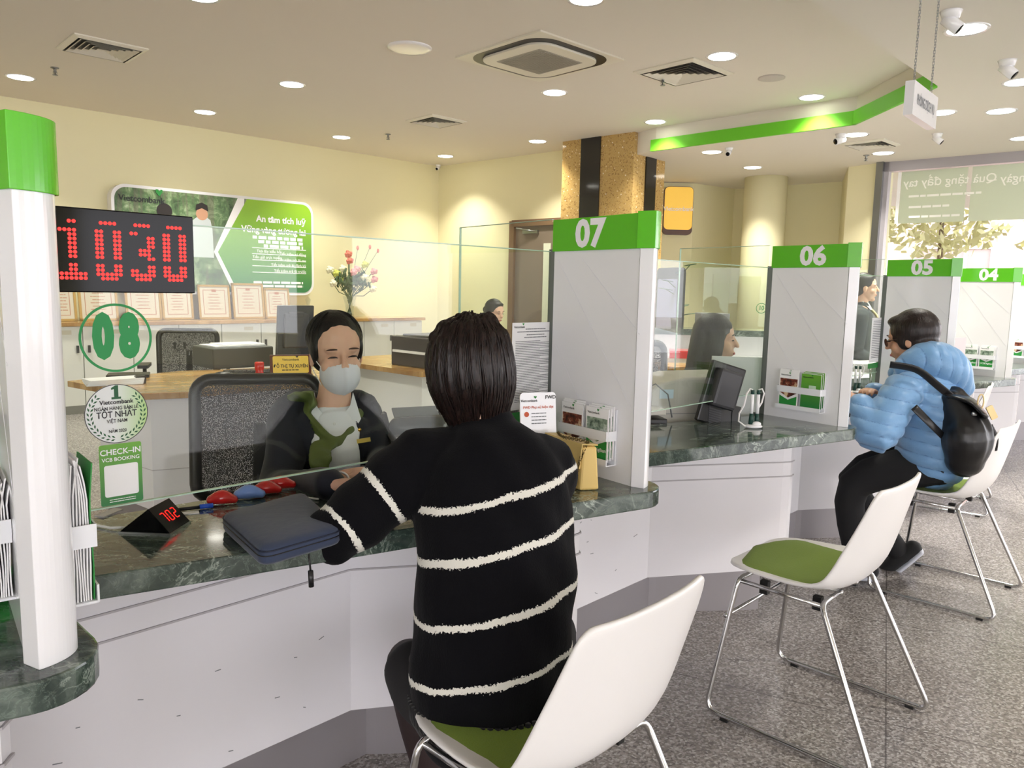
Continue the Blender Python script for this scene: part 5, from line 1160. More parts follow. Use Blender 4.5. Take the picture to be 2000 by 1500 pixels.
# black monitor back at the second bay
mc = pz(1412, 828, ZT); mc = np.array([mc[0], mc[1], .7326])+[.0, .06, 0]; X5 = nrm([.86, -.10, 0]); X5 = nrm([.8, .3, 0]); Y5 = nrm([-.3, .8, 0]); U5 = nrm(UP+X5*.28); X5b = nrm(X5-U5*np.dot(X5, U5))
r = thing('monitor', 'black monitor seen from behind next to the pen stand behind glass', 'monitor', mc)
mb = MB(); mb.obox(mc+UP*.15, X5b*.08, Y5*.012, U5*.122); mb.build('screen_case', M_BLK, r, bevel=.006)
mb = MB(); mb.obox(mc+UP*.175-Y5*.03, X5b*.055, Y5*.025, U5*.075); mb.build('back_bulge', M_DGREY, r, bevel=.012)
mb = MB()
for i in range(11): mb.obox(mc+UP*(.04+.009*i)-Y5*.013-X5*.03, X5b*.03, Y5*.002, UP*.0022)
mb.build('cooling_slots', M_DGREY, r)
mb = MB(); mb.obox(mc+UP*.05+X5*.07, X5*.02, Y5*.015, UP*.05); mb.lathe([(.08, 0), (.08, .008), (.03, .016)], mc+X5*.05, 20); mb.build('stand', M_BLK, r)
# upright white panel/board by that monitor
q = py(1440, 790, 3.25); mb = MB(); mb.obox((q[0], q[1], .86), nrm([.95, -.1, 0])*.115, (.0, .008, 0), UP*.15); tag(mb.build('document_board', mat('pale board', (206, 212, 208), .4)), 'pale upright document board behind the black monitor', 'board')
# counting device cut by the 07 post
q = py(1268, 800, 2.95); q[2] = .7326; r = thing('card_terminal', 'small grey and black device just right of the 07 post', 'device', q)
mb = MB(); mb.obox(q+UP*.03, (.055, .01, 0), (-.01, .05, 0), UP*.03); mb.build('black_base', M_BLK, r, bevel=.004); mb = MB(); mb.obox(q+UP*.085+[0, 0, 0], (.05, .01, 0), (-.01, .045, 0), UP*.012); mb.build('white_top', M_BEIGE, r, bevel=.004); mb = MB(); mb.tube([q+UP*.1+[-.02, 0, 0], q+UP*.17+[-.02, 0, 0], q+UP*.19+[.02, 0, 0], q+UP*.15+[.07, 0, 0], q+UP*.06+[.09, 0, 0]], .003, 6); mb.build('cable', M_MGREY, r)
# papers and leaflet stands farther down
q = py(1862, 690, 4.55); r = thing('acrylic_sign', 'pink and white leaflet stand on the counter before the 04 partition', 'sign', (q[0], q[1], ZT)); sx = nrm([.95, .2, 0])
q = pz(1876, 742, ZT); q = np.array([q[0]-.05, q[1], ZT+.13]); mb = MB(); mb.obox(q, sx*.07, nrm(UP)*.13, np.cross(sx, UP)*.003); mb.build('plate', mat('pinkish leaflet', (226, 214, 218), .4), r)
mb = MB(); rpoly(mb, q-UP*.06, sx, UP, rr2(.055, .05, .004), .004); mb.build('photo', MATS['print interior'], r)
GA2 = Q(2, .10, .47, 0); GN2 = GN
ns, c, R_, W_, H_ = sheet('notice_sheet', 'white printed notice on the glass left of the 05 partition', 'notice', [(1703, 620), (1731, 621), (1726, 707), (1698, 706)], GA2, GN2, None, seed=3)
mb = MB(); rs = np.random.RandomState(15)
for i in range(22): scribble(mb, c-R_*W_*.8+UP*H_*(.85-.078*i), R_, UP, W_*1.6, .003, .001, rs, wmin=.006, wmax=.02)
mb.build('printed_text', M_INKG, ns)
gs, c, R_, W_, H_ = sheet('green_sheet', 'green leaflet under the notice left of the 05 partition', 'poster', [(1696, 708), (1728, 708), (1726, 718), (1694, 718)], GA2, GN2, None, m=M_LOGO, off=.0043)
q = pz(1714, 754, ZT); r = thing('easel_stand', 'small clear easel holding a green leaflet behind the blue-jacket customer\'s hands', 'stand', q); mb = MB(); mb.obox(q+UP*.06, (.05, .0, 0), (0, .012, .055), (0, -.003, .001)); mb.build('leaflet', mat('grey-green leaflet', (120, 140, 124), .4), r); mb = MB(); mb.tube([q+[-.055, -.02, .11], q+[-.05, -.03, .01], q+[-.05, .03, .005]], .003, 6); mb.tube([q+[.055, -.02, .11], q+[.05, -.03, .01], q+[.05, .03, .005]], .003, 6); mb.build('frame', M_CHR, r)
# left edge: green sign, brown box, green gadget seen through at counter 09
q = pz(-6, 1165, ZT); r = thing('green_gadget', 'bright green rounded object cut by the left edge on the marble', 'device', q); mb = MB(); mb.loft([q+[-.05, 0, .02], q+[0, 0, .022], q+[.03, .01, .018]], [(.03, .02), (.034, .021), (.02, .015)], side=(0, 1, 0)); mb.build('shell', mat('glossy green plastic', (40, 190, 60), .2), r); mb = MB(); mb.tube([q+[-.06, .05, .01], q+[-.0, .07, .03], q+[.05, .06, .02]], .002, 6); mb.build('cord', mat('yellow cord', (220, 190, 60), .4), r)
q = pz(2, 1040, ZT)+[-.02, .12, 0]; mb = MB(); mb.obox(q+UP*.02, (.06, .02, 0), (-.02, .05, 0), UP*.02); tag(mb.build('tissue_box', mat('dark brown box', (78, 48, 36), .5), bevel=.003), 'dark brown box behind the glass at the left edge', 'box')
q = py(0, 920, 1.45); r = thing('promo_stand', 'pale green and white display card at the left edge behind glass', 'sign', (q[0], q[1], ZT)); sx = nrm([.8, .6, 0]); zc_ = .89; mb = MB(); rpoly(mb, (q[0], q[1], zc_), sx, UP, rr2(.05, .11, .01), 0, .003); mb.build('card', mat('pale aqua card', (196, 220, 216), .4), r); mb = MB(); rpoly(mb, (q[0], q[1], zc_+.085), sx, UP, rr2(.05, .022, .008), .001); mb.build('green_top', M_LOGO, r); mb = MB(); disc(mb, (q[0]+.01, q[1]+.01, zc_+.045), sx, UP, .008, .001, n=16); mb.build('red_mark', M_RED, r)

# ================================================================== FAR SIDE OF THE HALL
fc0 = pz(1270, 668, .93); 
FCa = np.array([.9, 6.55, 0]); FCb = np.array([2.9, 6.31, 0]); d = nrm(FCb-FCa); n_ = np.array([d[1], -d[0], 0])
r = thing('far_counter', 'far white counter with a stone ledge behind the dark-haired teller', 'counter', (FCa+FCb)/2)
def far(z0, z1, o0, o1, m, nm): mb = MB(); mb.obox((FCa+FCb)/2+n_*(o0+o1)/2+[0, 0, (z0+z1)/2], (FCb-FCa)/2, n_*(o1-o0)/2, (0, 0, (z1-z0)/2)); mb.build(nm, m, r)
far(0, .92, -.3, .0, M_LAM, 'body'); far(.92, .97, -.33, .05, M_MARB, 'stone_ledge'); far(.72, .76, 0, .5, M_LAMD, 'worktop'); far(0, .72, .02, .42, M_CAB, 'drawer_unit')
q = np.array([1.45, 6.0, .76]); mb = MB(); mb.obox(q+[0.0, .1, .03], (.2, -.02, 0), (.02, .12, 0), UP*.03); tag(mb.build('red_tray', M_RED, bevel=.004), 'red plastic tray on the far worktop left of the dark-haired teller', 'tray')
q = np.array([1.35, 6.0, 0]); mb = MB(); mb.obox(q+[0.0, -.15, .35], (.24, -.03, 0), (.02, .2, 0), UP*.35); o = mb.build('drawer_pedestal', M_CAB); tag(o, 'white drawer pedestal below the red tray', 'drawer unit'); mb = MB(); mb.obox(q+[0, -.15, .715], (.25, -.03, 0), (.02, .21, 0), UP*.012); mb.build('wooden_top', M_WOOD, o)
q = np.array([2.1, 6.35, .97]); mb = MB(); mb.obox(q+[-.45, 0.05, .07], (.12, 0, 0), (0, .1, 0), UP*.07); tag(mb.build('desk_machine', M_MGREY, bevel=.006), 'grey machine on the far stone ledge left of the dark-haired teller', 'printer')
# far glass with mirrored 01
_gp = (FCa+FCb)/2+n_*-.1; c = pw(1487, 602, _gp+n_*.006, n_); R_ = -d; r = thing('number_sticker', 'small mirrored green 01 ring sticker on the far glass', 'sticker', c)
mb = MB(); disc(mb, c, -R_, UP, .044, -.001, r0=.039, n=32); mb.build('ring', M_STK, r); 
txt('digits', '01', .055, c, R_, UP, M_STK, r, bold=.02, xs=.8, off=-.004)
a = FCa+n_*-.1+d*.7; b = FCb+n_*-.1; mb = MB(); mb.obox((a+b)/2+[0, 0, 1.23], (b-a)/2, n_*.004, (0, 0, .26)); tag(mb.build('glass_screen', M_GLASS), 'far glass screen above the stone ledge behind the dark-haired teller', 'glass screen')
# standing screen by the pillar and yellow lightbox
q = py(1308, 590, 6.9); r = thing('standing_screen', 'tall narrow dark-framed standing screen beside the pillar', 'screen', (q[0], q[1], 0)); ax = nrm([.27, -.963, 0]); mb = MB()
zt_ = py(1308, 523, 6.9)[2]; rp = rr2(.22, zt_/2, .05); n2 = np.cross(ax, UP); rpoly(mb, (q[0], q[1], zt_/2+.0), ax, UP, rp, .03, .06); mb.build('frame', M_DGREY, r); mb = MB(); rpoly(mb, (q[0], q[1], zt_/2+.1), ax, UP, rr2(.19, zt_/2-.2, .02), .032); mb.build('screen_face', mat('screen face', (150, 150, 190), .2), r)
q = pw(1324, 412, (2.0, 10.30, 0), (0, -1, 0)); r = thing('lightbox', 'yellow rounded lightbox with white lettering on the wall right of the pillar', 'sign', q); ax = nrm([1, 0, 0]); hh_ = 45*q[1]/1500
mb = MB(); rpoly(mb, q, ax, UP, rr2(.19, hh_, .06), .03, .08); mb.build('casing', mat('brown casing', (92, 62, 50), .4), r); mb = MB(); rpoly(mb, q+UP*.03, ax, UP, rr2(.185, hh_-.035, .055), .034); mb.build('face', mat('lit yellow face', (246, 200, 84), .4, emit=(246, 196, 70), es=.35), r)
txt('lettering', 'Vietcombank', .075, q+UP*.02, ax, UP, M_WHT, r, off=.038, bold=.02)
# plant by the standing screen
q = py(1322, 640, 6.75); q[2] = .97; r = thing('potted_plant', 'broad-leaved plant on the far ledge right of the standing screen', 'plant', q); mb = MB(); mb.lathe([(.05, 0), (.06, .08), (.055, .08)], q, 16); mb.build('pot', M_DGREY, r); mb = MB()
for i in range(7): an = i*.9; h = .12+.07*i; e_ = q+[math.cos(an)*.12, math.sin(an)*.08, h]; mb.tube([q+UP*.06, q+[0, 0, h*.8], e_], .004, 5); mb.ell(e_, (math.cos(an)*.07, math.sin(an)*.07, .01), (-math.sin(an)*.03, math.cos(an)*.03, 0), (0, 0, .004), 10, 5)
mb.build('leaves', mat('dark leaf', (40, 78, 40), .4), r)
# film banner on the window glass, lettering reads from outside
BP = WW_A+WW_N*.04
def bw(x, y, o=.0): return pw(x, y, BP+WW_N*o, WW_N)
tl_ = bw(1762, 336); bl_ = bw(1754, 437); zt_ = tl_[2]; zb_ = bl_[2]; a = np.array([tl_[0], tl_[1], 0]); b = a+WW_D*4.2
M_FILM = t_glass('frosted green film', (.42, .44, .38), .5, .1)
_nt = M_FILM.node_tree; _tl = _nt.nodes.new('ShaderNodeBsdfTranslucent'); _tl.inputs[0].default_value = (.86, .92, .80, 1); _ad = _nt.nodes.new('ShaderNodeAddShader'); _out = _nt.nodes['Material Output']; _src = _out.inputs[0].links[0].from_socket
_mx = _nt.nodes.new('ShaderNodeMixShader'); _mx.inputs[0].default_value = .75; _nt.links.new(_src, _mx.inputs[1]); _nt.links.new(_tl.outputs[0], _mx.inputs[2]); _nt.links.new(_mx.outputs[0], _out.inputs[0])
r = thing('window_banner', 'pale green film banner on the window with mirrored white lettering', 'banner', (a+b)/2+[0, 0, zb_]); mb = MB(); g_ = bw(1889, 400); g_[2] = 0; g0_ = g_-WW_D*.02; g1_ = g_+WW_D*.02; mb.obox((a+g0_)/2+[0, 0, (zt_+zb_)/2], (g0_-a)/2, WW_N*.002, (0, 0, (zt_-zb_)/2)); mb.build('film', M_FILM, r); mb = MB(); mb.obox((g1_+b)/2+[0, 0, (zt_+zb_)/2], (b-g1_)/2, WW_N*.002, (0, 0, (zt_-zb_)/2)); mb.build('film', M_FILM, r)
M_LET = mat('white translucent lettering', (250, 250, 244), .6, emit=(250, 250, 240), es=.0)
Rm = -WW_D
def bt(s_, x, y, size): c_ = bw(x, y); txt('lettering', s_, size, c_, Rm, UP, M_LET, r, bold=.01, off=-.006 if np.dot(np.cross(Rm, UP), WW_N) < 0 else .004)
bt('Quà tặng đầy tay', 1853, 353, .118); bt('ngày –', 1968, 349, .118)
mb = MB(); rs = np.random.RandomState(2)
for j, (y, L_) in enumerate(((384, .7), (405, .4), (424, .5))): c_ = bw(1775, y); mb = MB(); scribble(mb, c_, WW_D, UP, L_, .022, .006, rs, wmin=.05, wmax=.16); mb.build('small_lettering', M_LET, r)
mb = MB(); mb.obox(a+WW_D*-.02+[0, 0, (zt_+zb_)/2], WW_D*.015, WW_N*.003, (0, 0, (zt_-zb_)/2)); mb.build('white_margin', M_WHT, r)
q = WW_A+WW_D*.95+WW_N*.07; mb = MB(); q = bw(1888, 400, .02); q[2] = 0
# bright line: gap cut in the film above imitates glare on the glass joint
# outside: forecourt, pale building, trees
mb = MB(); mb.box(3, 9, -.3, 40, 40, -.12); struct(mb.build('ground_outside', mat('pale paving', (214, 204, 190), .8)))
bO = np.array([10.5, 17.5, 0]); bd_ = nrm([.9, -.3, 0]); bn_ = nrm([-.3, -.9, 0]); r = thing('building', 'pink-walled building with a white-framed window seen through the hall window', 'building', bO)
mb = MB(); mb.obox(bO+UP*3.5, bd_*6, bn_*1.0, UP*3.6); mb.build('wall', mat('washed pink render', (232, 200, 190), .8), r)
for i, u in enumerate((-3.2, -.8, 1.6)):
    c_ = bO+bd_*u+bn_*1.02+UP*2.35; mb = MB(); mb.obox(c_, bd_*.75, bn_*.01, UP*.75); w_ = mb.build('window', mat('greyish pane', (176, 160, 158), .3), r); mb = MB()
    for x in (-.75, -.25, .25, .75): mb.obox(c_+bd_*x+bn_*.03, bd_*.03, bn_*.02, UP*.78)
    for z in (-.75, 0, .75): mb.obox(c_+UP*z+bn_*.03, bd_*.78, bn_*.02, UP*.03)
    mb.build('white_frame', M_WHT, w_)
for i, (x, y, h) in enumerate(((7.4, 13.6, 2.7), (9.6, 13.0, 2.4))):
    r = thing('tree', ['pale leafy tree outside the window beside the pier', 'pale leafy tree outside the window nearer the building'][i], 'tree', (x, y, -.12)); mb = MB(); mb.tube([(x, y, -.12), (x+.05, y, 1.2), (x, y, h)], [.09, .07, .03], 8); mb.build('trunk', mat('bark', (120, 104, 84), .8), r)
    mb = MB(); rs = np.random.RandomState(i+20)
    for j in range(700):
        v = rs.normal(size=3); v = v/np.linalg.norm(v)*rs.uniform(.3, 1)**.5*np.array([1.1, 1.0, .8]); c_ = np.array([x, y, h])+v; a1 = nrm(rs.normal(size=3)); b1 = nrm(np.cross(a1, rs.normal(size=3))); mb.quad(c_+a1*.11, c_+b1*.05, c_-a1*.11, c_-b1*.05)
    mb.build('crown', mat('pale foliage', (214, 214, 164), .6), r)
# ================================================================== PEOPLE
def t_hair(name, a, b):
    t = NT(name, .38); mp = t.n('ShaderNodeMapping'); t.l(t.tc.outputs['Object'], mp.inputs[0]); mp.inputs['Scale'].default_value = (120, 120, 9)
    n = t.noise(1.6, 3, .6, 0, mp.outputs[0]); t.color(t.ramp(n, [(.35, a), (.7, b)])); t.bump(n, .6, .003); t.b.inputs['Specular IOR Level'].default_value = .35; return t.m
M_H1 = t_hair('dark brown hair', (14, 9, 8), (42, 27, 23)); M_H2 = t_hair('near-black hair', (16, 14, 14), (38, 33, 32))
def t_skin(name, c, c2):
    t = NT(name, .48); t.color(t.ramp(t.noise(14, 3, .5), [(.35, c), (.65, c2)])); t.b.inputs['Subsurface Weight'].default_value = .12; t.b.inputs['Subsurface Radius'].default_value = (.02, .008, .004); t.b.inputs['Subsurface Scale'].default_value = .4; return t.m
M_SK = t_skin('warm skin', (230, 186, 162), (224, 176, 150)); M_SK2 = t_skin('tan skin', (204, 156, 126), (194, 146, 116))
M_EYE = mat('dark lash line', (34, 24, 22), .5); M_LIP = mat('lip tone', (186, 96, 92), .45)
class Head:
    def __init__(s, c, f, u=(0, 0, 1), k=1.0):
        s.c = np.array(c, float); s.f = nrm(f); u = np.array(u, float); s.u = nrm(u-s.f*np.dot(u, s.f)); s.r = np.cross(s.f, s.u); s.k = k
    def p(s, x, f, u): return s.c+(s.r*x+s.f*f+s.u*u)*s.k
    def e(s, mb, x, f, u, rx, rf, ru, n=18, m=12): mb.ell(s.p(x, f, u), s.r*rx*s.k, s.f*rf*s.k, s.u*ru*s.k, n, m)
    def skull(s, mb):
        s.e(mb, 0, -.008, .03, .075, .090, .083); s.e(mb, 0, .022, -.035, .056, .064, .074); s.e(mb, 0, .060, -.092, .024, .022, .019)
        mb.loft([s.p(0, .078, .018), s.p(0, .092, -.005), s.p(0, .101, -.020)], [(.007*s.k, .008*s.k), (.009*s.k, .010*s.k), (.014*s.k, .010*s.k)], side=s.r, n=10)
        for q in (-1, 1):
            s.e(mb, .036*q, .052, -.028, .024, .026, .026); s.e(mb, .075*q, -.004, -.012, .007, .017, .029); s.e(mb, .03*q, .066, .026, .022, .016, .010)
        s.e(mb, 0, .082, -.052, .022, .010, .007); s.e(mb, 0, .079, -.062, .018, .010, .007)
    def face(s, par, smile=False, brow=M_EYE, lips=True):
        for q in (-1, 1):
            mb = MB(); pts = [s.p(.031*q+x*.015, .0835-.006*abs(x)-.003*q*x*0, .004+(.004*(1-x*x) if smile else .0015*(1-x*x))) for x in np.linspace(-1, 1, 7)]; mb.tube(pts, [.001, .002, .0028, .0031, .0028, .002, .001], 6); mb.build('eye', M_EYE, par)
            mb = MB(); pts = [s.p(.032*q+x*.018, .0845-.008*abs(x), .028+.004*(1-x*x)) for x in np.linspace(-1, 1, 6)]; mb.tube(pts, [.001, .0024, .0030, .0030, .0022, .001], 6); mb.build('eyebrow', brow, par)
        if lips: mb = MB(); s.e(mb, 0, .0885, -.056, .019, .006, .0065); mb.build('lips', M_LIP, par)
def hand(mb, w_, d, palm_n, side, k=1.0, curl=(.5, .6, .7, .8), thumb=1, spread=.25):
    """palm from wrist w_ along d; palm_n = direction the palm faces; side = direction to the thumb"""
    w_ = np.array(w_, float); d = nrm(d); pn = nrm(np.array(palm_n)-d*np.dot(palm_n, d)); sd = np.cross(d, pn); sd = sd if np.dot(sd, side) > 0 else -sd
    mb.loft([w_, w_+d*.03*k, w_+d*.075*k], [(.024*k, .019*k), (.034*k, .016*k), (.038*k, .013*k)], side=sd, n=14)
    L_ = (.072, .080, .074, .058)
    for i in range(4):
        b = w_+d*.072*k+sd*(.028-.0185*i)*k; a = curl[i]; dd = nrm(d+sd*spread*(.5-.33*i)); pts = [b]; cur = dd; an = 0
        for fr_, st_ in ((.45, .5), (.32, 1.0), (.23, 1.0)):
            an += a*st_*.8; cur = nrm(dd*math.cos(an)+pn*math.sin(an)); pts.append(pts[-1]+cur*L_[i]*fr_*k)
        mb.loft(pts, [(.0088*k,)*2, (.0082*k,)*2, (.0075*k,)*2, (.0062*k,)*2], side=sd, n=10, sub=3)
    t0 = w_+d*.022*k+sd*.024*k; t1 = t0+nrm(d*.75+sd*.65+pn*.35)*.04*k; t2 = t1+nrm(d+sd*.15+pn*.4)*.03*k
    mb.loft([t0, t1, t2], [(.012*k,)*2, (.0095*k,)*2, (.0075*k,)*2], side=pn, n=10, sub=3)
def person(label, base, group=None): return thing('person', label, 'person', base, group)
def seg_t(v, a, b):
    ab = b-a; t0 = ((v-a)@ab)/(ab@ab); t = np.clip(t0, 0, 1); return t0, np.linalg.norm(v-(a+t[:, None]*ab), axis=1)
def cyl_hair(par, H, strands, m, seed, region=None, r=.0016, out=.004, L=(.8, 2.2), rad=(.082, .098, .09), cen=(0, -.014, .03)):
    rs = np.random.RandomState(seed); mb = MB()
    for i in range(strands):
        ph = rs.uniform(0, 2*math.pi)
        if region and not region(ph): continue
        th0 = rs.uniform(.1, .7); th1 = th0+rs.uniform(*L); tw = rs.uniform(-.25, .25); pts = []
        for t in np.linspace(0, 1, 8):
            th = min(th0+(th1-th0)*t, 2.5); p_ = ph+tw*t; o = 1+out/rad[0]*(rs.uniform(.3, 1.2) if 0 else 1)*(.3+t*.8)
            pts.append(H.p(cen[0]+rad[0]*o*math.sin(th)*math.cos(p_), cen[1]+rad[1]*o*math.sin(th)*math.sin(p_), cen[2]+rad[2]*o*math.cos(th)))
        mb.tube(pts, [r*.4, r, r*1.2, r*1.2, r*1.2, r, r*.7, r*.2], 5)
    return mb.build('hair_strands', m, par)

# ------------------------------------------------------------------ the customer in the striped sweater
SX = nrm([.98, .18, 0]); FW = np.array([-.30, .95, 0]); FW = nrm(FW)
pel = np.array([.0, 1.44, .53]); pel = py(960, 1352, 1.46)
wai = py(966, 1200, 1.475); che = py(968, 1040, 1.545); uch = py(958, 920, 1.60); nk = py(945, 838, 1.64); hd = py(918, 722, 1.66)
cus = person('person with a dark brown bob, black sweater with white stripes, seated from behind', (pel[0], pel[1], 0))
shL = py(822, 905, 1.60); elL = py(655, 1040, 1.50); wrL = py(752, 958, 1.78)
shR = py(1062, 915, 1.64); elR = py(1066, 1010, 1.80); wrR = py(960, 935, 1.92)
H = Head(hd, (-.28, .95, -.22), (-.02, .1, 1), .98)
sk = MB(); H.skull(sk); sk.loft([H.p(0, -.012, -.06), nk, uch], [(.052, .052), (.055, .055), (.10, .08)], side=SX)
sk.loft([uch, che, wai, pel], [(.13, .08), (.14, .09), (.13, .09), (.15, .1)], side=SX)
for a, b, c_ in ((shL, elL, wrL), (shR, elR, wrR)): sk.loft([a, (a+b)/2, b, (b+c_)/2, c_], [(.04,)*2, (.036,)*2, (.032,)*2, (.029,)*2, (.023,)*2], side=UP)
dL = nrm(wrL-elL); hand(sk, wrL, dL, (0, 0, -1), -SX*-1, .95, (.4, .5, .6, .7)); hand(sk, wrR, nrm(wrR-elR), (0, 0, -1), -SX, .95, (.6, .7, .8, .9))
hipL = pel-SX*.08; hipR = pel+SX*.08; knL = py(803, 1302, 1.64); knR = np.array([.10, 1.80, .44]); anL = np.array([knL[0]+.06, knL[1]+.02, .09]); anR = np.array([.08, 1.74, .09])
for a, b, c_ in ((hipL, knL, anL), (hipR, knR, anR)): sk.loft([a, (a+b)/2, b], [(.07,)*2, (.06,)*2, (.045,)*2], side=SX); sk.loft([b, (b*.6+c_*.4), c_], [(.045,)*2, (.045,)*2, (.028,)*2], side=SX)
organic('body', sk, M_SK, cus, .006)
# sweater
sw = MB(); sw.loft([nk+[0, -.0, -.0], uch+[0, 0, .01], che, wai, pel+[0, 0, .0], pel+[0, .0, -.055]], [(.07, .062), (.150, .105), (.166, .120), (.162, .125), (.165, .130), (.150, .118)], side=SX, n=28)
sw.loft([shL+SX*.06, shL, (shL*.5+elL*.5), elL, (elL*.5+wrL*.5), wrL], [(.075, .075), (.078, .078), (.072, .074), (.062, .064), (.056, .056), (.040, .040)], side=UP, n=20)
sw.loft([shR-SX*.06, shR, (shR+elR)/2, elR, (elR+wrR)/2, wrR], [(.075, .075), (.074, .074), (.064, .064), (.06, .06), (.052, .052), (.040, .040)], side=UP, n=20)
sw.loft([nk-[0, 0, .03], nk+[0, -.0, .012]], [(.078, .072), (.060, .058)], side=SX, n=24)
hs0 = [py(960, y, Y) for y, Y in ((985, 1.45), (1102, 1.375), (1225, 1.345), (1348, 1.33))]
def sweater_attrs(v):
    t1, d1 = seg_t(v, shL, elL); t2, d2 = seg_t(v, elL, wrL); L1 = np.linalg.norm(elL-shL); L2 = np.linalg.norm(wrL-elL)
    s_ = np.where(d1 <= d2+.001, t1*L1, L1+np.maximum(t2, 0)*L2+.06); ax = (che+wai)/2
    side = (v-ax)@SX; arm = ((np.minimum(d1, d2) < .098) & (side < -.148+.0*v[:, 2])) | ((np.minimum(d1, d2) < .085) & (v[:, 2] > .80) & (side < -.125))
    h = v[:, 2]-.20*(v[:, 0]-hs0[0][0])
    return {'hh': h, 'ss': s_, 'arm': arm.astype(float)}
def t_sweater():
    t = NT('black knit with ragged white stripes', .95, sheen=.04, spec=.15)
    def at(n): x = t.nt.nodes.new('ShaderNodeAttribute'); x.attribute_name = n; return x.outputs['Fac']
    h, s_, arm = at('hh'), at('ss'), at('arm')
    jag = t.math('MULTIPLY', t.math('SUBTRACT', t.noise(230, 2, .7), .5), .016)
    low = t.math('MULTIPLY', t.math('SUBTRACT', t.noise(9, 2, .5), .5), .02)
    def lines(val, cs, w_):
        r = None
        for c in cs:
            d = t.math('ABSOLUTE', t.math('SUBTRACT', t.math('ADD', val, jag), c)); x = t.math('LESS_THAN', d, w_); r = x if r is None else t.math('MAXIMUM', r, x)
        return r
    hc = t.math('ADD', h, low); body = lines(hc, [float(p[2]) for p in hs0], .0062)
    sl = lines(t.math('ADD', s_, low), [.11, .212], .0062)
    isarm = t.math('GREATER_THAN', arm, .5); f = t.math('ADD', t.math('MULTIPLY', sl, isarm), t.math('MULTIPLY', body, t.math('SUBTRACT', 1.0, isarm)))
    t.color(t.mix(f, (9, 9, 13), (226, 224, 214)))
    mp = t.n('ShaderNodeMapping'); t.l(t.tc.outputs['Object'], mp.inputs[0]); mp.inputs['Scale'].default_value = (1, 1, .25); t.bump(t.noise(420, 2, .6, 0, mp.outputs[0]), .5, .002); return t.m
def fold(v):
    return .006*np.sin(v[:, 2]*34+v[:, 0]*22)*np.sin(v[:, 0]*31+v[:, 1]*27+1)
swo = organic('striped_sweater', sw, t_sweater(), cus, .007, 4, attrs=sweater_attrs, disp=fold); swo['label'] = 'black knitted sweater with ragged white stripes'
mb = MB()
for i in range(44):
    an = i*2*math.pi/44; d_ = SX*math.cos(an)+nrm(np.cross(UP, SX))*math.sin(an)*.94
    mb.tube([nk+d_*.073-UP*.03, nk+d_*.062+UP*.006, nk+d_*.056+UP*.02], .0042, 6)
mb.build('ribbed_collar', M_BLACKC, cus)
mb = MB()
for i in range(70):
    an = i*2*math.pi/70; d_ = SX*math.cos(an)*.163+nrm(np.cross(UP, SX))*math.sin(an)*.128
    mb.tube([pel+d_*1.0-UP*.0, pel+d_*.975-UP*.035, pel+d_*.86-UP*.07], .0062, 6)
mb.build('ribbed_hem', M_BLACKC, cus)
# skirt and tights
M_TIGHT = mat('dark brown tights', (44, 30, 30), .6, bump=(500, .3)); M_SKIRT = mat('black skirt cloth', (20, 18, 19), .85)
mb = MB(); mb.loft([hipL-UP*.02, (hipL+knL)/2-UP*.02, knL+UP*.0+nrm(knL-hipL)*-.03], [(.085, .075), (.082, .072), (.072, .066)], side=SX); mb.loft([hipR-UP*.02, (hipR+knR)/2-UP*.02, knR], [(.085, .075), (.082, .072), (.072, .066)], side=SX)
organic('skirt', mb, M_SKIRT, cus, .009, 3)
mb = MB()
for a, b, c_ in ((hipL, knL, anL), (hipR, knR, anR)): mb.loft([(a+b)/2, b*.85+a*.15, b, b*.6+c_*.4+[0, -.01, 0], c_], [(.06,)*2, (.058,)*2, (.056, .058), (.050, .052), (.034,)*2], side=SX)
organic('tights', mb, M_TIGHT, cus, .007, 3)
for a in (anL, anR):
    mb = MB(); mb.loft([a+[0, -.03, -.055], a+FW*.06-UP*.055, a+FW*.17-UP*.062], [(.032, .034), (.04, .032), (.03, .022)], side=SX); mb.loft([a-UP*.0, a-UP*.05], [(.036,)*2, (.038,)*2], side=SX); organic('shoe', mb, M_BLK, cus, .006, 2)
# bob hair
hb = MB(); rows = [(612, 914, 926), (616, 890, 948), (626, 870, 972), (641, 853, 987), (658, 843, 997), (676, 834, 1002), (715, 829, 1009), (752, 836, 1010), (785, 850, 1002), (812, 866, 992), (830, 878, 985), (840, 888, 974), (852, 900, 962)]
pts = []; rad = []
for (y, xl, xr) in rows:
    c_ = py((xl+xr)/2, y, 1.655); hwid = (xr-xl)/2*1.655/1500*.97; pts.append(c_+[0, .0, 0]); rad.append((hwid, hwid*1.06 if y < 770 else hwid*.98))
hb.loft(pts, rad, side=(1, 0, 0), n=30, sub=4)
HV, HF, HNn = bake(hb, .0055, 3)
def hair_disp(v):
    an = np.arctan2(v[:, 1]-hd[1], v[:, 0]-hd[0]); return .0028*np.sin(an*23+v[:, 2]*25)+.002*np.sin(an*51+v[:, 2]*40)
HVd = HV+HNn*hair_disp(HV)[:, None]; o = MB(); o.v = [tuple(p) for p in HVd]; o.f = HF; o.mi = [0]*len(HF); o.sm = [True]*len(HF); hh_o = o.build('bob_hair', M_H1, cus)
rs = np.random.RandomState(3); mb = MB(); crown = py(905, 632, 1.60)
P_ = np.array(pts); Rr = np.array(rad)
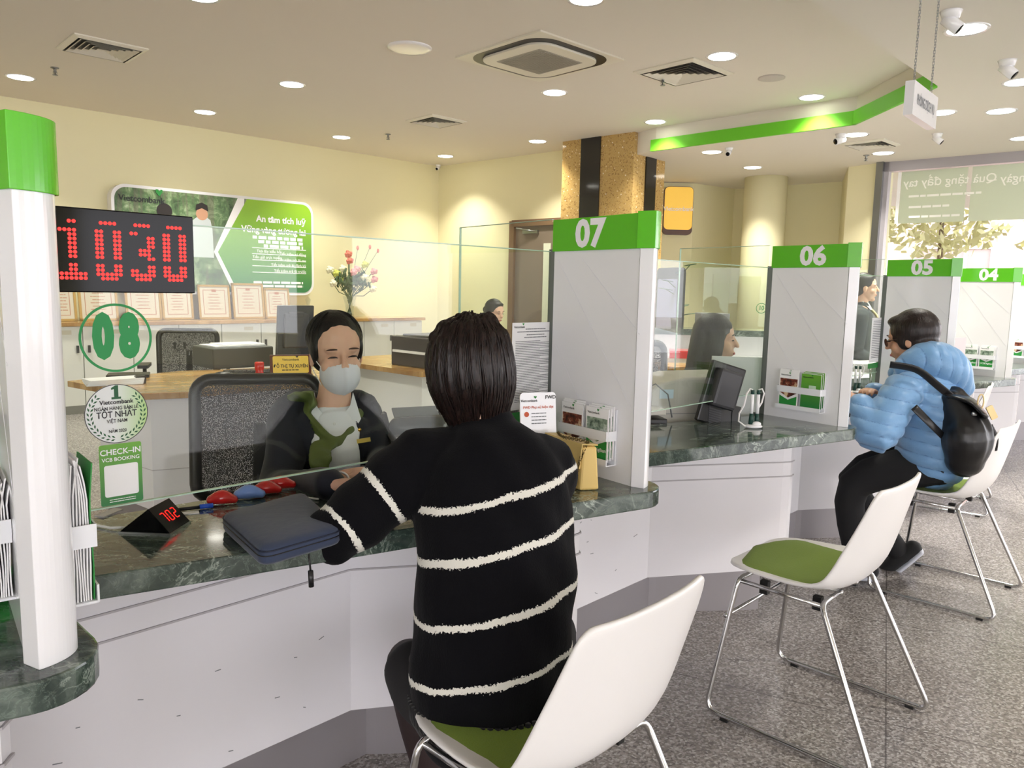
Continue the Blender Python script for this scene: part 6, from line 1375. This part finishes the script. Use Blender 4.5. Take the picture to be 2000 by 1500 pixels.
for i in range(420):
    an = rs.uniform(-math.pi, math.pi); t0 = rs.uniform(.05, .5); t1 = min(1.0, t0+rs.uniform(.3, .8)); tw = rs.uniform(-.35, .35); sp = []
    for t in np.linspace(t0, t1, 8):
        q = t*(len(P_)-1); j = min(int(q), len(P_)-2); fr_ = q-j; c_ = P_[j]*(1-fr_)+P_[j+1]*fr_; r_ = Rr[j]*(1-fr_)+Rr[j+1]*fr_; a_ = an+tw*(t-t0); o_ = 1.005+.012*rs.uniform(0, 1)*0+.012*math.sin(i*1.7)
        sp.append(c_+np.array([math.cos(a_)*r_[0]*o_, math.sin(a_)*r_[1]*o_, 0]))
    mb.tube(sp, [.0004, .0012, .0016, .0018, .0018, .0015, .001, .0003], 5)
mb.build('hair_strands', M_H1, cus)

# ------------------------------------------------------------------ the masked teller
tel = person('masked teller in navy jacket, olive scarf and white shirt leaning on the marble', (-.68, 2.35, 0))
hd = py(657, 690, 2.36); H = Head(hd, (.46, -.88, -.14), (.08, -.25, 1), 1.0)
nkT = py(652, 782, 2.36); uc = py(636, 815, 2.38); chT = py(634, 880, 2.34); wT = py(630, 960, 2.42); pT = np.array([wT[0]-.02, 2.50, .52])
sT = nrm([.93, -.02, 0]); sT = nrm([.97, .20, 0]); sh1 = py(572, 805, 2.38); sh2 = py(706, 800, 2.46)
el1 = py(545, 955, 2.10); w1 = pz(650, 948, ZT+.035); el2 = py(745, 905, 2.30); w2 = pz(748, 922, ZT+.03)
sk = MB(); H.skull(sk); sk.loft([H.p(0, -.012, -.06), nkT, uc], [(.048, .05), (.052, .052), (.06, .05)], side=sT); sk.loft([uc-UP*.03, chT, wT, pT], [(.08, .05), (.13, .08), (.11, .08), (.14, .1)], side=sT)
for a, b, c_ in ((sh1, el1, w1), (sh2, el2, w2)): sk.loft([a, (a+b)/2, b, (b+c_)/2, c_], [(.04,)*2, (.036,)*2, (.032,)*2, (.028,)*2, (.021,)*2], side=UP)
hand(sk, w1, nrm([.92, .30, .02]), (.1, -.1, -1), (-.3, .9, 0), .92, (.55, .65, .75, .8)); hand(sk, w2, nrm([-.85, -.25, .02]), (0, 0, -1), (0, .8, 0), .92, (.4, .5, .6, .7))
kT1 = np.array([pT[0]-.05, 2.12, .50]); kT2 = np.array([pT[0]+.14, 2.14, .50])
for a, b in ((pT-sT*.07, kT1), (pT+sT*.07, kT2)): sk.loft([a, (a+b)/2, b], [(.07,)*2, (.06,)*2, (.05,)*2], side=sT); c_ = b+[0, .05, -.41]; sk.loft([b, b*.5+c_*.5, c_], [(.05,)*2, (.045,)*2, (.03,)*2], side=sT)
organic('body', sk, M_SK, tel, .0042, 2)
H.face(tel, smile=True, brow=mat('brow brown', (70, 50, 42), .6), lips=False)
# hair drawn back
hb = MB(); H.e(hb, 0, -.028, .045, .085, .093, .085); H.e(hb, .068, -.004, .02, .014, .040, .050); H.e(hb, -.068, -.004, .02, .014, .040, .050); H.e(hb, 0, -.045, -.01, .074, .062, .07); H.e(hb, 0, -.115, -.01, .035, .03, .035)
organic('tied_back_hair', hb, M_H2, tel, .005, 2); cyl_hair(tel, H, 130, M_H2, 5, region=lambda p: math.sin(p) < .5, rad=(.085, .094, .086), cen=(0, -.024, .044), out=.001, r=.0011, L=(.6, 1.3))
# mask
mk = MB(); H.e(mk, 0, .040, -.055, .0605, .080, .064, 28, 18)
def mcut(v): l = (v-H.c)/H.k; x, f, u = l@H.r, l@H.f, l@H.u; return (f > .012+.0*x) & (u < -.022+.016*np.clip(1-np.abs(x)/.05, 0, 1)) & (u > -.112)
mo = organic('face_mask', mk, mat('white mask fabric', (226, 226, 234), .7), tel, .0035, 1, cut=mcut, disp=lambda v: .004*np.exp(-((((v-H.c)@H.r)/.008)**2))); mo['label'] = 'white fabric face mask'
mb = MB()
for q in (-1, 1):
    mb.tube([H.p(.058*q, .035, -.030), H.p(.072*q, .012, -.008), H.p(.079*q, -.006, .012)], .0014, 6); mb.tube([H.p(.055*q, .03, -.09), H.p(.070*q, .008, -.055), H.p(.079*q, -.008, -.030)], .0014, 6)
mb.build('ear_loop', M_WHT, tel)
# jacket with open front
jk = MB(); jk.loft([uc+[0, .03, .01], uc-[0, 0, .03], chT, wT, pT+[0, 0, .02]], [(.10, .06), (.155, .095), (.158, .115), (.150, .12), (.17, .13)], side=sT, n=28)
jk.loft([sh1+sT*.05, sh1, (sh1+el1)/2, el1, (el1+w1)/2, w1-nrm(w1-el1)*.02], [(.066,)*2, (.068,)*2, (.060,)*2, (.056,)*2, (.050, .046), (.040, .036)], side=UP, n=20)
jk.loft([sh2-sT*.05, sh2, (sh2+el2)/2, el2, (el2+w2)/2, w2+[0, .02, 0]], [(.066,)*2, (.064,)*2, (.056,)*2, (.052,)*2, (.046, .044), (.038, .035)], side=UP, n=20)
FT = nrm(np.cross(sT, UP)); FT = FT if FT[1] < 0 else -FT
def jk_cut(v):
    l = v-nkT; x = l@sT; f = l@FT; u = l[:, 2]; hw_ = np.interp(u, [-.34, -.26, -.10, -.02], [.035, .042, .054, .072]); cx_ = np.interp(u, [-.34, -.05], [.045, .0])
    da = np.minimum(np.minimum(seg_t(v, sh1, el1)[1], seg_t(v, el1, w1)[1]), np.minimum(seg_t(v, sh2, el2)[1], seg_t(v, el2, w2)[1]))
    return ~((f > .02) & (np.abs(x-cx_) < hw_) & (u > -.36) & (da > .068))
organic('jacket', jk, M_NAVY, tel, .006, 3, disp=lambda v: .004*np.sin(v[:, 2]*38+v[:, 0]*25), cut=jk_cut)
sh_ = MB(); sh_.loft([nkT-UP*.045, uc-UP*.02], [(.062, .058), (.085, .075)], side=sT, n=22); sh_.loft([nkT+FT*.050-UP*.045, nkT+FT*.085-UP*.09+sT*.01, uc*.5+chT*.5+FT*.115+sT*.03, chT+FT*.120+sT*.045, wT+FT*.122+sT*.05-UP*.0], [(.050, .025), (.070, .024), (.068, .022), (.064, .022), (.066, .022)], side=sT, n=18)
organic('shirt_front', sh_, M_SHIRT, tel, .005, 2)
col = MB()
cn = nkT+UP*.0
for q in (-1, 1):
    a = nkT+sT*.058*q+UP*.025-FT*.0; b = nkT+FT*.082-UP*.060+sT*.008*q; c_ = nkT+sT*(.046*q)+FT*.112-UP*.105; d_ = nkT+sT*(.082*q)+FT*.055-UP*.05; e_ = nkT+sT*.050*q+FT*.035-UP*.012
    col.add([a, e_, b, c_, d_], [[0, 1, 2, 3, 4]])
col.build('shirt_collar', M_SHIRT, tel, solid=.004)
mb = MB()
for i in range(5): mb.ell(wT*(i/5)+(uc)*(1-i/5)+FT*.122+sT*(.03+.01*i/5), sT*.004, UP*.004, FT*.003, 10, 6)
mb.build('button', M_WHT, tel)
# scarf
sc_ = MB(); sc_.loft([nkT-sT*.080-UP*.02, nkT-sT*.068+FT*.055-UP*.06, nkT-sT*.002+FT*.138-UP*.112, nkT+sT*.055+FT*.085-UP*.09, nkT+sT*.080-UP*.04], [(.022, .012), (.026, .012), (.026, .014), (.024, .012), (.020, .01)], side=UP)
sc_.loft([nkT-sT*.002+FT*.145-UP*.108, uc-sT*.008+FT*.186-UP*.06, chT+FT*.192-sT*.006, chT*.3+wT*.7+FT*.190-sT*.018], [(.024, .012), (.034, .010), (.030, .010), (.014, .006)], side=sT)
sc_.loft([nkT-sT*.065+FT*.02-UP*.025, nkT*.5+sh1*.5+UP*.035+FT*.055, sh1+UP*.050+FT*.045], [(.030, .011), (.040, .010), (.026, .008)], side=nrm(UP*.7+FT))
organic('scarf', sc_, M_SCARF, tel, .005, 2, disp=lambda v: .0022*np.sin(v[:, 2]*150+v[:, 0]*90))
mb = MB(); c_ = py(692, 832, 2.15); bt_ = chT+FT*.125+sT*.118+UP*.055; 
mb.obox(bt_, nrm(sT+UP*.15)*.020, nrm(UP-sT*.15)*.0062, FT*.002); mb.build('name_badge', mat('yellow badge', (226, 196, 96), .35), tel)
mb = MB(); mb.ell(bt_+UP*.032-sT*.012, sT*.005, UP*.006, FT*.002, 10, 6); mb.build('lapel_pin', M_GOLD, tel)
mb = MB()
for a in (w1,): mb.tube([a+nrm([.92, .3, 0])*.105*.92+UP*.002+np.array([0, math.cos(t)*.009, math.sin(t)*.009]) for t in np.linspace(0, 6.28, 12)[:-1]], .0012, 5, closed=True)
mb.build('ring', M_GOLD, tel)

# ------------------------------------------------------------------ simple full figures at mid distance
def figure(root, hd, f, u, k, joints, widths, top_m, hair, hm, skin=M_SK, bottom_m=None, vox=.008, eyes=True, hands=True):
    H = Head(hd, f, u, k); nk_, uc_, ch_, wa_, pe_ = joints['spine']; sd = nrm(joints['side']); sk = MB(); H.skull(sk)
    sk.loft([H.p(0, -.012, -.06), nk_, uc_], [(.046*k, .048*k), (.05*k, .05*k), (.09*k, .07*k)], side=sd); sk.loft([uc_, ch_, wa_, pe_], [(.11, .07), (.12, .08), (.11, .08), (.13, .1)], side=sd)
    tp = MB(); W_ = widths; tp.loft([nk_-UP*.03, uc_, ch_, wa_, pe_], W_['torso'], side=sd, n=26)
    for A_ in joints['arms']:
        sk.loft([A_[0], A_[1], A_[2]], [(.036,)*2, (.032,)*2, (.022,)*2], side=UP); tp.loft([A_[0]+(uc_-A_[0])*.3, A_[0], (A_[0]+A_[1])/2, A_[1], (A_[1]+A_[2])/2, A_[2]], [W_['arm'][0]]*2+[W_['arm'][1], W_['arm'][2], W_['arm'][3], W_['arm'][4]], side=UP, n=18)
        if hands and len(A_) > 3: hand(sk, A_[2], A_[3], A_[4], A_[5], .92*k, (.5, .6, .7, .8))
    bt_ = MB()
    for Lg in joints['legs']:
        sk.loft(Lg, [(.06,)*2, (.045,)*2, (.03,)*2][:len(Lg)], side=sd); bt_.loft(Lg, W_['leg'], side=sd, n=18)
    organic('body', sk, skin, root, .005 if vox < .009 else vox, 2)
    t_ = organic('top', tp, top_m, root, vox, 3, disp=W_.get('disp')) if not W_.get('topname') else organic(W_['topname'], tp, top_m, root, vox, 3, disp=W_.get('disp'), attrs=W_.get('attrs'))
    if bottom_m: organic('trousers', bt_, bottom_m, root, vox, 3)
    hb = MB(); hair(hb, H); organic('hair', hb, hm, root, .006, 2)
    if eyes: H.face(root)
    return H
# the long-haired teller
T2 = py(1398, 664, 3.62); fT2 = nrm([.93, -.36, -.04]); r = person('dark-haired teller with long straight hair and grey jacket behind the glass', (T2[0], T2[1]+.02, 0))
s2 = nrm([.36, .93, 0]); x, y = T2[0]-.04, T2[1]
def hair2(hb, H):
    H.e(hb, 0, -.018, .040, .086, .095, .088); hb.loft([H.p(0, -.055, .03), H.p(0, -.07, -.09), H.p(.0, -.085, -.20), H.p(0, -.09, -.25)], [(.085, .06), (.095, .055), (.10, .045), (.08, .03)], side=H.r, n=22)
    hb.loft([H.p(.064, .0, .04), H.p(.076, .0, -.06), H.p(.078, -.01, -.15)], [(.02, .05), (.018, .045), (.015, .04)], side=H.r, n=14)
    hb.loft([H.p(-.064, .0, .04), H.p(-.076, .0, -.06), H.p(-.078, -.01, -.15)], [(.02, .05), (.018, .045), (.015, .04)], side=H.r, n=14)
sp = [np.array([x, y+.0, T2[2]-.13]), np.array([x-.03, y, T2[2]-.20]), np.array([x-.06, y+.0, T2[2]-.33]), np.array([x-.08, y+.0, T2[2]-.48]), np.array([x-.10, y, .50])]
aL = sp[1]+s2*.16-UP*.05; aR = sp[1]-s2*.16-UP*.05; dR = np.array([.25, .05, -.0])
figure(r, T2, fT2, (0, 0, 1), 1.0, {'spine': sp, 'side': s2, 'arms': [(aR, aR+[.02, -.06, -.24], aR+[.24, -.02, -.27], (1, .1, 0), (0, 0, -1), (0, 1, 0)), (aL, aL+[.04, .05, -.24], aL+[.26, .0, -.26], (1, -.1, 0), (0, 0, -1), (0, -1, 0))],
        'legs': [[sp[4]+s2*.08, sp[4]+s2*.1+[.34, 0, -.03], sp[4]+s2*.1+[.32, 0, -.40]], [sp[4]-s2*.08, sp[4]-s2*.1+[.34, 0, -.03], sp[4]-s2*.1+[.32, 0, -.40]]]},
       {'torso': [(.07, .06), (.155, .095), (.165, .11), (.15, .11), (.16, .12)], 'arm': [(.062,)*2, (.055,)*2, (.05,)*2, (.044,)*2, (.034,)*2], 'leg': [(.08,)*2, (.065,)*2, (.05,)*2], 'topname': 'jacket'}, mat('dark grey suit cloth', (40, 42, 48), .8), hair2, M_H2, bottom_m=mat('black trousers cloth', (20, 20, 23), .85))
mb = MB(); c0 = sp[0]+[.03, -.01, -.0]
for q in (-1, 1): mb.add([c0+s2*.05*q+UP*.02, c0+s2*.02*q+fT2*.05+UP*.01, c0+s2*.005*q+fT2*.085-UP*.045, c0+s2*.055*q+fT2*.07-UP*.06], [[0, 1, 2, 3]])
mb.build('shirt_collar', M_SHIRT, r, solid=.004); mb = MB(); mb.loft([c0+fT2*.06-UP*.04, c0+fT2*.095-UP*.12], [(.03, .015), (.02, .01)], side=s2); mb.build('shirt_front', M_SHIRT, r)

# standing member of staff
T3 = py(1690, 562, 6.4); f3 = nrm([.92, -.35, -.02]); r = person('standing member of staff in dark uniform seen through glass beside the 06 partition', (T3[0], T3[1], 0)); s3 = nrm([.35, .93, 0]); x, y, z = T3
def hair3(hb, H): H.e(hb, 0, -.020, .040, .085, .093, .086); H.e(hb, 0, -.05, -.01, .07, .06, .07); H.e(hb, 0, -.11, .0, .035, .03, .035); H.e(hb, 0, .035, .085, .055, .035, .02)
sp = [np.array([x-.02, y, z-.13]), np.array([x-.03, y, z-.20]), np.array([x-.03, y, z-.34]), np.array([x-.02, y, z-.50]), np.array([x-.02, y, z-.66])]
aL = sp[1]+s3*.16-UP*.04; aR = sp[1]-s3*.16-UP*.04
figure(r, T3, f3, (0, 0, 1), 1.0, {'spine': sp, 'side': s3, 'arms': [(aR, aR+[-.02, -.04, -.28], aR+[.16, .06, -.36], (1, .4, .1), (0, 0, -1), (0, 1, 0)), (aL, aL+[0, .04, -.28], aL+[.18, -.04, -.36], (1, -.4, .1), (0, 0, -1), (0, -1, 0))],
        'legs': [[sp[4]+s3*.08, sp[4]+s3*.09-UP*.40, np.array([sp[4][0]+s3[0]*.09, sp[4][1]+s3[1]*.09, .08])], [sp[4]-s3*.08, sp[4]-s3*.09-UP*.40, np.array([sp[4][0]-s3[0]*.09, sp[4][1]-s3[1]*.09, .08])]]},
       {'torso': [(.07, .06), (.155, .095), (.165, .11), (.145, .11), (.165, .12)], 'arm': [(.06,)*2, (.052,)*2, (.048,)*2, (.042,)*2, (.034,)*2], 'leg': [(.085,)*2, (.065,)*2, (.05,)*2], 'topname': 'jacket'}, mat('dark teal-grey uniform', (38, 46, 50), .8), hair3, M_H2, bottom_m=mat('black trousers cloth'))
mb = MB(); c0 = sp[0]+[.0, -.0, .0]
for q in (-1, 1): mb.add([c0+s3*.05*q+UP*.02, c0+s3*.02*q+f3*.05+UP*.01, c0+s3*.005*q+f3*.085-UP*.045, c0+s3*.055*q+f3*.07-UP*.05], [[0, 1, 2, 3]])
mb.build('shirt_collar', M_SHIRT, r, solid=.004); mb = MB(); mb.loft([c0+f3*.07-UP*.04, c0+f3*.13-UP*.12, c0+f3*.14-UP*.30], [(.02, .012), (.03, .01), (.04, .01)], side=s3); mb.build('scarf', mat('pale gold scarf', (186, 172, 128), .6), r)
for q in (-1, 1):
    a = np.array([sp[4][0]+q*s3[0]*.09, sp[4][1]+q*s3[1]*.09, .04]); mb = MB(); mb.loft([a-f3*.05, a+f3*.16-UP*.008], [(.038, .038), (.032, .026)], side=s3); mb.build('shoe', M_BLK, r)

# seated woman far behind the customer
T4 = py(966, 610, 7.6); f4 = nrm([.75, -.62, -.22]); r = person('small distant member of staff with tied dark hair by the cream wall', (T4[0], T4[1], 0)); s4 = nrm([.62, .75, 0]); x, y, z = T4
sp = [np.array([x, y+.02, z-.13]), np.array([x-.01, y+.03, z-.20]), np.array([x, y+.04, z-.34]), np.array([x, y+.05, z-.48]), np.array([x, y+.06, .50])]
aL = sp[1]+s4*.16-UP*.04; aR = sp[1]-s4*.16-UP*.04
figure(r, T4, f4, (0, 0, 1), 1.05, {'spine': sp, 'side': s4, 'arms': [(aR, aR+[0, -.08, -.25], aR+[.18, -.16, -.28], (1, -.4, 0), (0, 0, -1), (0, 1, 0)), (aL, aL+[.04, 0, -.25], aL+[.14, -.22, -.28], (0, -1, 0), (0, 0, -1), (-1, 0, 0))],
        'legs': [[sp[4]+s4*.08, sp[4]+s4*.1+f4*.36, sp[4]+s4*.1+f4*.36-UP*.36], [sp[4]-s4*.08, sp[4]-s4*.1+f4*.36, sp[4]-s4*.1+f4*.36-UP*.36]]},
       {'torso': [(.07, .06), (.155, .095), (.165, .11), (.145, .11), (.165, .12)], 'arm': [(.06,)*2, (.052,)*2, (.048,)*2, (.042,)*2, (.034,)*2], 'leg': [(.08,)*2, (.065,)*2, (.05,)*2], 'topname': 'jacket'}, M_NAVY, hair3, M_H2, bottom_m=M_BLACKC, vox=.010)
mb = MB(); mb.obox((x, y+.08, .40), s4*.2, f4*[1, 1, 0]*.2, UP*.03); mb.obox((x, y+.08, .19), s4*.03, f4*[1, 1, 0]*.03, UP*.19); tag(mb.build('office_stool', M_BLK), 'black stool under the distant member of staff', 'stool')

# ------------------------------------------------------------------ the customer in the pale blue puffer jacket
hb_ = py(1779, 662, 3.30); r = person('person in pale blue puffer jacket and black trousers seated at the counter', (1.86, 3.32, 0))
f5 = nrm([-.72, .62, -.24]); s5 = nrm([.40, .92, 0])
nk5 = py(1783, 715, 3.28); uc5 = py(1800, 745, 3.27); ch5 = py(1815, 800, 3.25); wa5 = py(1822, 870, 3.25); pe5 = py(1822, 884, 3.28)
kn1 = py(1668, 948, 3.36); an1 = np.array([kn1[0]+.04, kn1[1]+.0, .09]); kn2 = kn1+s5*.20+[.0, 0, -.02]; an2 = py(1750, 1072, 3.50)
sA = py(1760, 770, 3.14); eA = py(1712, 852, 3.06); wA = py(1680, 792, 3.16); sB = uc5+s5*.18-UP*.03; eB = py(1740, 835, 3.55); wB = py(1708, 768, 3.42)
M_PUF = mat('pale blue quilted nylon', (116, 164, 212), .42, sheen=.2)
def puff(v):
    ax = np.where(v[:, 0] < (eA[0]+sA[0])/2+.03, v[:, 0]*14+v[:, 2]*9, 0); q = np.abs(np.sin((v[:, 2]+.18*v[:, 0])*math.pi/.052)); 
    return .010*np.sqrt(q)-.005+.002*np.sin(v[:, 0]*60+v[:, 1]*50)
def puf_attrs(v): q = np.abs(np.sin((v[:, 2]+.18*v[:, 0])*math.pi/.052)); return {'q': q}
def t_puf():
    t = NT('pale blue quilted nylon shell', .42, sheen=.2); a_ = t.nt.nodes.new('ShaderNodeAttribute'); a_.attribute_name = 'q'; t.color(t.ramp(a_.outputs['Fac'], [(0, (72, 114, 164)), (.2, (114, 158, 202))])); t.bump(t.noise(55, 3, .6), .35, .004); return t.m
def hair5(hb, H): H.e(hb, 0, -.024, .034, .092, .102, .097); H.e(hb, 0, -.042, -.035, .082, .070, .070); H.e(hb, 0, .03, .088, .06, .05, .026); H.e(hb, .066, .012, -.0, .016, .03, .045); H.e(hb, -.066, .012, -.0, .016, .03, .045)
H = figure(r, hb_, f5, (0, -.0, 1), .98, {'spine': [nk5, uc5, ch5, wa5, pe5], 'side': s5, 'arms': [(sA, eA, wA, (-.45, .6, .4), (.3, .3, -.9), (0, 0, 1)), (sB, eB, wB, (-.5, -.5, .2), (0, 0, -1), (0, -.5, .8))],
        'legs': [[pe5-s5*.09-UP*.03, kn1, an1], [pe5+s5*.06-UP*.03, kn2, an2]]},
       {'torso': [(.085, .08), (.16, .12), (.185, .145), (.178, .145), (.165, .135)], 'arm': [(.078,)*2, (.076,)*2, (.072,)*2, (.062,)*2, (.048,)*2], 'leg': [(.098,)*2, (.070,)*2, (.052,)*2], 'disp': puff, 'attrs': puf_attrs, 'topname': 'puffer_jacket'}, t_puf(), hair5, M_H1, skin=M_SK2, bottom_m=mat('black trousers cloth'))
cyl_hair(r, H, 200, M_H1, 15, region=lambda p: True, rad=(.088, .097, .092), cen=(0, -.024, .034), out=.0015, r=.0011, L=(.5, 1.2))
hd_ = MB(); hc = py(1838, 728, 3.20); hd_.loft([py(1770, 722, 3.22), py(1812, 706, 3.2), py(1852, 722, 3.19), py(1878, 760, 3.2)], [(.045, .06), (.085, .085), (.085, .085), (.04, .05)], side=s5, n=22); hd_.loft([nk5+f5*.06-UP*.02, nk5-f5*.01, nk5-f5*.06+UP*.01], [(.04, .04), (.08, .05), (.08, .05)], side=s5)
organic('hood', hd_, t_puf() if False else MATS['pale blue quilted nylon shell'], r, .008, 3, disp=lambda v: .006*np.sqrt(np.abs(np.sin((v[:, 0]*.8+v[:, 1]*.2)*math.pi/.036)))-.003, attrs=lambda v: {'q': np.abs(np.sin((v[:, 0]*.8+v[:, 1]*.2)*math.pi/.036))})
mb = MB(); g0 = H.p(0, .093, .004)
for q in (-1, 1): mb.ell(H.p(.032*q, .093, .002), H.r*.024, H.u*.019, H.f*.004, 14, 8)
mb.tube([H.p(-.055, .085, .008), H.p(-.078, .0, .006)], .002, 6); mb.tube([H.p(.055, .085, .008), H.p(.078, .0, .006)], .002, 6); mb.build('glasses', mat('dark lens', (70, 44, 40), .15), r)
for a, d_, nm in ((an1, nrm([-.9, .3, 0]), 'trainer'), (an2, nrm([-.55, .2, -.65]), 'trainer')):
    u_ = nrm(UP-d_*d_[2]) if nm else UP; mb = MB(); mb.loft([a-d_*.06-u_*.045, a+d_*.05-u_*.04, a+d_*.17-u_*.052], [(.035, .038), (.042, .036), (.036, .024)], side=np.cross(d_, u_)); mb.loft([a, a-u_*.04], [(.042,)*2, (.042,)*2], side=s5); sh1_ = organic('trainer', mb, M_BLACKC, r, .006, 2)
    mb = MB(); mb.loft([a-d_*.07-u_*.075, a+d_*.05-u_*.078, a+d_*.19-u_*.072], [(.038, .014), (.045, .014), (.036, .012)], side=np.cross(d_, u_)); mb.build('sole', mat('white foam sole', (206, 210, 222), .6), sh1_)
# backpack: worn, a thing of its own
bp = thing('backpack', 'black drawstring backpack with a flap worn over the blue jacket', 'backpack', py(1880, 880, 3.08)); B0 = py(1888, 855, 3.06); bt_ = py(1852, 775, 3.12); bb_ = py(1880, 925, 3.10)
bm = MB(); bm.loft([py(1862, 778, 3.10), py(1880, 815, 3.08), py(1888, 855, 3.06), py(1884, 895, 3.07)], [(.07, .045), (.105, .075), (.125, .095), (.10, .075)], side=nrm([.5, .86, 0]), n=24)
organic('body', bm, mat('black grained leather', (20, 20, 22), .35), bp, .006, 3, disp=lambda v: .006*np.sin(v[:, 0]*75+v[:, 1]*60)*np.clip((v[:, 2]-.62)*6, 0, 1))
fm_ = MB(); fm_.loft([py(1862, 772, 3.08), py(1898, 785, 3.02), py(1925, 812, 2.98)], [(.075, .012), (.08, .012), (.06, .010)], side=nrm([.5, .86, 0])); organic('flap', fm_, mat('black grained leather'), bp, .006, 2)
def ribbon(pts, w_, sd, m, nm, par, th=.004):
    mb = MB(); pts = [np.array(p) for p in pts]
    mb.loft(pts, [(w_, th)]*len(pts), side=sd, n=12, sub=5, cap=False); return mb.build(nm, m, par)
ribbon([py(1738, 712, 3.10), py(1790, 722, 3.06), py(1830, 752, 3.04), py(1866, 782, 3.05)], .016, nrm([.1, -.5, .8]), M_BLK, 'strap', bp); ribbon([py(1785, 795, 3.02), py(1815, 825, 3.0), py(1840, 850, 3.03)], .016, nrm([.4, .3, .8]), M_BLK, 'strap', bp)
ribbon([py(1935, 830, 3.0), py(1946, 855, 3.0), py(1944, 880, 3.02)], .008, nrm([1, 0, 0]), M_BLK, 'drawstring', bp)
mb = MB(); mb.ell(py(1903, 808, 2.985), (.012, 0, 0), (0, .006, 0), (0, 0, .012), 12, 8); mb.build('magnet_button', M_STEEL, bp)
mb = MB(); c_ = py(1920, 790, 2.97)
mb.tube([c_+np.array([math.cos(t)*.012-.01, 0, math.sin(t)*.03+.01]) for t in np.linspace(0, 6.28, 14)[:-1]], .0028, 6, closed=True); k_ = py(1938, 806, 2.96); mb.build('charm_ring', mat('cream gold charm', (214, 190, 140), .35, .4), bp)
mb = MB(); ua = nrm([-.5, 0, .85]); ra = nrm([.85, 0, .5]); rpoly(mb, k_, ra, ua, rr2(.013, .028, .004), 0, .006); mb.build('charm_tag', mat('cream gold charm'), bp)
